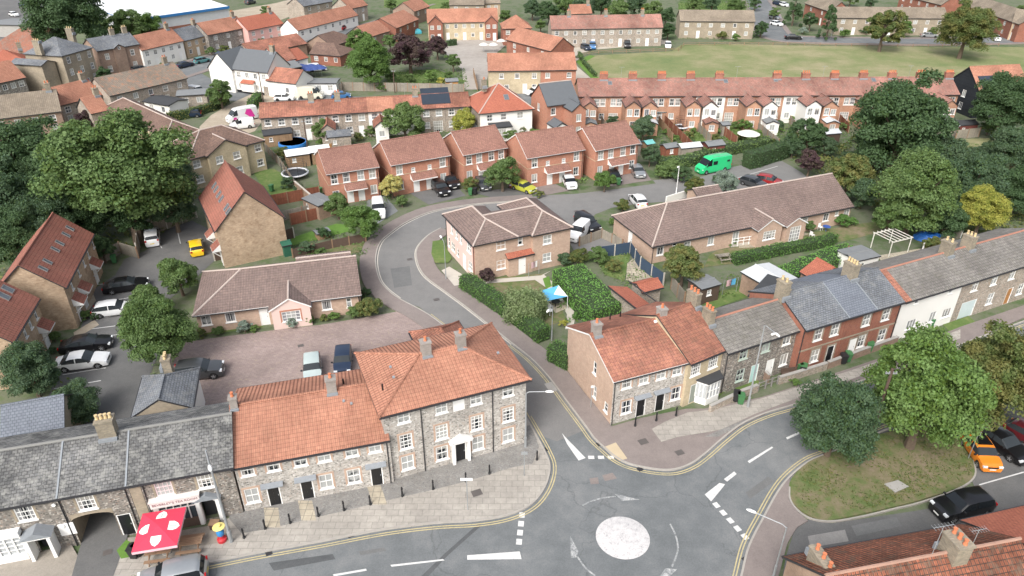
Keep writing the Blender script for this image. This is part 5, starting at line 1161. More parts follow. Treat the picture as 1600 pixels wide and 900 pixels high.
def text(s,size,mat,parent,M,name='lettering',extr=.006,align='CENTER',sx=1):
    c=bpy.data.curves.new('t','FONT'); c.body=s; c.size=size; c.extrude=extr; c.align_x=align; c.align_y='CENTER'; o=bpy.data.objects.new('t',c); COL.objects.link(o)
    dg=bpy.context.evaluated_depsgraph_get(); me=bpy.data.meshes.new_from_object(o.evaluated_get(dg)); bpy.data.objects.remove(o); bpy.data.curves.remove(c)
    me.materials.clear(); me.materials.append(mat); q=link(name,me,parent); q.matrix_local=M@Matrix.Rotation(math.pi/2,4,'X')@Matrix.Diagonal((sx,1,1,1)); return q
text("BEVERLEY'S TEA ROOM",.28,plain('dark_red_lettering',(.2,.06,.07)),h.root,h.X@Matrix.Translation(((ua+ub)/2,h.fy-.43,2.76)),sx=1.05)
TEA=h; TU=(ua,ub,ud)
g=MB(); uu,zz=h.pix('f',279,744); g.tube([(uu,h.fy-.02,zz),(uu,h.fy-.12,zz)],.16,6); g.build('alarm_box',plain('pink_red_plastic',(.5,.08,.12)),h.root,xf=h.X)
g=MB(); 
# satellite dish on the big chimney
# 10 slate roofed rear building with white gable
h=house('slate_rear_building','grey slate hipped rear building with white painted gable between the mews and the paved forecourt','building',(223,588),(205,652),3.6,D=4.7,pitch=30,ends='hw',walls=(br_grey,br_grey,render_w),roof=slate); h.finish(); h.chimney(u=.6,cw=.8,cd=.7,up=.5,pots=3,potm=pot_b,below=1.8); h.skylight(285,606,.5,1.0,p=None) if False else None
h=house('slate_yard_building','small blue grey slate roof in the yard behind the shop','building',(2,690),(98,672),3.0,D=5,pitch=34,ends='gg',walls=br_grey,roof=slate_n); h.finish()
# 12 bottom right old pantile house
h=house('old_pantile_house','old brick house with long lichened red pantile roof at the bottom right corner','house',(1500,819),(1225,869),4.8,D=7.3,pitch=37,ends='gg',walls=(gardenwall,gardenwall,gardenwall),roof=pantile_o,ridge_mat=plain('mortar_ridge',(.33,.2,.15),.9,var=.25)); OLD=h; h.finish()
h.chimney(u=h.w-.9,cw=.55,cd=2.6,up=.15,pots=4,mat=oldchim,potm=pot_t,yy=h.D/2-1.2,below=1.4)
h.chimney(px=1490,py=862,cw=1.0,cd=1.3,up=.9,pots=3,mat=oldchim)
h=house('red_tiled_annexe','red plain tile roofed annexe right of the old pantile house','house',(1680,772),(1503,812),4.6,D=9,pitch=30,ends='gg',walls=gardenwall,roof=redplain); h.finish()
# 14-16 mottled brick houses of the mews
h=house('mews_house','tan brick mews house with six roof windows in its smooth red roof','house',(104,449),(147,366),5.0,D=None,ridge=(50,381),pitch=42,ends='gg',walls=br_mot,roof=tile_sky)
for x,y in ((112,445),(122,423),(130,408),(137,395),(144,378)): h.at('t',x,y)
for x,y in ((110,470),(125,455)): pass
h.finish()
for x,y in ((109,357),(103,367),(93,380),(86,390),(74,409),(67,420)): h.skylight(x,y,.5,.95)
M1=h
h2=house('mews_house','red roofed tan brick mews house at the left edge, nearer the black and white saloons','house',(22,534),(62,467),5.0,D=h.D,pitch=42,ends='gg',walls=br_mot,roof=tile_sky)
for x,y in ((26,533),(38,517),(46,503),(54,487)): h2.at('t',x,y)
h2.finish()
for x,y in ((6,463),(12,452)): h2.skylight(x,y,.75,1.1)
# porches with red tiled hoods (outer face toward the parking)
def porch(blk,us):
    for u in us:
        g=MB(); y=blk.fy; z=2.35; g.face([(u-.9,y-1.0,z),(u+.9,y-1.0,z),(u+.9,y,z+.75),(u-.9,y,z+.75)]); g.face([(u-.9,y-1.0,z-.14),(u-.9,y-1.0,z),(u-.9,y,z+.75),(u-.9,y,z-.14)],1); g.face([(u+.9,y-1.0,z-.14),(u+.9,y,z-.14),(u+.9,y,z+.75),(u+.9,y-1.0,z)],1); g.face([(u-.9,y-1.0,z-.14),(u+.9,y-1.0,z-.14),(u+.9,y-1.0,z),(u-.9,y-1.0,z)],1); g.face([(u-.9,y-1,z-.14),(u-.9,y,z-.14),(u+.9,y,z-.14),(u+.9,y-1,z-.14)],1)
        g.build('porch_hood',[tile_sky,white],blk.root,xf=blk.X)
        for s in (-1,1):
            b=MB(); b.tube([(u+s*.8,y-.9,z-.14),(u+s*.8,y-.03,z-1.0)],.05,4); b.build('bracket',white,blk.root,xf=blk.X)
        fr,dm,hm=door_meshes('dw'); o=link('door',dm,blk.root); o.matrix_local=blk.X@Matrix.Translation((u,blk.fy-.1,.05)); link('door_frame',fr,o)
porch(h,(h.w*.14,h.w*.34,h.w*.78)); porch(h2,(h2.w*.25,h2.w*.85))
h=house('gabled_mews_house','tall tan brick gabled mews house with red roof beside the yellow car','house',(310,309),(335,362),5.0,D=8.3,pitch=46,ends='gg',walls=br_mot,roof=tile_sky)
h.finish()
for x,y in ((335,290),(338,296),(342,304),(346,311),(354,324),(357,330)): h.skylight(x,y,.7,1.0)
porch(h,(h.w*.55,h.w*.9))
# 17 left bungalow
h=house('bungalow','long brown tiled bungalow with pale pink gabled bay facing the paved forecourt','bungalow',(300,494),(563,461),2.45,D=9.8,pitch=25,ends='hg',walls=br_pink,roof=tile_br,ridge_mat=plain('pale_ridge_tile',(.42,.35,.31),.8),verge=white)
for x,y in ((322,500),(360,496)): h.at('n2',x,y)
h.at('dw',413,492); h.at('n2',510,474); h.at('t',545,470)
h.finish(); h.pipe(u=h.w-.2)
ua,_=h.pix('f',421,483); ub,_=h.pix('f',487,475); w_=lwing(h,ua,ub,-.9,h.D*.42,2.45,pitch=30,ends='wg',walls=pinkl,roof=tile_br,ridge_mat=plain('pale_ridge_tile',(.42,.35,.31)),wallname='bay_wall',ov=.25,verge=white)
w_.op('r','c3',(ub-ua)/2,.85,sur=br_red); w_.finish()
rw=wing(h,h.M@Vector((h.w*.62,h.D*.55,0)),h.M@Vector((h.w*.97,h.D*.55,0)),2.45,D=h.D*.58,pitch=22,ends='gg',walls=br_pink,roof=tile_br,ridge_mat=plain('pale_ridge_tile',(.42,.35,.31))); rw.finish()
# 18 L shaped two storey flats
PR=plain('pale_ridge_tile',(.42,.35,.31))
fa,fb=GV((739,385),4.9),GV((892,353),4.9); ex=(fb-fa).normalized()
h=house('hipped_flats','two storey buff brick flats with dark brown hipped roof inside the bend','block of flats',fa+ex*2.9,fa+ex*10.1,4.9,D=8,pitch=22.5,ends='ww',walls=br_pink,roof=tile_br,ridge_mat=PR,wallname='brick_wall')
h.at('c',779,381); h.at('c',779,408); h.at('c1',813,371); h.at('dw',815,408); h.finish()
w_=lwing(h,-2.9,2.9,.05,9.9,4.9,pitch=30,ends='hh',walls=(pinkl,br_pink,br_pink),roof=tile_br,ridge_mat=PR,wallname='wing_wall')
for st,u in (('t',2.4),('c1',4.0),('t',5.4),('c',7.9)): w_.op('f',st,u,3.2)
for st,u in (('t',1.2),('c',2.6),('c1',4.2),('c',8.2)): w_.op('f',st,u,.9)
w_.op('f','dw',6.3,.05); w_.finish(); w_.pipe(u=w_.w-.45); w_.pipe(u=.5)
g=MB(); g.box(w_.w-w_.ov-.5,w_.fy-.03,0,w_.w-w_.ov-.02,w_.fy-.003,4.75); g.build('red_quoin',br_red,h.root,xf=w_.X)
w_=lwing(h,4.4,9.95,-.5,9.4,4.9,pitch=30,ends='hh',walls=br_pink,roof=tile_br,ridge_mat=PR,wallname='wing_wall'); w_.op('r','c',2.2,3.3); w_.op('r','c',2.2,.9); w_.op('b','c',4,3.3); w_.finish()
w_=wing(h,(795,405),(834,396),2.5,D=3.0,pitch=30,ends='gg',walls=br_pink,roof=redplain,ridge_mat=redplain,wallname='porch_wall',ov=.1); w_.op('f','dw',w_.w*.55,.05); w_.finish()
# 19 long bungalow
h=house('long_bungalow','very long brown tiled bungalow with hipped near end beside the green van','bungalow',(1019,386),(1334,323),2.5,D=10.0,pitch=31,ends='hg',walls=br_pink,roof=tile_br,ridge_mat=PR)
for st,x,y in (('n2',1032,389),('sm',1054,383),('n2',1074,381),('n',1111,375),('dc',1150,366),('n2',1258,343),('n2',1291,338),('sm',1308,332),('n2',1326,329)): h.at(st,x,y)
u,_=h.pix('l',987,368); h.op('l','dw',h.D*.55,.05)
h.finish(); h.pipe(u=.35)
ua,_=h.pix('f',1171,358); ub,_=h.pix('f',1212,350); w_=lwing(h,ua,ub,-1.2,h.D*.45,2.5,pitch=32,ends='wg',walls=br_pink,roof=tile_br,ridge_mat=PR,ov=.25,verge=white,wallname='gable_wall'); w_.op('r','c3',(ub-ua)/2,.9); w_.finish()
w_=lwing(h,ub+.1,ub+3.6,-1.5,h.D*.3,2.45,pitch=30,ends='wg',walls=br_pink,roof=tile_br,ov=.25,verge=white,wallname='gable_wall'); w_.op('r','fd',1.75,.05); w_.finish()
w_=wing(h,(1092,309),(1130,303),2.4,D=3.2,pitch=26,ends='gg',walls=br_pink,roof=tile_br,ridge_mat=PR,wallname='porch_wall'); w_.finish()
# ramps with white rails
def deck(x0,y0,x1,y1,label):
    a=G(x0,y0);b=G(x1,y1); root=thing('access_ramp',label,'ramp',(a.x,a.y,0),math.atan2((b-a).y,(b-a).x)); L=(b-a).length; m=MB(); m.box(0,0,0,L,1.6,.3); m.build('platform',conc_l,root)
    r=MB()
    for z in (.75,1.15): r.tube([(0,0,z),(L,0,z)],.045,4); r.tube([(0,1.5,z),(0,0,z)],.045,4); r.tube([(L,1.5,z),(L,0,z)],.045,4)
    r.build('handrail',white,root)
    for k in range(5): p=MB(); p.box(L*k/4-.04,-.04,.0,L*k/4+.04,.04,1.2); p.build('post',white,root)
deck(1143,386,1178,381,'white railed ramp left of the bungalow gable'); deck(1208,372,1242,366,'white railed ramp right of the bungalow gable')
FAR=1
# 20-24 red brick pairs
RB=[((525,283),(594,263),(500,232),'red brick pair left of the golden tree',(532,275)),((613,257),(704,242),(590,222),'red brick pair between the golden tree and the parked black cars',None),((724,238),(794,227),(695,205),'red brick pair behind the big round garden tree',None),((825,245),(914,234),(803,210),'red brick pair with white garden ornaments in front',None),((932,231),(1000,221),(906,198),'red brick pair farthest right, next to the van parking',None)]
wins=[[(522,281),(541,278),(564,275),(581,272)],[(625,264),(644,262),(673,257),(691,254)],[(734,249),(749,246),(768,243),(783,239)],[(838,253),(857,251),(884,248),(902,245)],[(941,241),(955,239),(975,237),(989,235)]]
EA=[((511,275-2),(592,261)),((612,259),(704,243)),((725,243),(793,231)),((825,248),(914,234)),((932,236),(1000,224))]
RD=[(536,224),(650,209),(742,198),(853,202),(952,190)]
for i in range(5):
    a,b=EA[i]; h=house('red_brick_pair',RB[i][3],'house',a,b,4.9,D=(9.3,8.7,8.7,8.5,8.5)[i],pitch=(25,29,29,31,30)[i],ends='gg',walls=br_red,roof=tile_rb,verge=white,wallname='brick_wall',group='red brick pairs along the close')
    for k in range(4): h.op('f','c' if i in(1,3) and k in(1,2) and False else ('s2' if k in (0,3) else 'sm') if i in(1,3) else 's2',h.w*(.13,.36,.64,.87)[k],3.25)
    for k in (.13,.87): h.op('f','n',h.w*k,.9)
    for k in (.40,.62): h.op('f','dw',h.w*k,.05)
    h.finish()
    g=MB(); u0,u1=h.w*.3,h.w*.72; y=h.fy; z=2.35; g.face([(u0,y-1.2,z),(u1,y-1.2,z),(u1,y,z+.7),(u0,y,z+.7)]); g.box(u0,y-1.2,z-.14,u1,y-.002,z-.02,1); g.face([(u0,y-1.2,z-.02),(u0,y-1.2,z),(u0,y,z+.7),(u0,y,z-.02)],1); g.face([(u1,y-1.2,z-.02),(u1,y,z-.02),(u1,y,z+.7),(u1,y-1.2,z)],1); g.face([(u0,y-1.2,z-.02),(u1,y-1.2,z-.02),(u1,y-1.2,z),(u0,y-1.2,z)],1)
    g.build('porch_canopy',[tile_rb,white],h.root,xf=h.X)
    g=MB(); g.box(.05,h.fy-.04,2.62+.5,h.w-.05,h.fy-.003,2.72+.5); g.box(h.ix0-.04,h.fy,2.62+.5,h.ix0-.003,h.by,2.72+.5); g.build('string_course',br_buff,h.root,xf=h.X); h.pipe(u=h.w-.25)
# 25 hipped yellow brick flats beyond
h=house('yellow_brick_flats','yellow brick flats with brown hipped roof and white windows behind the big tree','block of flats',(294,250),(414,219),4.9,D=9.0,pitch=29,ends='hh',walls=br_yel,roof=tile_br2,ridge_mat=PR)
for x in (.1,.9): h.op('f','c',h.w*x,3.3); h.op('f','c',h.w*x,.9)
h.finish()
w_=lwing(h,2.6,9.2,-.5,4.2,4.9,pitch=29,ends='wg',walls=br_yel,roof=tile_br2,ridge_mat=PR,wallname='wing_wall')
for u in (1.9,4.7): w_.op('r','c',u,3.3); w_.op('r','c',u,.9)
w_.finish()
h=house('brown_roofed_flats','low brown roofed building partly behind the big tree, below the cottages','building',(258,216),(313,203),4.2,D=26,pitch=30,ends='hh',walls=br_yel,roof=tile_br2,ridge_mat=PR); h.finish()
# 26 cottage row with orange roof, gardens in front
ra,rb=GV((406,185),4.6),GV((735,166),4.6); n=8; rm=[pantile2,pantile2,pantile2,pantile2,pantile,pantile2,slate_n,pantile2]
ordn=['first','second','third','fourth','fifth','sixth','seventh','eighth','ninth','tenth','eleventh','twelfth','thirteenth','fourteenth']
for i in range(n):
    a=ra.lerp(rb,i/n); b=ra.lerp(rb,(i+1)/n); h=house('cottage','%s cottage from the left in the orange roofed row behind the blue pool'%ordn[i],'cottage',a,b,4.6,D=6.6,pitch=28,ends=('g' if i==0 else 'w')+('g' if i==n-1 else 'w'),walls=(render_w if i in(4,5) else fl_m,)*3,roof=rm[i] if i!=6 else pantile2,group='cottage row behind the blue pool')
    h.op('f','c',h.w*.25,3.1); h.op('f','c',h.w*.75,3.1); h.op('f','c',h.w*.25,.9); h.op('f','dw' if i%2 else 'fd',h.w*.7,.05)
    h.finish()
    if i in (1,2,5): h.chimney(u=h.w*.9,cw=1,cd=.7,up=1.1,pots=2); AER.append((h,h.w*.5))
    if i==6: h.panel(680,150,5.2,4.2,'solar_array',plain('dark_solar_glass',(.03,.04,.055),.2),.08)
    if i in (2,4): w_=lwing(h,h.w*.15,h.w*.75,-4,h.D*.4,3.0,pitch=38,ends='wg',walls=fl_m if i==2 else render_w,roof=pantile2); w_.op('r','n2',w_.D/2,1.2); w_.finish()
# 27 square hipped building
h=house('hipped_house','square house with tall hipped orange roof and white rear, in front of the lane','house',(748,178),(835,170),4.8,ridge=(782,130),pitch=36,ends='hh',walls=(render_w,fl_m,fl_m),roof=redplain,ridge_mat=PR)
for x in (.2,.45,.75): h.op('f','c',h.w*x,3.2)
h.finish(); h.skylight(791,152,.9,1.2); h.chimney(u=2.5,cw=.8,cd=.8,up=.8,pots=1,mat=oldchim,yy=h.D*.5)
w_=wing(h,(768,200),(800,197),2.6,D=4,pitch=8,ends='gg',walls=render_w,roof=felt_b,lean=True,ov=.1); w_.op('f','fd',w_.w/2,.05); w_.finish()
# 28 red gabled house with dark slate
h=house('slate_gabled_house','orange red brick house with dark slate roof and front gable left of the long terrace','house',(856,166),(905,160),5.6,D=7.5,pitch=40,ends='gg',walls=br_red,roof=plain('dark_slate_tile',(.10,.11,.12),.7,var=.1),ridge_mat=plain('pale_ridge_tile',(.42,.35,.31)))
h.op('f','n',h.w*.2,3.8); h.op('l','n',4,3.8); h.finish()
w_=lwing(h,h.w*.5,h.w*.98,-3.2,h.D*.4,5.2,pitch=38,ends='wg',walls=br_red,roof=plain('dark_slate_tile',(.10,.11,.12)),ov=.15); w_.op('r','n',w_.D/2,3.2); w_.op('r','n',w_.D/2,.9); w_.finish()
w_=lwing(h,0,h.w*.45,-3,0.3,2.5,pitch=30,ends='wg',walls=white,roof=plain('dark_slate_tile',(.10,.11,.12)),ov=.1); w_.op('r','fd',w_.D/2,.05); w_.finish()
# 29 long brick terrace with rear wings
ra,rb=GV((905,151),5.4),GV((1500,148),5.4); n=13
wl=[br_or,br_or,br_or,br_or,render_w,br_or,render_w,render_w,br_or,br_or,br_or,br_or,br_or]
TD=8.6
for i in range(n):
    a=ra.lerp(rb,i/n); b=ra.lerp(rb,(i+1)/n); h=house('terrace_house','%s house from the left end of the long terrace below the meadow'%ordn[i],'house',a,b,5.4,D=TD,pitch=28,ends=('g' if i==0 else 'w')+('g' if i==n-1 else 'w'),walls=wl[i] if i%3 else br_or,roof=tile_terr,group='long terrace below the meadow')
    l=i%2==0
    h.op('f','s2',h.w*(.82 if l else .18),3.5); h.op('f','s2',h.w*(.62 if l else .38),3.5); h.op('f','fd' if i%4==1 else 'n2',h.w*(.8 if l else .2),.05 if i%4==1 else 1.0)
    h.finish()
    w_=lwing(h,h.w*.02 if l else h.w*.45,h.w*.52 if l else h.w*.98,-4.6,h.D*.35,4.7,pitch=36,ends='wg',walls=wl[i],roof=tile_terr,wallname='rear_wing_wall',ov=.12); w_.op('r','n',w_.D*.3,3.0); w_.op('r','n' if i%2 else 'n2',w_.D*.74,3.0); w_.op('r','n2',w_.D*.5,.9); w_.finish()
    if i%2==0 or i in (9,): 
        w2=lwing(h,h.w*.04 if l else h.w*.5,h.w*.5 if l else h.w*.95,-7.0,-4.5,2.3,pitch=20,ends='wg',walls=wl[(i+1)%n],roof=(felt,tile_terr,sheet)[i%3],wallname='extension_wall',ov=.1,gut=False); w2.op('r','n2',w2.D*.5,.9); w2.finish()
    if i<n: h.chimney(u=h.w*.9,cw=1.5,cd=.8,up=.75,pots=(5,4,6)[i%3],mat=rchim,poth=.45,cap=None) if i%1==0 and i!=5 else None
    if i in (1,5,8,11): AER.append((h,h.w*.5))
    if i in (0,6): h.skylight(953 if i==0 else 1134,130 if i==0 else 127,.8,1.0)
    if i in (7,10): h.skylight((1212,0,0,1365)[i-7],125,.8,1.0)
h=house('weatherboarded_house','dark blue grey weatherboarded house with solar panels on its orange roof at the right edge','house',(1532,144),(1610,140),5.2,D=9,pitch=40,ends='gg',walls=weather,roof=pantile,verge=dark); h.op('l','n',4,3.3); h.op('l','n',4,.9); h.op('f','n',2,3.2); h.finish()
h.panel(1552,130,5.5,3.4,'solar_array',plain('dark_solar_glass',(.03,.04,.055)),.1)
# 31 yellow and red pair behind
h=house('rendered_pair','cream brick pair under plain orange roof facing the lane','house',(763,111),(845,110),5.0,D=9.2,pitch=30,ends='gw',walls=br_yel,roof=pantile)
for x in (.25,.55,.88): h.op('f','n2',h.w*x,3.3)
for x in (.35,.88): h.op('f','n2',h.w*x,.9)
h.op('f','dw',h.w*.7,.05); h.finish()
h=house('brick_pair','orange red brick house continuing the cream brick pair to the right','house',(845,110),(901,109),5.0,D=9.2,pitch=30,ends='wg',walls=br_red,roof=pantile)
for x in (.2,.8): h.op('f','n2',h.w*x,3.3)
h.finish()
FAR=2
# 32 cream and red terrace
h=house('cream_terrace','cream and red brick terrace with orange roof and a gabled bay at each end','house',(668,36),(778,34),4.9,D=8,pitch=38,ends='gg',walls=br_yel,roof=pantile)
for k in range(5): h.op('f','n2',h.w*(.28+.12*k),3.3); h.op('f','n2' if k%2 else 'dw',h.w*(.28+.12*k),.9 if k%2 else .05)
h.finish()
for u0,u1 in ((.0,.22),(.8,1.0)):
    w_=lwing(h,h.w*u0,h.w*u1,-1.4,h.D*.5,4.9,pitch=42,ends='wg',walls=br_dred,roof=pantile,wallname='gable_wall'); w_.op('r','n2',w_.D*.28,3.3); w_.op('r','n2',w_.D*.72,3.3); w_.op('r','n2',w_.D*.28,.9); w_.op('r','dw',w_.D*.72,.05); w_.finish()
# more distant houses: name,label,eave a,eave b,he,D,pitch,ends,walls,roof,n windows,pots
DIST=[
('barn_range','orange roofed range with white gable panels right of the cream terrace',(790,62),(860,80),4.2,8,34,'gg',br_dred,pantile,3,0),
('lane_house','orange hipped house at the head of the mews lane',(785,45),(832,44),4.5,8,36,'hh',br_dred,pantile,3,0),
('stone_terrace','long grey stone terrace with red roof and three chimneys facing the gravel track',(862,46),(1036,43),4.9,7.5,38,'gg',fl_m,tile_terr,12,3),
('stone_semi','stone coloured semi with drab tile roof right of the long stone terrace',(1063,33),(1180,34),4.8,7.5,34,'gg',br_grey,tile_bg,6,0),
('stone_block','stone coloured block with drab roof behind the meadow trees',(1308,28),(1482,29),4.8,8,32,'gg',br_grey,tile_bg,9,0),
('avenue_terrace','red brick avenue terrace with grey brown roof at the top right',(1492,3),(1592,38),4.8,8,34,'gg',br_dred,tile_bg,8,0),
('upper_brick_terrace','red brick terrace running away above the stone block',(1405,-8),(1470,8),4.8,8,34,'gg',br_dred,tile_bg,5,0),
('brick_end_house','red brick gabled house behind the conifers',(1257,5),(1295,18),4.8,7,38,'gg',br_dred,tile_bg,2,0),
('right_edge_house','pale stone gabled house at the right edge by the meadow road',(1582,35),(1640,40),4.8,8,38,'gg',br_buff,tile_bg,3,0),
('grey_flint_house','small grey flint house with red gable among the trees behind the stone terrace',(893,22),(925,21),4.0,6,38,'gg',fl_m,pantile,2,1),
('georgian_villa','tall buff brick three storey villa with hipped slate roof','villa',),
]
def dist(nm,lb,a,b,he,D,pt,en,wl_,rf,nw,ch,doors=True,cat='house',**k):
    h=house(nm,lb,cat,a,b,he,D,pitch=pt,ends=en,walls=wl_,roof=rf,**k)
    for i in range(nw):
        u=h.w*(i+.6)/(nw+.2); h.op('f','n2' if i%3 else 'c',u,he-1.65); 
        if he>4: h.op('f','dw' if (i%3==1 and doors) else 'n2',u,.05 if (i%3==1 and doors) else .95)
    h.finish()
    for i in range(ch): h.chimney(u=h.w*(i+.5)/ch if ch>1 else h.w*.9,cw=.9,cd=.8,up=1.1,pots=2)
    return h
for d in DIST:
    if len(d)>4: dist(*d)
h=house('georgian_villa','tall buff brick three storey villa with grey hipped slate roof and blue door','villa',(96,88),(146,74),8.0,D=10,pitch=32,ends='hh',walls=br_grey,roof=slate,ridge_mat=lead)
for x in (.2,.52,.85):
    for z in (6.1,3.6): h.op('f','s2',h.w*x,z)
h.op('f','s2',h.w*.25,.8); h.op('f','db',h.w*.6,.05); h.op('f','fd',h.w*.88,.6); h.op('l','s2',3,3.4); h.op('l','s2',3,.8)
h.finish(); h.chimney(u=-.3,cw=.8,cd=1.6,up=-.2,pots=3,potm=pot_b,below=3); h.chimney(u=h.w-.1,cw=.8,cd=1.6,up=.6,pots=3,potm=pot_b,below=3)
w_=lwing(h,-4,0.1,2,h.D,6.8,pitch=20,ends='gg',walls=br_grey,roof=slate); w_.finish()
h=house('stucco_villa','brown brick villa with curved centre gable and slate roof, right of the tallest villa','villa',(152,80),(218,69),6.0,D=8,pitch=30,ends='gg',walls=br_brn,roof=slate)
for x in (.2,.8): h.op('f','s2',h.w*x,3.7); h.op('f','s2',h.w*x,.9)
h.op('f','s2',h.w*.5,3.7); h.op('f','db',h.w*.5,.05)
h.finish(); h.chimney(u=h.w*.6,cw=1,cd=.8,up=1.2,pots=2,potm=pot_b); h.chimney(u=h.w*.9,cw=1,cd=.8,up=1.2,pots=3,potm=pot_b)
w_=lwing(h,h.w*.36,h.w*.64,-.12,h.D*.4,6.0,pitch=30,ends='wg',walls=br_brn,roof=slate,wallname='gable_wall',ov=.05); w_.op('r','sm',w_.D/2,5.6); w_.finish()
dist('white_cottages','white rendered cottages with bright orange roof beside the brown villa',(222,79),(287,64),4.6,7.5,38,'gg',render_w,pantile,5,1)
dist('slate_cottage','cream cottage with slate roof and dark arched porch between white and flint cottages',(289,64),(325,55),4.4,7,36,'gw',br_buff,slate,3,1)
dist('flint_cottage','dark flint cottages with orange roof right of the slate cottage',(325,55),(386,43),4.8,7.5,36,'gg',fl_d,pantile,3,1)
dist('pink_cottage','pale pink rendered cottage with brown red roof on the high road',(388,48),(443,37),4.4,7.5,38,'gg',pinkr,redplain,4,1)
dist('low_cream_row','long low cream cottages with bright orange roof along the high road',(466,48),(560,24),3.2,7,38,'gg',render_w,pantile,8,0)
dist('grey_gable_house','grey brick house with orange roof beyond the low cream cottages',(548,14),(575,8),4.5,8,36,'gg',fl_m,pantile,2,1)
dist('hall_building','orange roofed brick hall with a row of white dormer lights',(620,44),(655,30),3.8,10,26,'gg',br_dred,pantile,3,0)
dist('hall_extension','lower orange roofed range in front of the brick hall',(578,58),(610,48),3.4,8,32,'gg',br_brn,pantile,2,0)
dist('solar_roof_house','orange roofed house with pale solar panels at the top centre',(648,18),(672,10),4,8,32,'gg',br_brn,pantile,2,0)
dist('brown_bungalow','brown roofed brick bungalow by the pub garden',(483,84),(532,88),2.6,8,28,'gh',br_dred,tile_br2,3,0)
dist('brown_bungalow','second brown roofed bungalow, behind the one by the pub garden',(520,72),(560,60),2.6,9,28,'gh',br_brn,tile_br2,2,0)
dist('workshop','low brown roofed workshop left of the light green tree',(395,85),(480,68),3.0,8,28,'gg',br_brn,pantile2,0,0)
dist('grey_semi','grey slate house in the top gap between the high road roofs',(475,10),(520,2),4.5,8,30,'gg',fl_m,slate,3,0)
dist('top_row_house','large stone house at the top centre above the cream terrace',(702,8),(756,8),5.0,9,30,'gg',br_grey,tile_bg,3,0)
dist('top_row_house','beige stone house at the top, right of the large stone one',(757,6),(782,5),5.0,9,30,'gg',br_buff,tile_bg,2,0)
h=dist('white_pub','white pub with dark slate roof and black base at the road junction',(362,108),(417,114),5.0,8,42,'gg',render_w,plain('dark_slate_tile',(.10,.11,.12)),4,1,doors=False,cat='pub')
g=MB(); g.box(h.ix0-.03,h.fy-.03,0,h.ix1+.03,h.fy-.004,.6); g.box(h.ix0-.03,h.fy,0,h.ix0-.004,h.by,.6); g.build('black_plinth',black,h.root,xf=h.X)
g=MB(); u0,u1=h.w*.22,h.w*.62; g.face([(u0,h.fy-1.1,2.4),(u1,h.fy-1.1,2.4),(u1-.2,h.fy,3.0),(u0+.2,h.fy,3.0)]); g.box(u0+.2,h.fy-.8,.6,u1-.2,h.fy-.01,2.38,1); g.build('bay',[redplain,render_w],h.root,xf=h.X)
w_=lwing(h,-6.3,.4,-.35,7.5,4.9,pitch=45,ends='gg',walls=render_w,roof=plain('dark_slate_tile',(.10,.11,.12)),wallname='gable_wall'); w_.finish()
w_=lwing(h,h.w-.5,h.w+7,-.2,h.D*.8,3.4,axis='x',pitch=34,ends='gg',walls=render_w,roof=pantile2,wallname='wing_wall'); w_.op('f','n2',5,1.2); w_.finish()
dist('pub_annexe','white walled pub annexe with red roof right of the pub',(432,97),(462,92),3.6,8,32,'gg',render_w,pantile2,2,0)
dist('white_outbuilding','white rendered outbuilding with rust red roof and black garage door',(450,98),(482,90),3.2,7,30,'gg',render_w,redplain,1,0)
dist('black_barn','black boarded barn with grey felt roof by the pub garden',(437,110),(472,104),3.2,7,14,'gg',weather,felt,0,0)
dist('pub_shelter','long low grey felt roofed shelter at the pub garden wall',(452,130),(525,130),2.6,4.5,6,'gg',white,felt,4,0,doors=False)
dist('long_flint_range','long brown flint range with mossy patched roof and a black box dormer',(172,150),(293,122),4.4,8.5,34,'gg',fl_m,tiles('patched_old_tiles',(.27,.22,.17),(.22,.19,.155),(.12,.1,.085),stain=.3,moss=(.42,.19,.11),mossamt=.6,big=.12),5,1)
dist('orange_cottage','orange roofed flint cottage below the long flint range',(92,166),(160,148),4.2,7,38,'gg',fl_m,pantile,3,1)
dist('orange_cottage','smaller orange roofed cottage with a brick chimney in front of the other',(143,178),(171,172),4.0,6.5,36,'gg',fl_m,pantile,0,1)
dist('drab_roofed_house','drab grey tiled house at the left edge behind the dark woods',(-20,188),(95,174),4.2,9,34,'gg',br_brn,tile_bg,4,1)
dist('left_orange_house','orange roofed dark flint house with pairs of white windows at the left edge',(-15,133),(40,121),5.0,8,38,'gg',fl_d,pantile,4,0)
dist('left_upper_house','red hipped roof by the garden left of the tallest villa',(-20,103),(44,96),3.6,8,32,'hh',br_brn,redplain,2,1)
dist('left_barn','large mottled tile barn roof at the upper left edge',(-30,82),(60,84),3.6,14,34,'hg',fl_m,tiles('streaked_barn_tiles',(.36,.15,.10),(.27,.13,.095),(.16,.08,.06),stain=.25,moss=(.2,.18,.15),mossamt=.8,big=.06),0,0,doors=False)
dist('flat_store','flat grey roofed store above the barn',(-20,38),(52,40),3.5,10,4,'gg',conc,felt,0,0,doors=False)
for lb,a,b,rf,wl_ in (('white walled shed roofed extension in front of the flint range',(222,158),(262,165),felt_b,render_w),('low dark roofed stone extension beside the parked white car',(275,150),(322,147),felt,fl_m),('small white outbuilding below the long flint range',(215,152),(240,148),redplain,render_w)):
    dist('extension',lb,a,b,2.7,5,10,'gg',wl_,rf,2,0,doors=False)
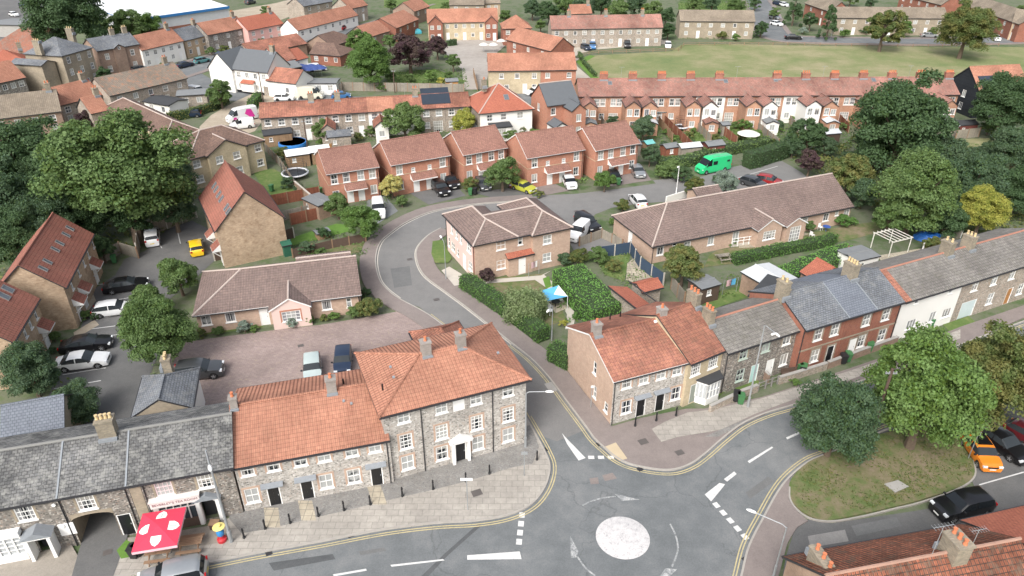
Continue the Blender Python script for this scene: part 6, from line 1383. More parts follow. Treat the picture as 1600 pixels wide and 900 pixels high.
# supermarket sized shed
h=house('warehouse','large white roofed retail shed with blue fascia at the top left','warehouse',(198,32),(357,10),6.5,D=50,pitch=5,ends='gg',walls=(plain('pale_cladding',(.5,.52,.54),.5),)*3,roof=plain('white_metal_roof',(.72,.74,.74),.4),verge=plain('blue_fascia',(.03,.17,.42),.4),gut=False); h.finish()
g=MB(); g.box(.1,h.fy-.06,0,h.w-.1,h.fy-.004,3.2); g.build('brick_plinth',br_dred,h.root,xf=h.X); g=MB(); g.box(-.2,-.12,5.9,h.w+.2,-.02,6.6); g.build('fascia',plain('blue_fascia',(.03,.17,.42)),h.root,xf=h.X)
FAR=1
# ================= trees, shrubs and hedges =================
T=tree; S=shrub
T(1450,618,90,'bright','big bright green lime tree on the green verge behind the lane','L',hv=1.1,stem=.12,ry=.95)
T(1308,656,60,'vdark','dense dark green rounded tree at the kerb end of the green verge','L',hv=1.18,stem=.1)
T(1580,588,82,'olive','large olive green tree at the right edge above the parked orange car','L',hv=1.05,stem=.2)
T(187,272,103,'mid','huge spreading green tree in the middle of the left wood','L',hv=.85,stem=.3)
for x,y,r,mt,lb in ((48,256,68,'dark','dark tree at the left edge of the wood, below the drab tiled roof'),(10,318,60,'vdark','dark tree at the left edge behind the mews houses'),(92,300,58,'dark','shadowy tree left of the huge spreading tree'),(20,375,48,'dark','dark tree touching the upper mews house roof'),(130,335,42,'dark','dark tree behind the mews parking fence'),(205,342,30,'dark','ivy covered round tree at the parking fence'),(268,318,38,'vdark','grey green bushy tree left of the gabled mews house'),(262,270,36,'vdark','dull green tree at the right side of the wood'),(120,212,26,'mid','mid green tree behind the wood, below the orange cottages'),(158,388,20,'dark','low dark tree behind the mews fence corner'),(70,355,46,'vdark','deep green tree right above the long mews roof'),
 (245,208,20,'olive','small olive tree at the top of the left wood'),(135,188,16,'purple','dark purple small tree below the orange cottages')):
    T(x,y,r,mt,lb,hv=1.05,stem=.25)
T(100,22,52,'dark','tall dark tree beside the top left car park','L',hv=1.15,stem=.2)
for x,y,r,mt,lb in ((150,44,24,'mid','green tree between the dark tree and the white shed roof'),(196,43,28,'mid','bushy tree directly below the white shed roof'),(228,42,22,'bright','brighter tree at the right end of the villa trees'),(320,22,11,'mid','small tree standing against the retail shed wall'),(343,145,22,'mid','round tree at the pub yard entrance'),(163,118,14,'dark','clipped dark green tree beside the tallest villa')): T(x,y,r,mt,lb,stem=.15)
T(577,98,36,'bright','light green weeping tree in the park garden','L',hv=1.0,stem=.1); T(563,66,20,'bright','light green tree behind the weeping tree',hv=1,stem=.1)
T(640,82,33,'purple','large copper beech in the park garden','M',hv=.9,stem=.1); T(683,73,17,'purple','smaller copper tree right of the large copper beech',hv=1,stem=.2)
for x,y,r,mt,lb in ((609,66,12,'mid','green tree between the light green and the copper trees'),(708,97,13,'mid','round tree at the mews lane edge'),(632,188,30,'mid','green tree behind the red brick pairs, by the white cottages'),(503,205,18,'mid','small green tree by the cottage row back gardens'),(725,190,20,'yellow','bright yellow flowering tree in the back gardens'),(707,168,18,'mid','green tree beside the conservatory'),(752,190,12,'vdark','grey green tree beside the hipped white house'),(785,270,26,'mid','big round green tree in front of the red brick pairs'),
 (612,290,18,'gold','golden leaved tree between two red brick pairs'),(527,320,21,'mid','dense round green tree on the slope by the close'),(565,345,30,'bright','bright green tree beside the bend of the close'),(945,282,16,'bright','bright green small tree between the garden ornaments and black car'),(1085,291,17,'olive','round topped tree beside the lamp post of the close'),(1135,284,20,'grey','silvery variegated round tree near the blue car'),(1068,414,33,'olive','spreading speckled tree behind the long bungalow'),(1264,212,28,'dark','dark green tree in the terrace gardens'),(1292,228,16,'vdark','dull tree right of the dark garden tree'),
 (1328,272,34,'olive','yellowish green tree behind the bungalow boundary'),(1266,254,20,'purple','dark purple tree at the parking end'),(1240,228,16,'vdark','grey green tree at the end of the car park'),(1536,331,38,'yellow','golden green tree behind the right hand street'),(1016,242,16,'vdark','grey shrubby tree beside the last red brick pair'),(1005,200,20,'vdark','grey green rounded tree in the first terrace garden'),(465,190,8,'dark','small dark tree by the garden bins'),
 (1382,45,29,'olive','broad olive tree on the far side of the meadow'),(1512,45,38,'olive','largest round tree at the far edge of the meadow'),(1414,44,12,'bright','lighter tree touching the broad olive tree'),(1267,33,13,'dark','dark conifer shaped tree between the two meadow conifers')): T(x,y,r,mt,lb,stem=.2)
T(1411,196,74,'dark','very large dark tree in front of the long terrace','L',hv=1.0,stem=.15)
for x,y,r,mt,lb in ((1432,300,62,'mid','large mid green tree right of the yellowish tree'),(1572,165,48,'dark','dark tree at the right edge by the weatherboarded house'),(1590,235,40,'vdark','dull green tree at the right edge above the rough meadow'),(1525,285,46,'vdark','deep green tree behind the golden tree'),(1590,300,38,'dark','dark tree at the right edge behind the golden tree'),(1370,232,30,'dark','dark tree at the foot of the very large tree'),(1470,240,34,'vdark','dull green tree right of the very large tree'),(1390,340,30,'mid','low tree beside the bungalow lawn corner'),(1480,345,30,'dark','shaded tree left of the golden tree'),(1350,300,24,'vdark','small dull tree beside the yellowish tree'),(1440,262,30,'vdark','grey green tree under the very large tree')): T(x,y,r,mt,lb,hv=1.0,stem=.15)
T(1296,36,16,'dark','dark conifer by the far road lamp','C',hv=1.5,stem=.1); T(1242,14,15,'dark','tall dark conifer at the top beside the road','C',hv=1.6,stem=.1)
T(244,520,50,'mid','large green tree between the mews bays and the paved forecourt','L',hv=1.25,stem=.1); T(278,430,30,'mid','leafy tree left of the brown bungalow roof','M',hv=1.1,stem=.15); T(232,470,26,'mid','green tree beside the white hatchback bay','M',hv=1.1,stem=.1)
T(46,580,42,'vdark','dark bushy tree beside the white saloon','L',hv=1.1,stem=.1)
T(822,474,38,'willow','pale weeping tree behind the clipped hedge','W',hv=.75,stem=.1)
FT=['leftmost tree above the long stone terrace','tree behind the left chimney of the long stone terrace','low tree above the small flint house','dull tree right of the small flint house','dark tree above the middle of the stone terrace','mid green tree above the stone terrace, third from its right end','dull tree above the right part of the stone terrace','tree directly behind the right chimney of the stone terrace','tree between the stone terrace and the stone semi, upper','dark tree just right of the stone terrace','tree above the left end of the stone semi','dull tree above the middle of the stone semi','tree above the right end of the stone semi','dark tree right of the stone semi','small tree left of the long stone terrace','dark tree at the top left of the road bend','tree above the cream terrace, left part','dark small tree above the cream terrace','green tree beside the cream terrace right gable','tree above the hall roofs','topmost dull tree above the hall','topmost tree above the stone block, left','dull tree above the stone block','green tree left above the stone block','dark tree at the right end of the stone block','tree at the top right corner','tree beside the road near the tall conifer','small tree behind the pink cottage','dull tree behind the low cream row','dark tree beside the grey slate house']
k=0
for x,y,r,mt in ((832,14,15,'vdark'),(858,20,17,'dark'),(884,8,18,'mid'),(912,12,17,'vdark'),(940,8,18,'dark'),(966,16,17,'mid'),(992,8,18,'vdark'),(1018,18,16,'mid'),(1040,26,14,'dark'),(1044,48,12,'dark'),(1085,8,14,'mid'),(1112,8,12,'vdark'),(1150,10,13,'mid'),(1190,45,12,'dark'),(845,40,10,'mid'),(1180,5,10,'dark'),(700,14,11,'mid'),(735,22,8,'dark'),(790,26,11,'mid'),(610,8,10,'mid'),(640,-4,10,'vdark'),(1330,-4,12,'mid'),(1360,6,9,'vdark'),(1300,4,9,'mid'),(1480,30,10,'dark'),(1596,18,10,'mid'),(1210,20,9,'mid'),(415,18,9,'mid'),(468,10,8,'vdark'),(560,-4,9,'dark')):
    k+=1; T(x,y,r,mt,FT[k-1],'M' if r>11 else 'S',group='far trees along the top of the view',stem=.15)
# shrubs
k=0
for x,y,r,mt,lb in ((110,636,44,'vdark','large spreading shrub at the foot of the mews car park'),(60,660,26,'mid','green shrub left of the spreading shrub by the slate roof'),(84,526,11,'mid','round clipped shrub by the mews path'),(134,492,10,'mid','round shrub by the white hatchback'),(147,494,8,'dark','spiky shrub by the white hatchback'),(82,548,7,'dark','small dark shrub beside the black saloon'),(382,511,13,'grey','silver shrub below the bungalow wall'),(396,514,7,'bright','bright small shrub beside the silver shrub'),(455,503,12,'grey','pale shrub under the pink bay window'),(482,499,10,'bright','green shrub right of the bay window'),(523,494,9,'bright','bright shrub under the bungalow casement'),(505,497,7,'olive','olive low shrub on the forecourt border'),(576,480,20,'olive','low olive shrub at the bungalow corner'),(553,489,12,'mid','low green shrub beside the olive one'),(572,458,11,'dark','dark low shrub by the bungalow end wall'),(312,520,10,'olive','yellowish shrub at the left end of the bungalow bed'),(340,518,9,'mid','green low shrub under the left casement'),
 (628,315,12,'mid','round shrub at the drive edge near the golden tree'),(667,285,8,'bright','bright clipped shrub beside the first black car'),(655,282,12,'mid','climbing green shrub at the second brick pair'),(638,287,9,'dark','dark conifer shrub at the second brick pair'),(686,282,6,'dark','dark small shrub by the brick pair door'),(733,288,14,'olive','olive shrub between the parked black and grey cars'),(760,430,15,'purple','dark red shrub in front of the flats'),(747,418,10,'olive','olive shrub near the flats corner'),(843,304,7,'olive','shrub beside the lime yellow car'),(903,400,16,'olive','untidy shrub at the rear garden corner'),(880,405,14,'vdark','climbing shrub beside the flats garden'),(935,398,17,'mid','bushy green shrub in the long rear garden'),(960,415,14,'olive','olive shrub in the long rear garden'),(962,412,6,'purple','small dark red shrub in the rear garden'),(973,322,13,'olive','rounded shrub at the bungalow corner by the white car'),(960,345,8,'bright','small green shrub at the bungalow gable'),(1140,373,12,'mid','clipped round shrub beside the bungalow doors'),(1115,380,9,'olive','reddish shrub under the bungalow wall'),(1264,354,12,'mid','clipped oval shrub near the patio chairs'),(1246,358,8,'purple','small reddish shrub left of the oval shrub'),(1315,344,13,'hedge','broad clipped shrub below the bungalow casement'),(1332,346,9,'hedge','clipped shrub right of the broad one'),(1102,330,6,'mid','small shrub at the white wall'),
 (1455,383,16,'olive','flowering shrub behind the grey roofs'),(1120,280,8,'vdark','wild shrub at the van parking'),(1050,262,18,'mid','scrubby bush behind the lamp of the close'),(1065,272,16,'dark','dark scrub beside the green van'),(1215,235,10,'vdark','scrub at the top corner of the car park'),(1033,268,14,'mid','scrub left of the green van'),(792,600,0,'mid',''),(860,516,0,'mid',''),(772,270,0,'mid',''),(1416,518,9,'dark','small dark conifer against the white house'),(1100,612,8,'mid','shrub under the white bay'),(1122,606,7,'mid','low plant beside the white bay'),(1375,500,8,'olive','climber at the slate terrace door'),(452,250,0,'',''),(443,240,14,'olive','olive shrub by the trampoline fence'),(450,285,12,'vdark','grey shrub in the left lawn corner'),(466,294,9,'vdark','small grey shrub by the brick garden wall'),(505,365,12,'dark','dark shrub at the close slope'),(478,388,14,'vdark','shrub in the bungalow back garden'),(500,395,10,'mid','low shrub in the bungalow back garden'),(420,175,10,'mid','shrub left of the cottage row'),(407,222,8,'mid','shrub beside the flats fence'),(230,92,8,'yellow','yellow shrub by the villa garden'),(60,92,7,'yellow','yellow shrub left of the tallest villa'),(1183,210,10,'bright','bright shrub along the terrace fence'),(1165,196,12,'bright','bright climber on the terrace fence'),(1205,222,8,'olive','shrub beside the white parasol'),(1142,180,12,'mid','leafy shrub in the fourth terrace garden'),(980,178,8,'bright','lime bush at the terrace wall'),(890,268,0,'',''),(865,262,9,'mid','shrub at the ornament garden'),(905,262,7,'dark','dark plant among the garden ornaments'),(975,214,7,'mid','shrub right of the brick pair roof'),(1238,186,8,'bright','bright shrub below the white rear wings'),(1300,195,9,'olive','olive shrub in the terrace gardens'),(1545,200,14,'mid','round shrub by the red shed'),(1510,198,10,'bright','bright shrub beside the red shed'),(1330,250,18,'vdark','rough bush beside the purple tree'),(560,505,0,'',''),(190,112,0,'',''),(690,128,8,'yellow','yellow shrub in the park garden'),(672,118,12,'bright','bright shrub in the park garden'),(640,122,9,'mid','small bush on the park lawn'),(610,118,10,'mid','bush beside the park house'),(700,118,8,'mid','bush by the park shed'),(595,135,9,'mid','bush near the board fence'),(1458,50,8,'mid','garden shrub by the stone block'),(1320,52,8,'bright','garden shrub left of the broad olive tree'),(1255,48,7,'grey','grey shrub by the road curve'),(1350,48,8,'dark','dark garden shrub by the stone block'),(1130,55,8,'olive','shrub in front of the stone semi'),(1150,58,7,'bright','bright shrub in front of the stone semi'),(835,74,6,'dark','dark shrub at the stone terrace end'),(255,105,9,'mid','garden shrub before the white cottages'),(330,80,8,'mid','garden shrub before the flint cottage'),(350,78,8,'olive','garden shrub beside the flint cottage'),(445,55,8,'mid','garden shrub by the low cream cottages'),(405,62,9,'mid','garden shrub before the pink cottage'),(455,45,8,'yellow','yellow shrub at the cream cottages'),(208,92,9,'mid','ivy at the brown villa door'),
 (880,505,7,'yellow','narrow golden conifer by the garden path'),(900,494,7,'hedge','small green conifer by the rear path'),(1185,566,7,'bright','plant between the turquoise and white doors'),(1243,597,8,'bright','leafy plants at the front garden wall'),(853,660,0,'','')):
    if r: k+=1; S(x,y,r,mt,lb)
# clipped hedges
hedge([(727,448),(756,468),(792,492),(822,512),(848,534)],1.7,1.7,'hedge','long clipped hedge along the pavement of the close')
hedge([(862,560),(892,575)],1.9,1.7,'hedge','short clipped hedge block next to the end terrace gable')
hedge([(886,447),(905,466),(930,492),(950,510)],2.6,3.9,'vine','broad bright green hedge between the two back gardens')
hedge([(1145,412),(1215,397),(1290,383),(1300,378)],1.25,1.4,'hedge','trimmed hedge along the bungalow back lawn')
hedge([(1165,262),(1180,259),(1225,244)],2.6,2.2,'dark','dark hedge right of the green van'); hedge([(1030,262),(1075,258),(1110,245),(1200,228)],1.6,2.0,'mid','wild hedge behind the green van')
hedge([(1215,445),(1255,428),(1300,410),(1330,402)],1.5,2.8,'vine','tangled vine covered bank behind the slate terrace')
hedge([(265,190),(300,183),(335,172),(355,160)],1.7,1.4,'olive','brownish hedge along the pub yard'); hedge([(393,172),(405,158)],1.8,1.6,'hedge','short hedge at the cottage row end')
hedge([(1196,760),(1196,761)],.1,.1,'mid','x') if False else None
hedge([(1420,270),(1470,262),(1560,250)],2.4,3.0,'vdark','overgrown hedge along the rough meadow')
hedge([(905,86),(912,100),(930,120)],1.0,.8,'mid','low hedge curving round the meadow corner')
hedge([(700,72),(712,70)],1.5,1.5,'dark','dark clipped hedge before the cream terrace')
hedge([(62,690),(20,720)],1.2,1.5,'mid','ivy on the yard wall'); hedge([(115,110),(60,92)],1.2,1.5,'dark','dark hedge left of the tallest villa')
# ================= fences and garden walls =================
fence([(217,402),(220,372),(262,358),(308,340)],wood_g,'grey board fence with concrete posts round the white car bay',h=1.9,postm=conc_l)
fence([(160,412),(190,396),(217,404)],wood_g,'grey brown fence step left of the white car bay',h=1.6)
fence([(308,352),(318,385),(335,402)],wood_t,'tan fence beside the yellow car') if False else None
fence([(336,408),(400,392),(447,376),(460,372)],wood_d,'dark brown fence behind the bungalow',h=1.5,postm=conc_l)
fence([(455,352),(528,335)],wood_r,'red brown fence panel by the bright back lawn',h=1.7); fence([(425,322),(500,308)],wood_r,'red brown fence below the brick garden wall',h=1.7)
fence([(440,345),(505,330)],wood_g,'pale grey fence between two small gardens',h=1.4); fence([(462,252),(500,244)],wood_o,'orange stained fence by the trampoline',h=1.8,postm=conc_l)
fence([(500,244),(520,240)],wood_o,'short orange stained fence behind the first brick pair',h=1.8)
fence([(415,236),(440,262),(465,300)],wood_g,'grey fence beside the left back lawn',h=1.5)
fence([(535,142),(620,143),(725,145)],wood_g,'long weathered board fence along the back road',h=1.9)
fence([(458,403),(520,388),(572,378)],wood_d,'dark fence along the top of the bungalow garden',h=1.2)
fence([(1040,262),(1055,240)],wood_r,'short red brown fence') if False else None
for a,b,mt,lb in (((1038,194),(1080,236),wood_r,'red brown fence left of the trampoline garden'),((1072,190),(1110,225),wood_g,'grey fence right of the trampoline garden'),((1104,190),(1150,228),wood_r,'red brown fence behind the bright climber'),((1160,186),(1215,232),wood_g,'long grey fence beside the white parasol garden'),((1235,180),(1255,205),wood_g,'grey fence under the white rear wings'),((1300,182),(1325,208),wood_r,'red brown fence under the very large tree'),((1004,196),(1015,212),wood_t,'tan fence in the first terrace garden')): fence([a,b],mt,lb,h=1.7)
fence([(1065,242),(1100,238)],wood_g,'grey panel fence beside the pale shed'); fence([(1492,218),(1528,214)],wood_g,'grey panel fence by the red shed')
fence([(984,396),(1000,420),(1036,446)],plain('dark_blue_fence_paint',(.035,.06,.10),.7),'dark blue fence along the long rear garden',h=1.6,postm=conc_l); fence([(935,404),(984,396)],plain('dark_blue_fence_paint',(.035,.06,.10)),'dark blue fence across the top of the rear garden',h=1.6,postm=conc_l)
fence([(1048,452),(1068,478)],wood_g,'grey garden fence behind the yellow brick house'); fence([(905,385),(940,372),(972,388)],wood_g,'grey trellis fence beside the white and black cars',h=1.3)
fence([(740,118),(746,142)],wood_t,'tan fence beside the mews lane',h=1.6)
fence([(1322,402),(1368,432)],gardenwall,'brick and panel fence behind the terrace',h=1.5); fence([(1440,395),(1500,372)],wood_g,'pale fence by the blue tarpaulin',h=1.3,postm=white)
picket([(905,88),(935,84),(1000,82),(1060,80),(1068,72),(1140,71),(1230,71)],'post and rail fence at the left of the meadow',gap=4)
picket([(1232,71),(1330,73),(1450,74),(1560,72)],'post and rail fence along the far road edge of the meadow',gap=4)
wallrun([(414,150),(480,147),(535,144)],1.9,.3,flintw,'flint_wall','old flint wall along the pub garden',cap=conc)
wallrun([(85,100),(70,128),(100,140)],2.2,.3,flintw,'flint_wall','old flint wall left of the tallest villa',cap=conc)
wallrun([(1108,645),(1160,620),(1182,612)],.8,.25,flintw,'low_wall','low stone wall in front of the yellow brick house',cap=conc)
picket([(1184,611),(1195,607),(1214,600)],'grey picket fence in front of the turquoise door',h=1.0,gap=1,rt=.04,mat=plain('grey_paling',(.2,.19,.18)))
wallrun([(1216,600),(1236,594),(1290,577)],.8,.25,flintw,'low_wall','low stone wall around the wheelie bin garden',cap=conc)
wallrun([(1292,576),(1345,556),(1400,536)],.8,.25,br_brn,'low_wall','low brick wall before the slate terrace',cap=conc)
wallrun([(1335,552),(1362,538)],.9,.2,br_dred,'divider_wall','red brick divider wall by the white door',cap=conc)
wallrun([(1200,598),(1186,585)],.9,.2,br_brn,'divider_wall','brick divider between the turquoise and white doors',cap=conc); wallrun([(1262,578),(1252,566)],.9,.2,br_brn,'divider_wall','divider wall left of the slate terrace',cap=conc)
wallrun([(1040,318),(1072,308),(1082,306)],1.1,.2,render_w,'white_wall','low white rendered wall below the lamp of the close',cap=None)
wallrun([(463,300),(497,330)],1.7,.2,gardenwall,'brick_garden_wall','brick garden wall with pale coping left of the first brick pair',cap=conc_l)
wallrun([(880,470),(868,452)],.6,.2,conc_l,'planter_wall','pale low wall beside the sail shade') if False else None
picket([(765,446),(768,447)],'x') if False else None
# ================= cars =================
C=car
C('hatch','white',(150,494),(209,486),'white hatchback in a bay of the mews car park, nose to the right',z=.035)
C('saloon','white',(92,577),(171,567),'white saloon with dark glass roof in the lower mews bays',z=.035)
C('saloon','black',(108,549),(167,541),'black saloon parked beside the white saloon',z=.035)
C('saloon','black',(170,457),(228,448),'black car in the mews bay above the white hatchback',z=.035)
C('suv','white',(240,388),(239,366),'white car in the top bay by the fence corner',z=.035)
C('hatch','yellow',(310,402),(306,383),'bright yellow hatchback by the gabled mews house',z=.035)
C('suv','grey',(290,590),(337,585),'dark grey estate behind the slate rear building',z=.04)
C('hatch','pale',(489,568),(490,597),'pale mint hatchback on the paved forecourt',z=.04)
C('hatch','navy',(538,555),(536,586),'dark blue black hatchback on the paved forecourt',z=.04)
C('suv','silver',(305,905),(240,920),'silver car with dark roof glass at the bottom edge of the street',z=.025)
C('suv','black',(1536,792),(1462,808),'glossy black crossover leaving the side lane',z=.03)
C('hatch','orange',(1512,690),(1546,738),'orange hatchback with dark roof panel by the verge tree',z=.035,roofcol='black')
C('saloon','black',(1535,680),(1590,720),'black car with bright headlamps beside the orange hatchback',z=.035)
C('hatch','maroon',(1580,676),(1640,708),'dark red car half hidden at the right edge',z=.035)
C('van','green',(1143,262),(1083,273),'bright green high roofed van in the close car park',z=.03,extra='window')
C('svan','white',(912,362),(895,378),'white small car behind the beige flats',z=.03); C('jeep','black',(905,348),(930,366),'black off roader next to the white small car',z=.03)
C('hatch','white',(1002,326),(990,312),'white car beside the long bungalow corner',z=.03)
C('hatch','silver',(988,264),(1003,283),'silver hatchback on the last drive of the close'); C('hatch','black',(952,273),(965,290),'black hatchback next to the silver hatchback'); C('hatch','white',(883,280),(896,301),'pale silver hatchback beside the ornament garden'); C('suv','black',(681,293),(696,309),'dark car on the drive of the second brick pair'); C('suv','black',(698,283),(710,297),'second dark car, nearer the brick wall and shrubs'); C('hatch','grey',(749,286),(760,300),'grey car beside the round garden tree'); C('hatch','maroon',(797,282),(803,294),'dark red car behind the round garden tree'); C('hatch','lime',(812,296),(824,300),'lime yellow car tucked behind the flats roof')
C('svan','white',(590,322),(594,347),'white car with sunlit roof at the bend of the close')
C('hatch','grey',(1166,288),(1186,294),'grey blue car in a bay behind the bungalow roof'); C('hatch','red',(1190,286),(1210,290),'red car in a bay behind the bungalow roof')
C('hatch','navy',(313,182),(284,184),'dark blue hatchback in the pub yard'); C('van','white',(396,185),(362,192),'white van with pink graphics in the pub yard',extra='pink'); C('svan','white',(392,199),(366,202),'white van nearer the flats in the pub yard') 
C('saloon','navy',(276,108),(302,102),'dark estate parked by the white cottages',small=True); C('hatch','teal',(306,100),(326,96),'teal hatchback parked by the white cottages',small=True)
C('hatch','white',(432,157),(458,157),'white car on the back road left of the camper',small=True); C('van','cream',(466,154),(503,154),'cream high roofed camper on the back road',small=True,name='camper_van'); C('hatch','blue',(522,154),(545,153),'blue car on the back road right of the camper',small=True)
C('svan','white',(484,112),(508,110),'white van in the pub garden car park',small=True); C('hatch','red',(532,48),(542,44),'red car on the high road',small=True)
C('hatch','white',(845,146),(825,149),'white car beside the cream brick pair',small=True); C('hatch','navy',(912,76),(918,79),'dark blue car on the gravel before the stone terrace',small=True); C('suv','blue',(925,72),(926,79),'bright blue car on the gravel before the stone terrace',small=True); C('jeep','black',(978,71),(981,77),'black car on the gravel before the stone terrace',small=True); C('hatch','white',(1043,70),(1044,78),'white car at the right end of the gravel track',small=True); C('hatch','black',(862,78),(866,84),'black car at the left end of the gravel track',small=True)
C('saloon','black',(1228,61),(1250,62),'black saloon on the far road by the meadow',small=True); C('saloon','silver',(1440,58),(1462,59),'silver saloon under the stone block',small=True); C('hatch','white',(1550,60),(1560,66),'white car beside the largest round tree',small=True); C('hatch','white',(1384,66),(1402,66),'white car half hidden under the broad olive tree',small=True)
for x,y,c_,lb in ((1213,40,'white','upper white car at the top road bend'),(1210,30,'silver','silver car at the top road bend'),(1215,8,'navy','dark car at the top by the tall conifer'),(1225,10,'white','white car at the top by the tall conifer')): C('hatch',c_,(x-5,y-1),(x+5,y+1),lb,small=True)
C('hatch','grey',(212,113),(228,110),'grey car before the brown villa',small=True); C('hatch','navy',(30,9),(42,13),'dark car in the top left car park',small=True); C('hatch','silver',(40,10),(52,16),'silver car in the top left car park, lowest of the three',small=True); C('hatch','white',(44,4),(55,10),'white car in the top left car park',small=True); C('hatch','black',(50,34),(58,38),'black car beside the flat store',small=True); C('hatch','white',(15,24),(30,27),'white car behind the flat store',small=True); C('suv','grey',(385,8),(398,5),'dark car in the yard behind the retail shed',small=True); C('svan','white',(300,146),(320,150),'white car behind the low stone extension',small=True); C('hatch','grey',(495,95),(508,98),'grey car beside the brown bungalow',small=True); C('hatch','blue',(342,92),(350,88),'blue car at the pub corner',small=True)
# ================= street furniture =================
def bollard_mesh():
    m=MB(); m.lathe([(.11,0),(.11,.12),(.075,.16),(.065,.7),(.085,.74),(.06,.8),(.075,.88),(.05,.97),(.0,1.02)],12); return m
bm=shared('bollard',lambda:(lambda me:(me.materials.append(black),me)[1])(bollard_mesh().mesh('bollard',smooth=40)))
BP=[(382,842),(415,828),(454,819),(498,808),(538,799),(579,790),(629,777),(677,766),(728,754),(765,742),(839,720),(992,667),(1025,659),(1056,651)]
BL=['bollard at the left end of the row, beside the grey pole','bollard in front of the first black door','second bollard beside the paved strips of the flint terrace','bollard in front of the middle black door','bollard between the middle and right black doors','bollard in front of the right black door','bollard in front of the joint between the two flint buildings','bollard left of the street sign pole','bollard behind the street sign pole','bollard below the right windows of the flint block','bollard at the mouth of the close by the thin sign','left bollard in front of the end terrace','middle bollard in front of the end terrace','right bollard in front of the end terrace']
for p,l in zip(BP,BL): o=link('bollard',bm,None,tuple(G(p[0],p[1]))[:2]+(.12,)); tag(o,'black cast '+l,'bollard','black bollards on the street pavements')
for a,b in (((415,836),(430,790)),((478,822),(483,777)),((588,790),(592,760))): pass
for i,(p,q) in enumerate((((424,795),(427,826)),((477,784),(483,815)),((584,760),(594,790)))):
    a=GV(p);b=GV(q); n=Vector((.55,0,0)); area('door_path',[a-n,b-n,b+n,a+n],.127,patio,world=True)
lamp(362,848,(333,704),(328,730),'tall grey street lamp in front of the tea room end wall',th=.1); lamp(1168,637,(1186,509),(1210,523),'grey street lamp before the dark flint cottages',th=.085)
lamp(821,700,(818,614),(852,615),'street lamp behind the three storey flint block, its head over the close'); lamp(1208,902,(1222,824),(1181,805),'curved street lamp at the right kerb of the main road',th=.06)
lamp(1056,305,(1058,260),(1060,262),'pale street lamp beside the white wall in the close',mat=white,th=.06); lamp(697,437,(695,380),(690,374),'street lamp at the inner bend of the close',th=.05,mat=steel); lamp(862,532,(861,478),(858,486),'street lamp at the end of the long clipped hedge',th=.05)
lamp(387,62*1,(398,36),(400,38),'distant lamp') if False else None
pole(1352,708,(1388,576),'leaning grey telegraph pole standing in the green verge',th=.15); pole(412,160,(404,112),'dark telegraph pole at the white pub corner'); pole(617,145,(550,0) if False else (615,108),'telegraph pole at the board fence'); pole(482,240,(479,186),'telegraph pole behind the blue pool'); pole(350,57,(352,33),'telegraph pole by the flint cottage'); pole(88,58,(86,34),'x pole') if False else None
pole(1298,60,(1300,35),'lamp pole on the far road verge','street lamp','street_lamp',steel,.08,False); pole(505,46,(503,18),'telegraph pole among the low cream cottages'); pole(1516,212,(1518,165),'tall thin post at the right meadow corner',arms=False) if False else None
sign(731,798,3.4,.9,.25,white,'tall sign pole with a small white fingerboard on the front pavement'); sign(819,745,2.7,.5,.3,steel,'thin sign pole at the mouth of the close'); sign(1512,718,3.0,.35,.4,steel,'sign post beside the orange hatchback'); sign(923,638,2.6,.25,.25,white,'short sign post beside the end terrace gable'); sign(120,137,2.2,.5,.5,plain('no_entry_red',(.5,.03,.03)),'red no entry sign by the tallest villa'); sign(342,168,1.6,.9,.5,white,'white sign at the pub yard hedge')
gb=plain('green_bin_plastic',(.05,.16,.06),.6); bb=blackplastic
for x,y,c_,l_,lb in ((1156,632,gb,gb,'green wheelie bin on the pavement by the grey lamp'),(1149,628,bb,bb,'black wheelie bin behind the green one on the pavement'),(1246,582,gb,gb,'green wheelie bin, front of the pair by the low stone wall'),(1253,585,bb,gb,'dark wheelie bin beside the green one at the low stone wall'),(1316,569,bb,bb,'black wheelie bin in the slate terrace front garden'),(1323,566,gb,gb,'green wheelie bin in the slate terrace front garden'),(1357,550,gb,gb,'green wheelie bin behind the divider wall'),(212,872,bb,bb,'black trade bin left of the pink parasol'),(220,868,bb,gb,'green lidded bin beside the archway'),(735,306,gb,gb,'green bin at the drive of the third brick pair'),(742,305,bb,bb,'black bin at the drive of the third brick pair'),(501,305,gb,gb,'green barrel shaped bin by the first brick pair'),(60,548,bb,bb,'dark bin under the mews tree'),(180,412,gb,gb,'green bin in the mews yard'),(1452,512,gb,gb,'bin in front of the white house'),(425,300,gb,gb,'green bin in the left garden'),(966,290,gb,gb,'green bin by the black hatchback')):
    wheelie(x,y,random.uniform(-.5,.5),c_,l_,lb,z=.12)
# parasol, tables, cafe things
p=G(262,864); root=thing('parasol','tilted pinkish red parasol with white shields outside the tea room','parasol',(p.x,p.y,.12),R(8)); m=MB(); m.tube([(0,0,0),(0,0,2.5)],.035,6); m.build('pole',wood_b,root); m=MB(); m.lathe([(.35,0),(.35,.08),(.06,.12)],12); m.build('base',conc,root)
cloth=plain('raspberry_cloth',(.55,.035,.075),.85,var=.06); HZ=2.2; sz=1.5; tp=Vector((0,0,2.7)); cor=[Vector((sx*sz,sy*sz,HZ+ (.35 if sy>0 else -.15)+sx*.12)) for sx,sy in ((-1,-1),(1,-1),(1,1),(-1,1))]
m=MB(); 
for i in range(4):
    a,b=cor[i],cor[(i+1)%4]; m.face([a,b,tp]); m.face([a-Vector((0,0,.22)),b-Vector((0,0,.22)),b,a],1)
m.build('canopy',[cloth,plain('pink_white_trim',(.66,.42,.46),.8)],root)
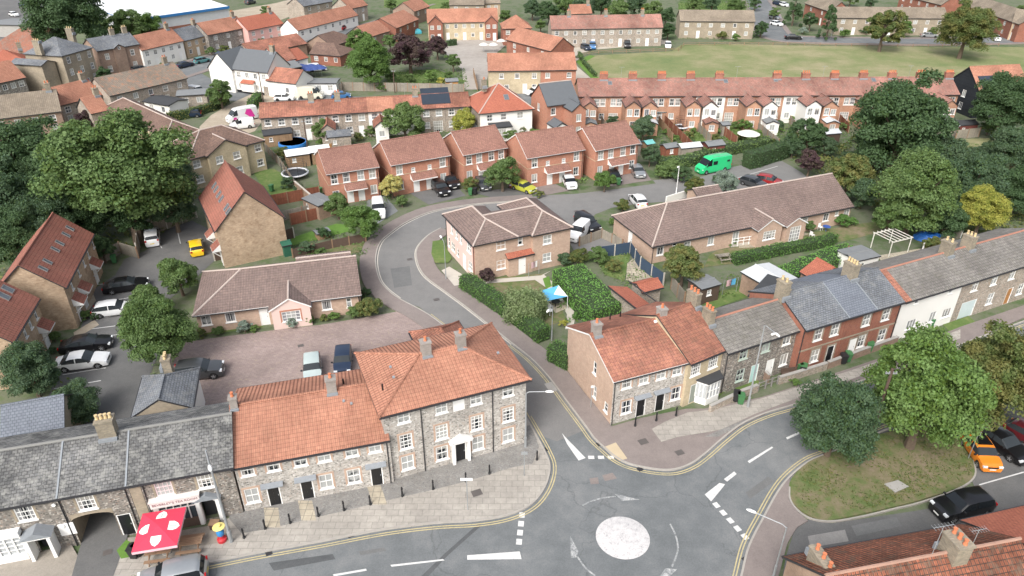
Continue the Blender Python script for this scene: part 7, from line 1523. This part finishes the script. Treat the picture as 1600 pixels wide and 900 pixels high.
for i in range(4):
    a,b=cor[i],cor[(i+1)%4]; c_=(a+b)*.5; n=(b-a).cross(tp-a).normalized(); ex=(b-a).normalized(); ey=(tp-c_).normalized(); o_=c_+(tp-c_)*.36+n*.012
    sh=[(-.34,.3),(-.36,-.02),(-.22,-.28),(0,-.42),(.22,-.28),(.36,-.02),(.34,.3)]; q=MB(); q.face([o_+ex*x-ey*(-y)*1.0 for x,y in sh][::1]); e=q.build('shield_emblem',white,root)
    q=MB(); q.face([o_+n*.004+ex*x+ey*y for x,y in ((-.05,-.2),(.05,-.2),(.05,.22),(-.05,.22))]); q.build('emblem_mark',plain('grey_green_print',(.4,.46,.42)),e)
def picnic(x,y,ang,label,mat=wood_b,z=.12,L=1.7):
    p=G(x,y); root=thing('picnic_table',label,'picnic table',(p.x,p.y,z),ang)
    t=MB()
    for k in range(5): t.box(-L/2,-.36+.15*k,.70,L/2,-.23+.15*k,.74)
    t.build('table_top',mat,root)
    for s in (-1,1):
        b=MB(); b.box(-L/2,s*.72-.13,.42,L/2,s*.72+.13,.46); b.build('seat',mat,root)
        l=MB(); x_=s*(L/2-.25); l.tube([(x_,-.75,0),(x_,-.2,.7)],.04,4); l.tube([(x_,.75,0),(x_,.2,.7)],.04,4); l.box(x_-.03,-.8,.36,x_+.03,.8,.415); l.build('leg',mat,root)
picnic(252,872,R(10),'brown picnic table under the pinkish parasol'); picnic(300,858,R(10),'brown picnic table right of the parasol'); picnic(1130,407,R(15),'grey wooden picnic table on the bungalow lawn',wood_g,z=.06)
# painted figure with the yellow hat
p=G(348,846); root=thing('hat_statue','painted cartoon like figure in wide yellow hat, blue top and red base by the lamp','statue',(p.x,p.y,.12)); root['label']='painted standing figure in wide yellow hat, blue top and red base beside the lamp'
m=MB(); m.lathe([(.34,0),(.34,.22),(.2,.3),(.18,.5)],14); m.build('base',plain('red_gloss',(.5,.03,.04),.4),root,smooth=40); m=MB(); m.lathe([(.16,.5),(.25,.62),(.28,.85),(.24,1.0),(.12,1.06)],14); m.build('body',plain('blue_gloss',(.05,.25,.55),.4),root,smooth=40)
m=MB(); m.lathe([(.1,1.06),(.17,1.12),(.19,1.25),(.15,1.38),(.03,1.42)],12); m.build('head',plain('skin_tone_paint',(.6,.42,.32),.6),root,smooth=40); m=MB(); m.lathe([(.42,1.36),(.43,1.39),(.17,1.42),(.15,1.55),(.02,1.58)],18); m.build('hat',plain('straw_yellow',(.68,.58,.2),.8),root,smooth=30)
def box_thing(name,label,cat,x,y,w,d,h,mat,ang=0,z=.12,lid=None):
    p=G(x,y); root=thing(name,label,cat,(p.x,p.y,z),ang); m=MB(); m.box(-w/2,-d/2,0,w/2,d/2,h); m.build('body',mat,root)
    if lid: m=MB(); m.box(-w/2-.04,-d/2-.04,h+.002,w/2+.04,d/2+.04,h+.07); m.build('lid',lid,root)
    return root
box_thing('barrel_planter','brown timber planter with plants beside the tea room door','planter',337,826,.6,.5,.5,wood_d,lid=wood_b)
# benches
def bench(x,y,ang,label,mat=wood_b,z=.06):
    p=G(x,y); root=thing('garden_bench',label,'bench',(p.x,p.y,z),ang); m=MB(); m.box(-.8,-.25,.42,.8,.25,.46); m.build('seat',mat,root); m=MB(); m.box(-.8,.2,.5,.8,.24,.9); m.build('backrest',mat,root)
    for s in (-1,1):
        m=MB(); m.box(s*.72-.04,-.22,0,s*.72+.04,-.16,.419); m.build('leg',mat,root); m=MB(); m.box(s*.72-.04,.14,0,s*.72+.04,.199,.9); m.build('leg',mat,root)
bench(850,414,R(-8),'dark timber bench against the flats wall',wood_d); bench(1232,590,R(10),'black slatted bench beside the green bin',wood_d,.13)
# sail shade over the garden seats
P0=[G(846,454,1.8),G(873,446,1.9),G(887,463,1.7),G(855,470,1.7)]; c_=sum(P0,Vector())/4; root=thing('sail_shade','blue and white sail shade over a paved seating corner','sail shade',(c_.x,c_.y,.06)); o0=Vector((c_.x,c_.y,.06))
m=MB(); ce=c_+Vector((0,0,-.15))-o0; Q=[p-o0 for p in P0]
for i in range(4): m.face([Q[i],Q[(i+1)%4],ce],i in (1,))
for i in range(4): m.face([Q[i]-Vector((0,0,.02)),ce-Vector((0,0,.02)),Q[(i+1)%4]-Vector((0,0,.02))],0)
m.build('cloth',[plain('sky_blue_cloth',(.10,.38,.62),.8),white],root)
for q in Q: m=MB(); m.tube([(q.x,q.y,0),(q.x,q.y,q.z)],.035,6); m.build('post',white,root)
def chair(x,y,ang,mat,label,z=.07,group=None):
    p=G(x,y); root=thing('garden_chair',label,'chair',(p.x,p.y,z),ang,group); m=MB(); m.box(-.25,-.25,.42,.25,.25,.46); m.build('seat',mat,root); m=MB(); m.box(-.25,.21,.461,.25,.25,.95); m.build('backrest',mat,root)
    for sx in (-1,1):
        for sy in (-1,1): m=MB(); m.box(sx*.22-.02,sy*.22-.02,0,sx*.22+.02,sy*.22+.02,.419); m.build('leg',mat,root)
for i,(x,y) in enumerate(((858,476),(865,473),(875,474),(880,470),(890,468),(856,488))): chair(x,y,i*1.1,(white,dark,white)[i%3],'%s garden chair %s the sail shade'%(('white','dark','white')[i%3],['left of','in front of','right under','behind','far right of','farthest in front of'][i]))
def rtable(x,y,r,mat,label,z=.07,h=.72):
    p=G(x,y); root=thing('garden_table',label,'table',(p.x,p.y,z)); m=MB(); m.lathe([(r,h-.03),(r,h)],16); m.build('table_top',mat,root); m=MB(); m.tube([(0,0,0),(0,0,h-.03)],.04,6); m.build('leg',mat,root)
rtable(868,480,.5,dark,'round dark table below the sail shade'); rtable(859,494,.35,white,'small white round table on the garden path'); chair(1268,372,2,white,'white chair on the bungalow lawn'); chair(1230,378,1,white,'white chair near the clipped oval shrub') if False else None; rtable(1290,362,.5,plain('blue_cloth',(.03,.08,.3)),'small blue covered table on the bungalow lawn'); chair(1281,360,.5,white,'white chair next to the blue covered table')
# trampoline, pools, sheds
def tramp(x,y,r,label,z=.05):
    p=G(x,y); root=thing('trampoline',label,'trampoline',(p.x,p.y,z)); m=MB(); m.lathe([(r*.86,.72),(r*.86,.73)],22); m.build('mat',black,root); m=MB(); m.tube([(r*math.cos(a*.2856),r*math.sin(a*.2856),.74) for a in range(23)],.14,6); m.build('pad',plain('pale_pad',(.55,.57,.6)),root)
    for k in range(6):
        a=k*math.pi/3; m=MB(); m.tube([(r*math.cos(a),r*math.sin(a),0),(r*math.cos(a),r*math.sin(a),2.4)],.035,5); m.build('pole',dark,root)
    m=MB()
    for z_ in (1.2,1.6,2.0,2.4): m.tube([(r*math.cos(a*.2856),r*math.sin(a*.2856),z_) for a in range(23)],.02,4)
    m.build('net',black,root)
tramp(462,277,2.0,'large round trampoline with dark net and pale rim beside the left lawn'); tramp(1064,204,1.2,'small trampoline in a narrow terrace garden')
def pool(x,y,r,label,c1,c2,h=.75):
    p=G(x,y); root=thing('paddling_pool',label,'pool',(p.x,p.y,.05)); m=MB(); m.lathe([(r,0),(r*1.04,h*.5),(r,h),(r*.94,h),(r*.9,h*.55)],20); m.build('wall',c1,root,smooth=50); m=MB(); m.lathe([(r*.92,h*.7),(r*.92,h*.72)],20); m.build('water',c2,root)
pool(458,228,2.4,'turquoise and blue round pool behind the white garage roofs',plain('pool_blue',(.04,.22,.6),.4),plain('pool_cover_aqua',(.16,.55,.66),.3,var=.35,scale=1.2))
pool(604,44,1.8,'x',white,white) if False else None
def dome(name,cat,label,x,y,rx,ry,h,mat,ang=0,z=.05):
    p=G(x,y); root=thing(name,label,cat,(p.x,p.y,z),ang); m=MB(); n=18; rng=random.Random(3)
    rows=[]; 
    for j in range(6):
        f=j/5; rr=math.cos(f*math.pi/2)**.6; zz=h*math.sin(f*math.pi/2)
        rows.append([(rx*rr*math.cos(2*math.pi*k/n)*(1+rng.uniform(-.06,.06)),ry*rr*math.sin(2*math.pi*k/n)*(1+rng.uniform(-.06,.06)),zz+rng.uniform(-.04,.06)*h*(j>0)) for k in range(n)])
    for j in range(5):
        for k in range(n): m.face([rows[j][k],rows[j][(k+1)%n],rows[j+1][(k+1)%n],rows[j+1][k]])
    m.build('cover',mat,root,smooth=60); return root
dome('tarpaulin_heap','tarpaulin','crumpled blue tarpaulin over a heap behind the grey roofs',1454,376,2.1,1.2,1.0,plain('blue_tarpaulin',(.02,.12,.42),.45,var=.35,scale=1.2),R(-25))
dome('tarpaulin_heap','tarpaulin','turquoise covered garden item beside the copper beech',648,52,2.2,1.5,1.3,plain('turquoise_cover',(.08,.45,.55),.5),0)
def parasol(x,y,r,mat,label,h=2.2,z=.05):
    p=G(x,y); root=thing('garden_parasol',label,'parasol',(p.x,p.y,z)); m=MB(); m.tube([(0,0,0),(0,0,h+.3)],.03,6); m.build('pole',steel,root); m=MB(); m.lathe([(r,h-.25),(r*.55,h+.12),(.02,h+.32)],10); m.build('canopy',mat,root)
parasol(1167,226,2.0,offw,'big cream parasol in the terrace gardens')
for i,(x,y) in enumerate(((472,117),(480,118),(488,117),(476,121),(484,122),(493,121),(499,118),(503,120),(468,121))): parasol(x,y,1.5,plain('navy_canvas',(.04,.07,.22)),'navy pub garden parasol, %s of nine'%ordn[i])
for x,y,lb in ((756,82,'left white gazebo beside the mews lane'),(771,82,'middle white gazebo beside the mews lane'),(783,76,'right white gazebo beside the mews lane')): parasol(x,y,1.3,offw,lb)
SH=[((1066,232),(1098,229),2.4,2.1,'pale sheet roofed grey shed by the van hedge',wood_g,sheet),((1108,229),(1134,226),2.6,2.1,'dark red shed with grey arched roof',plain('shed_dark_red',(.16,.05,.04)),felt),((1012,226),(1024,224),2,2,'small shed with turquoise roof',wood_t,plain('turquoise_felt',(.15,.42,.4))),((1042,232),(1062,229),2.2,2.0,'red brown shed with green grey roof',wood_r,felt),((980,228),(1003,226),2.6,2.1,'grey round roofed shed behind the last brick pair',wood_g,felt),((697,128),(716,127),2.4,2.0,'tan shed with grey roof in the park garden',wood_o,felt),((1500,196),(1530,194),2.6,2.2,'dark red shed at the right meadow corner',plain('shed_dark_red',(.16,.05,.04)),felt_b),((1475,198),(1500,197),2.6,2.2,'grey green shed under the very large tree',wood_g,sheet),((1098,452),(1127,444),2.6,2.1,'dark shed with white window behind the yellow brick house',wood_d,felt),((496,366),(516,361),1.5,1.0,'low grey lidded store by the bright lawn',wood_t,felt),((442,385),(455,382),1.6,1.6,'dark green shed against the gabled mews house',plain('green_shed',(.02,.10,.06)),plain('green_shed',(.02,.10,.06))),((1290,210),(1315,208),2.4,2.2,'brown shed among the terrace gardens',wood_d,sheet),((1130,196),(1142,195),2,2,'small grey store in the fourth terrace garden',wood_g,felt),((1250,196),(1264,195),2,2,'small grey green shed under the white rear wings',wood_g,felt),((640,224),(668,221),3,2.2,'grey roofed lean to behind the first brick pair',fl_m,felt),((512,215),(548,212),3.6,2.3,'grey slate roofed garden house behind the pool',fl_m,slate),((412,212),(456,207),3,2.2,'long timber store with dark felt roof in the cottage garden',wood_t,felt_b),((448,245),(484,240),3.2,2.1,'white roofed garage left of the telegraph pole',wood_t,plain('white_sheet_roof',(.68,.68,.67))),((486,239),(516,235),3.2,2.1,'white roofed garage right of the telegraph pole',wood_t,plain('white_sheet_roof',(.68,.68,.67))),((1340,408),(1376,400),3.2,2.2,'white walled garage with grey flat roof behind the slate terrace',render_w,felt),((471,310),(496,322),3,2.2,'flat grey roofed brick store beside the first brick pair',gardenwall,felt),((730,200),(745,198),2,2,'small potting shed behind the brick pairs',wood_t,felt),((1420,200),(1436,199),2,2,'hidden shed',wood_t,felt)]
for a,b,D,he,lb,wl_,rf in SH[:-1]:
    hs=shed(a,b,D,he,lb,wl_,rf,pitch=18 if 'flat' not in lb and 'low' not in lb else 4,ops=[('f','sm',1.1,1.0)] if he>1.7 and rf is not sheet else ())
# conservatories
for a,b,D,lb in (((668,186),(700,184),3.2,'glass conservatory at the cottage row'),((1022,176),(1045,175),3,'glass conservatory on the long terrace'),((765,198),(778,197),3,'glass lean to of the hipped house')):
    hs=shed(a,b,D,2.3,lb,plain('conservatory_frame',(.62,.64,.63),.4),plain('conservatory_glass',(.36,.47,.48),.15,var=.3,scale=2),pitch=20,name='conservatory',cat='conservatory',ops=[('f','fd',1.5,.05)])
# pergola
a=GV((1388,402),0); root=thing('pergola','open pale timber pergola over the yard behind the terrace','pergola',(a.x,a.y,.05),R(24)); root.scale=(.66,.7,.85)
for x,y in ((0,0),(5,0),(0,4),(5,4)): m=MB(); m.box(x-.06,y-.06,0,x+.06,y+.06,2.3); m.build('post',offw,root)
m=MB(); m.box(-.2,-.05,2.301,5.2,.05,2.45); m.box(-.2,3.95,2.301,5.2,4.05,2.45)
for k in range(6): m.box(k-.04,-.3,2.451,k+.04,4.3,2.55)
m.build('roof_slats',offw,root)
# ornaments and washing
for x,y,lb in ((903,262,'white statue left in the ornament garden'),(912,268,'white urn in the middle of the ornament garden'),(924,272,'white bird bath at the right of the ornament garden'),(722,290,'small white ornament'),(801,404,'x')):
    if lb=='x' or 'small' in lb: continue
    p=G(x,y); root=thing('garden_ornament',lb,'ornament',(p.x,p.y,.05)); m=MB(); m.lathe([(.25,0),(.2,.1),(.09,.2),(.09,.7),(.3,.9),(.28,1.0)],10); m.build('pedestal',white,root,smooth=40); m=MB(); m.lathe([(.14,1.0),(.18,1.25),(.1,1.5),(.02,1.6)],10); m.build('figure',white,root,smooth=40)
def line(x0,y0,x1,y1,label,cols):
    a=GV((x0,y0));b=GV((x1,y1)); root=thing('washing_line',label,'washing line',(a.x,a.y,.05),math.atan2((b-a).y,(b-a).x)); L=(b-a).length
    for x in (0,L): m=MB(); m.tube([(x,0,0),(x,0,1.9)],.03,5); m.build('post',steel,root)
    m=MB(); m.tube([(0,0,1.85),(L,0,1.85)],.012,4); m.build('line',steel,root)
    for i,c_ in enumerate(cols): m=MB(); u=.4+i*(L-1)/len(cols); m.box(u,-.012,1.05,u+.6,.012,1.84); m.build('garment',c_,root)
line(1128,462,1150,456,'washing line with pink, navy and blue clothes behind the terrace',[plain('pale_pink_cloth',(.6,.4,.42)),plain('navy_cloth',(.03,.04,.1)),plain('sky_blue_cloth',(.1,.38,.62))])
line(826,434,842,428,'pink and white washing beside the flats path',[plain('pale_pink_cloth',(.6,.4,.42)),white])
# tv aerials on the old pantile house and a dish on the big chimney
def aerial(blk,px,py,label,h=1.6,ln=1.3,yy=None):
    b=blk; yy=b.D/2 if yy is None else yy; d=(b.Mi.to_3x3()@ray(px,py)); o=b.Mi@Vector((0,0,CH)); t=(yy-o.y)/d.y; u=(o+d*t).x; z=b.hr+.8; m=MB(); m.tube([(u,yy,z-.9),(u,yy,z+h)],.02,5); m.tube([(u-ln/2,yy,z+h),(u+ln/2,yy,z+h)],.015,4)
    for k in range(7): x=u-ln/2+ln*k/6; m.tube([(x,yy-.22,z+h),(x,yy+.22,z+h)],.01,4)
    m.build('tv_aerial',steel,b.roof_obj,xf=b.X)
aerial(OLD,1463,850,'a'); aerial(OLD,1520,850,'b',.7,1.0)
for blk,px,py in ((TEA,352,690),): pass

# planting and fences of the long terrace gardens
for i in range(13):
    x=925+i*44; 
    if 1330<x: break
    for j,(dx,y,r,mt,cn) in enumerate(((0,196,7,'mid','leafy green'),(14,212,8,'olive','olive toned'),(24,224,8,'vdark','grey green'),(30,202,6,'bright','bright green'))):
        if (i+j)%4==3: continue
        S(x+dx+(i*7+j*5)%9-4,y+(i*3+j)%5,r,mt,'%s shrub in the %s garden of the long terrace'%(cn,ordn[i]))
for i,(x,mt) in enumerate(((930,wood_g),(968,wood_r),(1020,wood_t),(1225,wood_g),(1262,wood_d),(1330,wood_r))): fence([(x,183),(x+30,222)],mt,'garden fence below the long terrace, %s of the extra ones'%ordn[i] if False else ['grey fence in the gardens behind the slate gabled house','red brown fence left of the last brick pair','tan fence above the pale sheet roofed shed','grey fence beyond the cream parasol','dark brown fence right of the white rear wings','red brown fence beside the very large dark tree'][i],h=1.6)
# low wild growth that nobody could count
def undergrowth(name,polys,per,leaf,mats,hmax,seed=3):
    g=np.random.default_rng(seed); C=[];N=[]
    for poly in polys:
        P=[GV(p) for p in poly]; xs=[p.x for p in P]; ys=[p.y for p in P]; a_=abs(sum(P[i].x*P[(i+1)%len(P)].y-P[(i+1)%len(P)].x*P[i].y for i in range(len(P))))/2
        n=int(a_*per); x=g.uniform(min(xs),max(xs),n*2); y=g.uniform(min(ys),max(ys),n*2); ins=np.zeros(len(x),bool); j=len(P)-1
        for i in range(len(P)):
            c=((P[i].y>y)!=(P[j].y>y))&(x<(P[j].x-P[i].x)*(y-P[i].y)/(P[j].y-P[i].y+1e-9)+P[i].x); ins^=c; j=i
        x=x[ins];y=y[ins]; b=(np.sin(x*.9+np.sin(y*.7)*2)+np.sin(y*1.1+np.sin(x*.5)*2))*.25+.5+.2*np.sin(x*2.7+y*2.1)
        keep=g.uniform(0,1,len(x))<np.clip(b*1.2,.05,1); x=x[keep];y=y[keep];b=b[keep]
        C.append(np.stack([x,y,.05+np.clip(b,0,1)*hmax*g.uniform(.3,1,len(x))],1))
    C=np.concatenate(C); N=g.normal(size=C.shape)*.6+np.array([0,0,.8]); S_=leaf*g.uniform(.6,1.5,len(C))
    me=quads_mesh(name,C,N,S_,mats,g); o=link(name,me); o['kind']='stuff'; return o
undergrowth('undergrowth',[[(1225,240),(1300,225),(1420,250),(1480,240),(1600,270),(1700,330),(1640,380),(1500,372),(1400,360),(1330,300)],[(0,300),(150,200),(300,290),(300,345),(215,385),(130,430),(0,440)],[(40,640),(110,600),(150,660),(70,690),(0,720)]],9,.38,LF['olive'],.9)
undergrowth('wild_grass',[[(1230,250),(1340,310),(1410,362),(1470,400),(1520,380),(1640,380),(1640,230),(1480,222),(1300,225)],[(450,385),(575,350),(590,380),(570,400),(460,408)],[(930,395),(990,395),(1045,450),(980,450),(940,430)],[(235,470),(265,455),(280,540),(255,600),(235,600)],[(560,300),(620,280),(640,300),(590,330),(600,360),(580,380),(545,350)]],12,.22,LF['mid'],.25,5)
undergrowth('garden_plants',[[(905,190),(1330,186),(1330,232),(1260,240),(1000,232)],[(405,205),(735,196),(735,212),(560,225),(410,230)],[(600,112),(725,108),(735,140),(600,140)],[(1060,45),(1190,48),(1190,60),(1060,62)],[(1060,-5),(1180,-5),(1180,20),(1060,20)],[(1100,440),(1240,412),(1250,440),(1180,462),(1120,470)],[(860,470),(900,470),(905,505),(880,510)],[(865,270),(930,264),(940,286),(880,296)]],7,.26,LF['bright'],.5,8)

for blk_,u_ in SEAMS:
    g=MB(); L=(blk_.D/2)/math.cos(blk_.p); g.box(u_-.06,0,.0,u_+.06,L,.05); o=g.build('lead_flashing',lead,blk_.roof_obj); o.matrix_local=blk_.X@Matrix.Translation((0,0,blk_.he+.008))@Matrix.Rotation(blk_.p,4,'X')
for n_,(blk_,u_) in enumerate(AER):
    z=blk_.hr+1.0; m=MB(); m.tube([(u_,blk_.D/2,blk_.hr-.1),(u_,blk_.D/2,z+1.1)],.02,5); m.tube([(u_-.5,blk_.D/2,z+1.1),(u_+.5,blk_.D/2,z+1.1)],.015,4)
    for k in range(6): x=u_-.5+k*.2; m.tube([(x,blk_.D/2-.2,z+1.1),(x,blk_.D/2+.2,z+1.1)],.01,4)
    m.build('tv_aerial',steel,blk_.roof_obj,xf=blk_.X)

for i,(x,y,r,mt,lb) in enumerate(((598,212,10,'mid','green shrub behind the second brick pair roof'),(655,203,12,'bright','light green shrub by the cottage gardens'),(672,196,9,'vdark','grey green shrub left of the conservatory'),(745,182,9,'mid','small bush by the hipped white house'),(800,214,14,'mid','green bush behind the fourth brick pair'),(835,210,12,'bright','bright bush behind the fourth brick pair roof'),(815,203,9,'olive','olive bush in front of the lane car'),(560,214,9,'olive','olive bush behind the first brick pair roof'),(580,205,12,'mid','leafy bush in the middle cottage garden'),(540,200,9,'vdark','dull bush beside the slate garden house'),(430,212,8,'mid','bush beside the long timber store'),(500,222,7,'bright','bright weeds behind the white garages'),(890,222,10,'vdark','dark bush between the last two brick pairs'),(705,228,8,'mid','bush between the second and third brick pairs'),(872,196,9,'mid','bush in front of the slate gabled house'),(908,198,8,'olive','olive bush right of the slate gabled house'),(1055,215,6,'bright','small bush beside the small trampoline'),(1120,205,7,'mid','bush left of the dark red shed'),(1215,196,10,'vdark','grey bush below the white rear wing'),(1270,180,8,'mid','bush against the terrace rear wings'),(958,190,12,'vdark','large dull bush by the first terrace extension'),(1348,215,12,'dark','dark bush under the very large tree, left side'))): S(x,y,r,mt,lb)

_b=[[(1240,752),(1262,728),(1330,700),(1375,684),(1430,676),(1498,692),(1516,714),(1518,740),(1500,756),(1438,778),(1380,792),(1300,808),(1264,802),(1244,788)]]
vg=undergrowth('verge_grass_tufts',_b,42,.13,LF['olive'],.05,11); vg.location.z=.1
area('road_patch',[(1330,822),(1400,808),(1410,822),(1338,838)],.0305,seal2); area('road_patch',[(1262,838),(1320,828),(1326,846),(1266,856)],.031,ground('pale_worn_tarmac',[(.3,(.19,.185,.178)),(.6,(.25,.245,.235))],s1=.4,s2=2,s3=14))
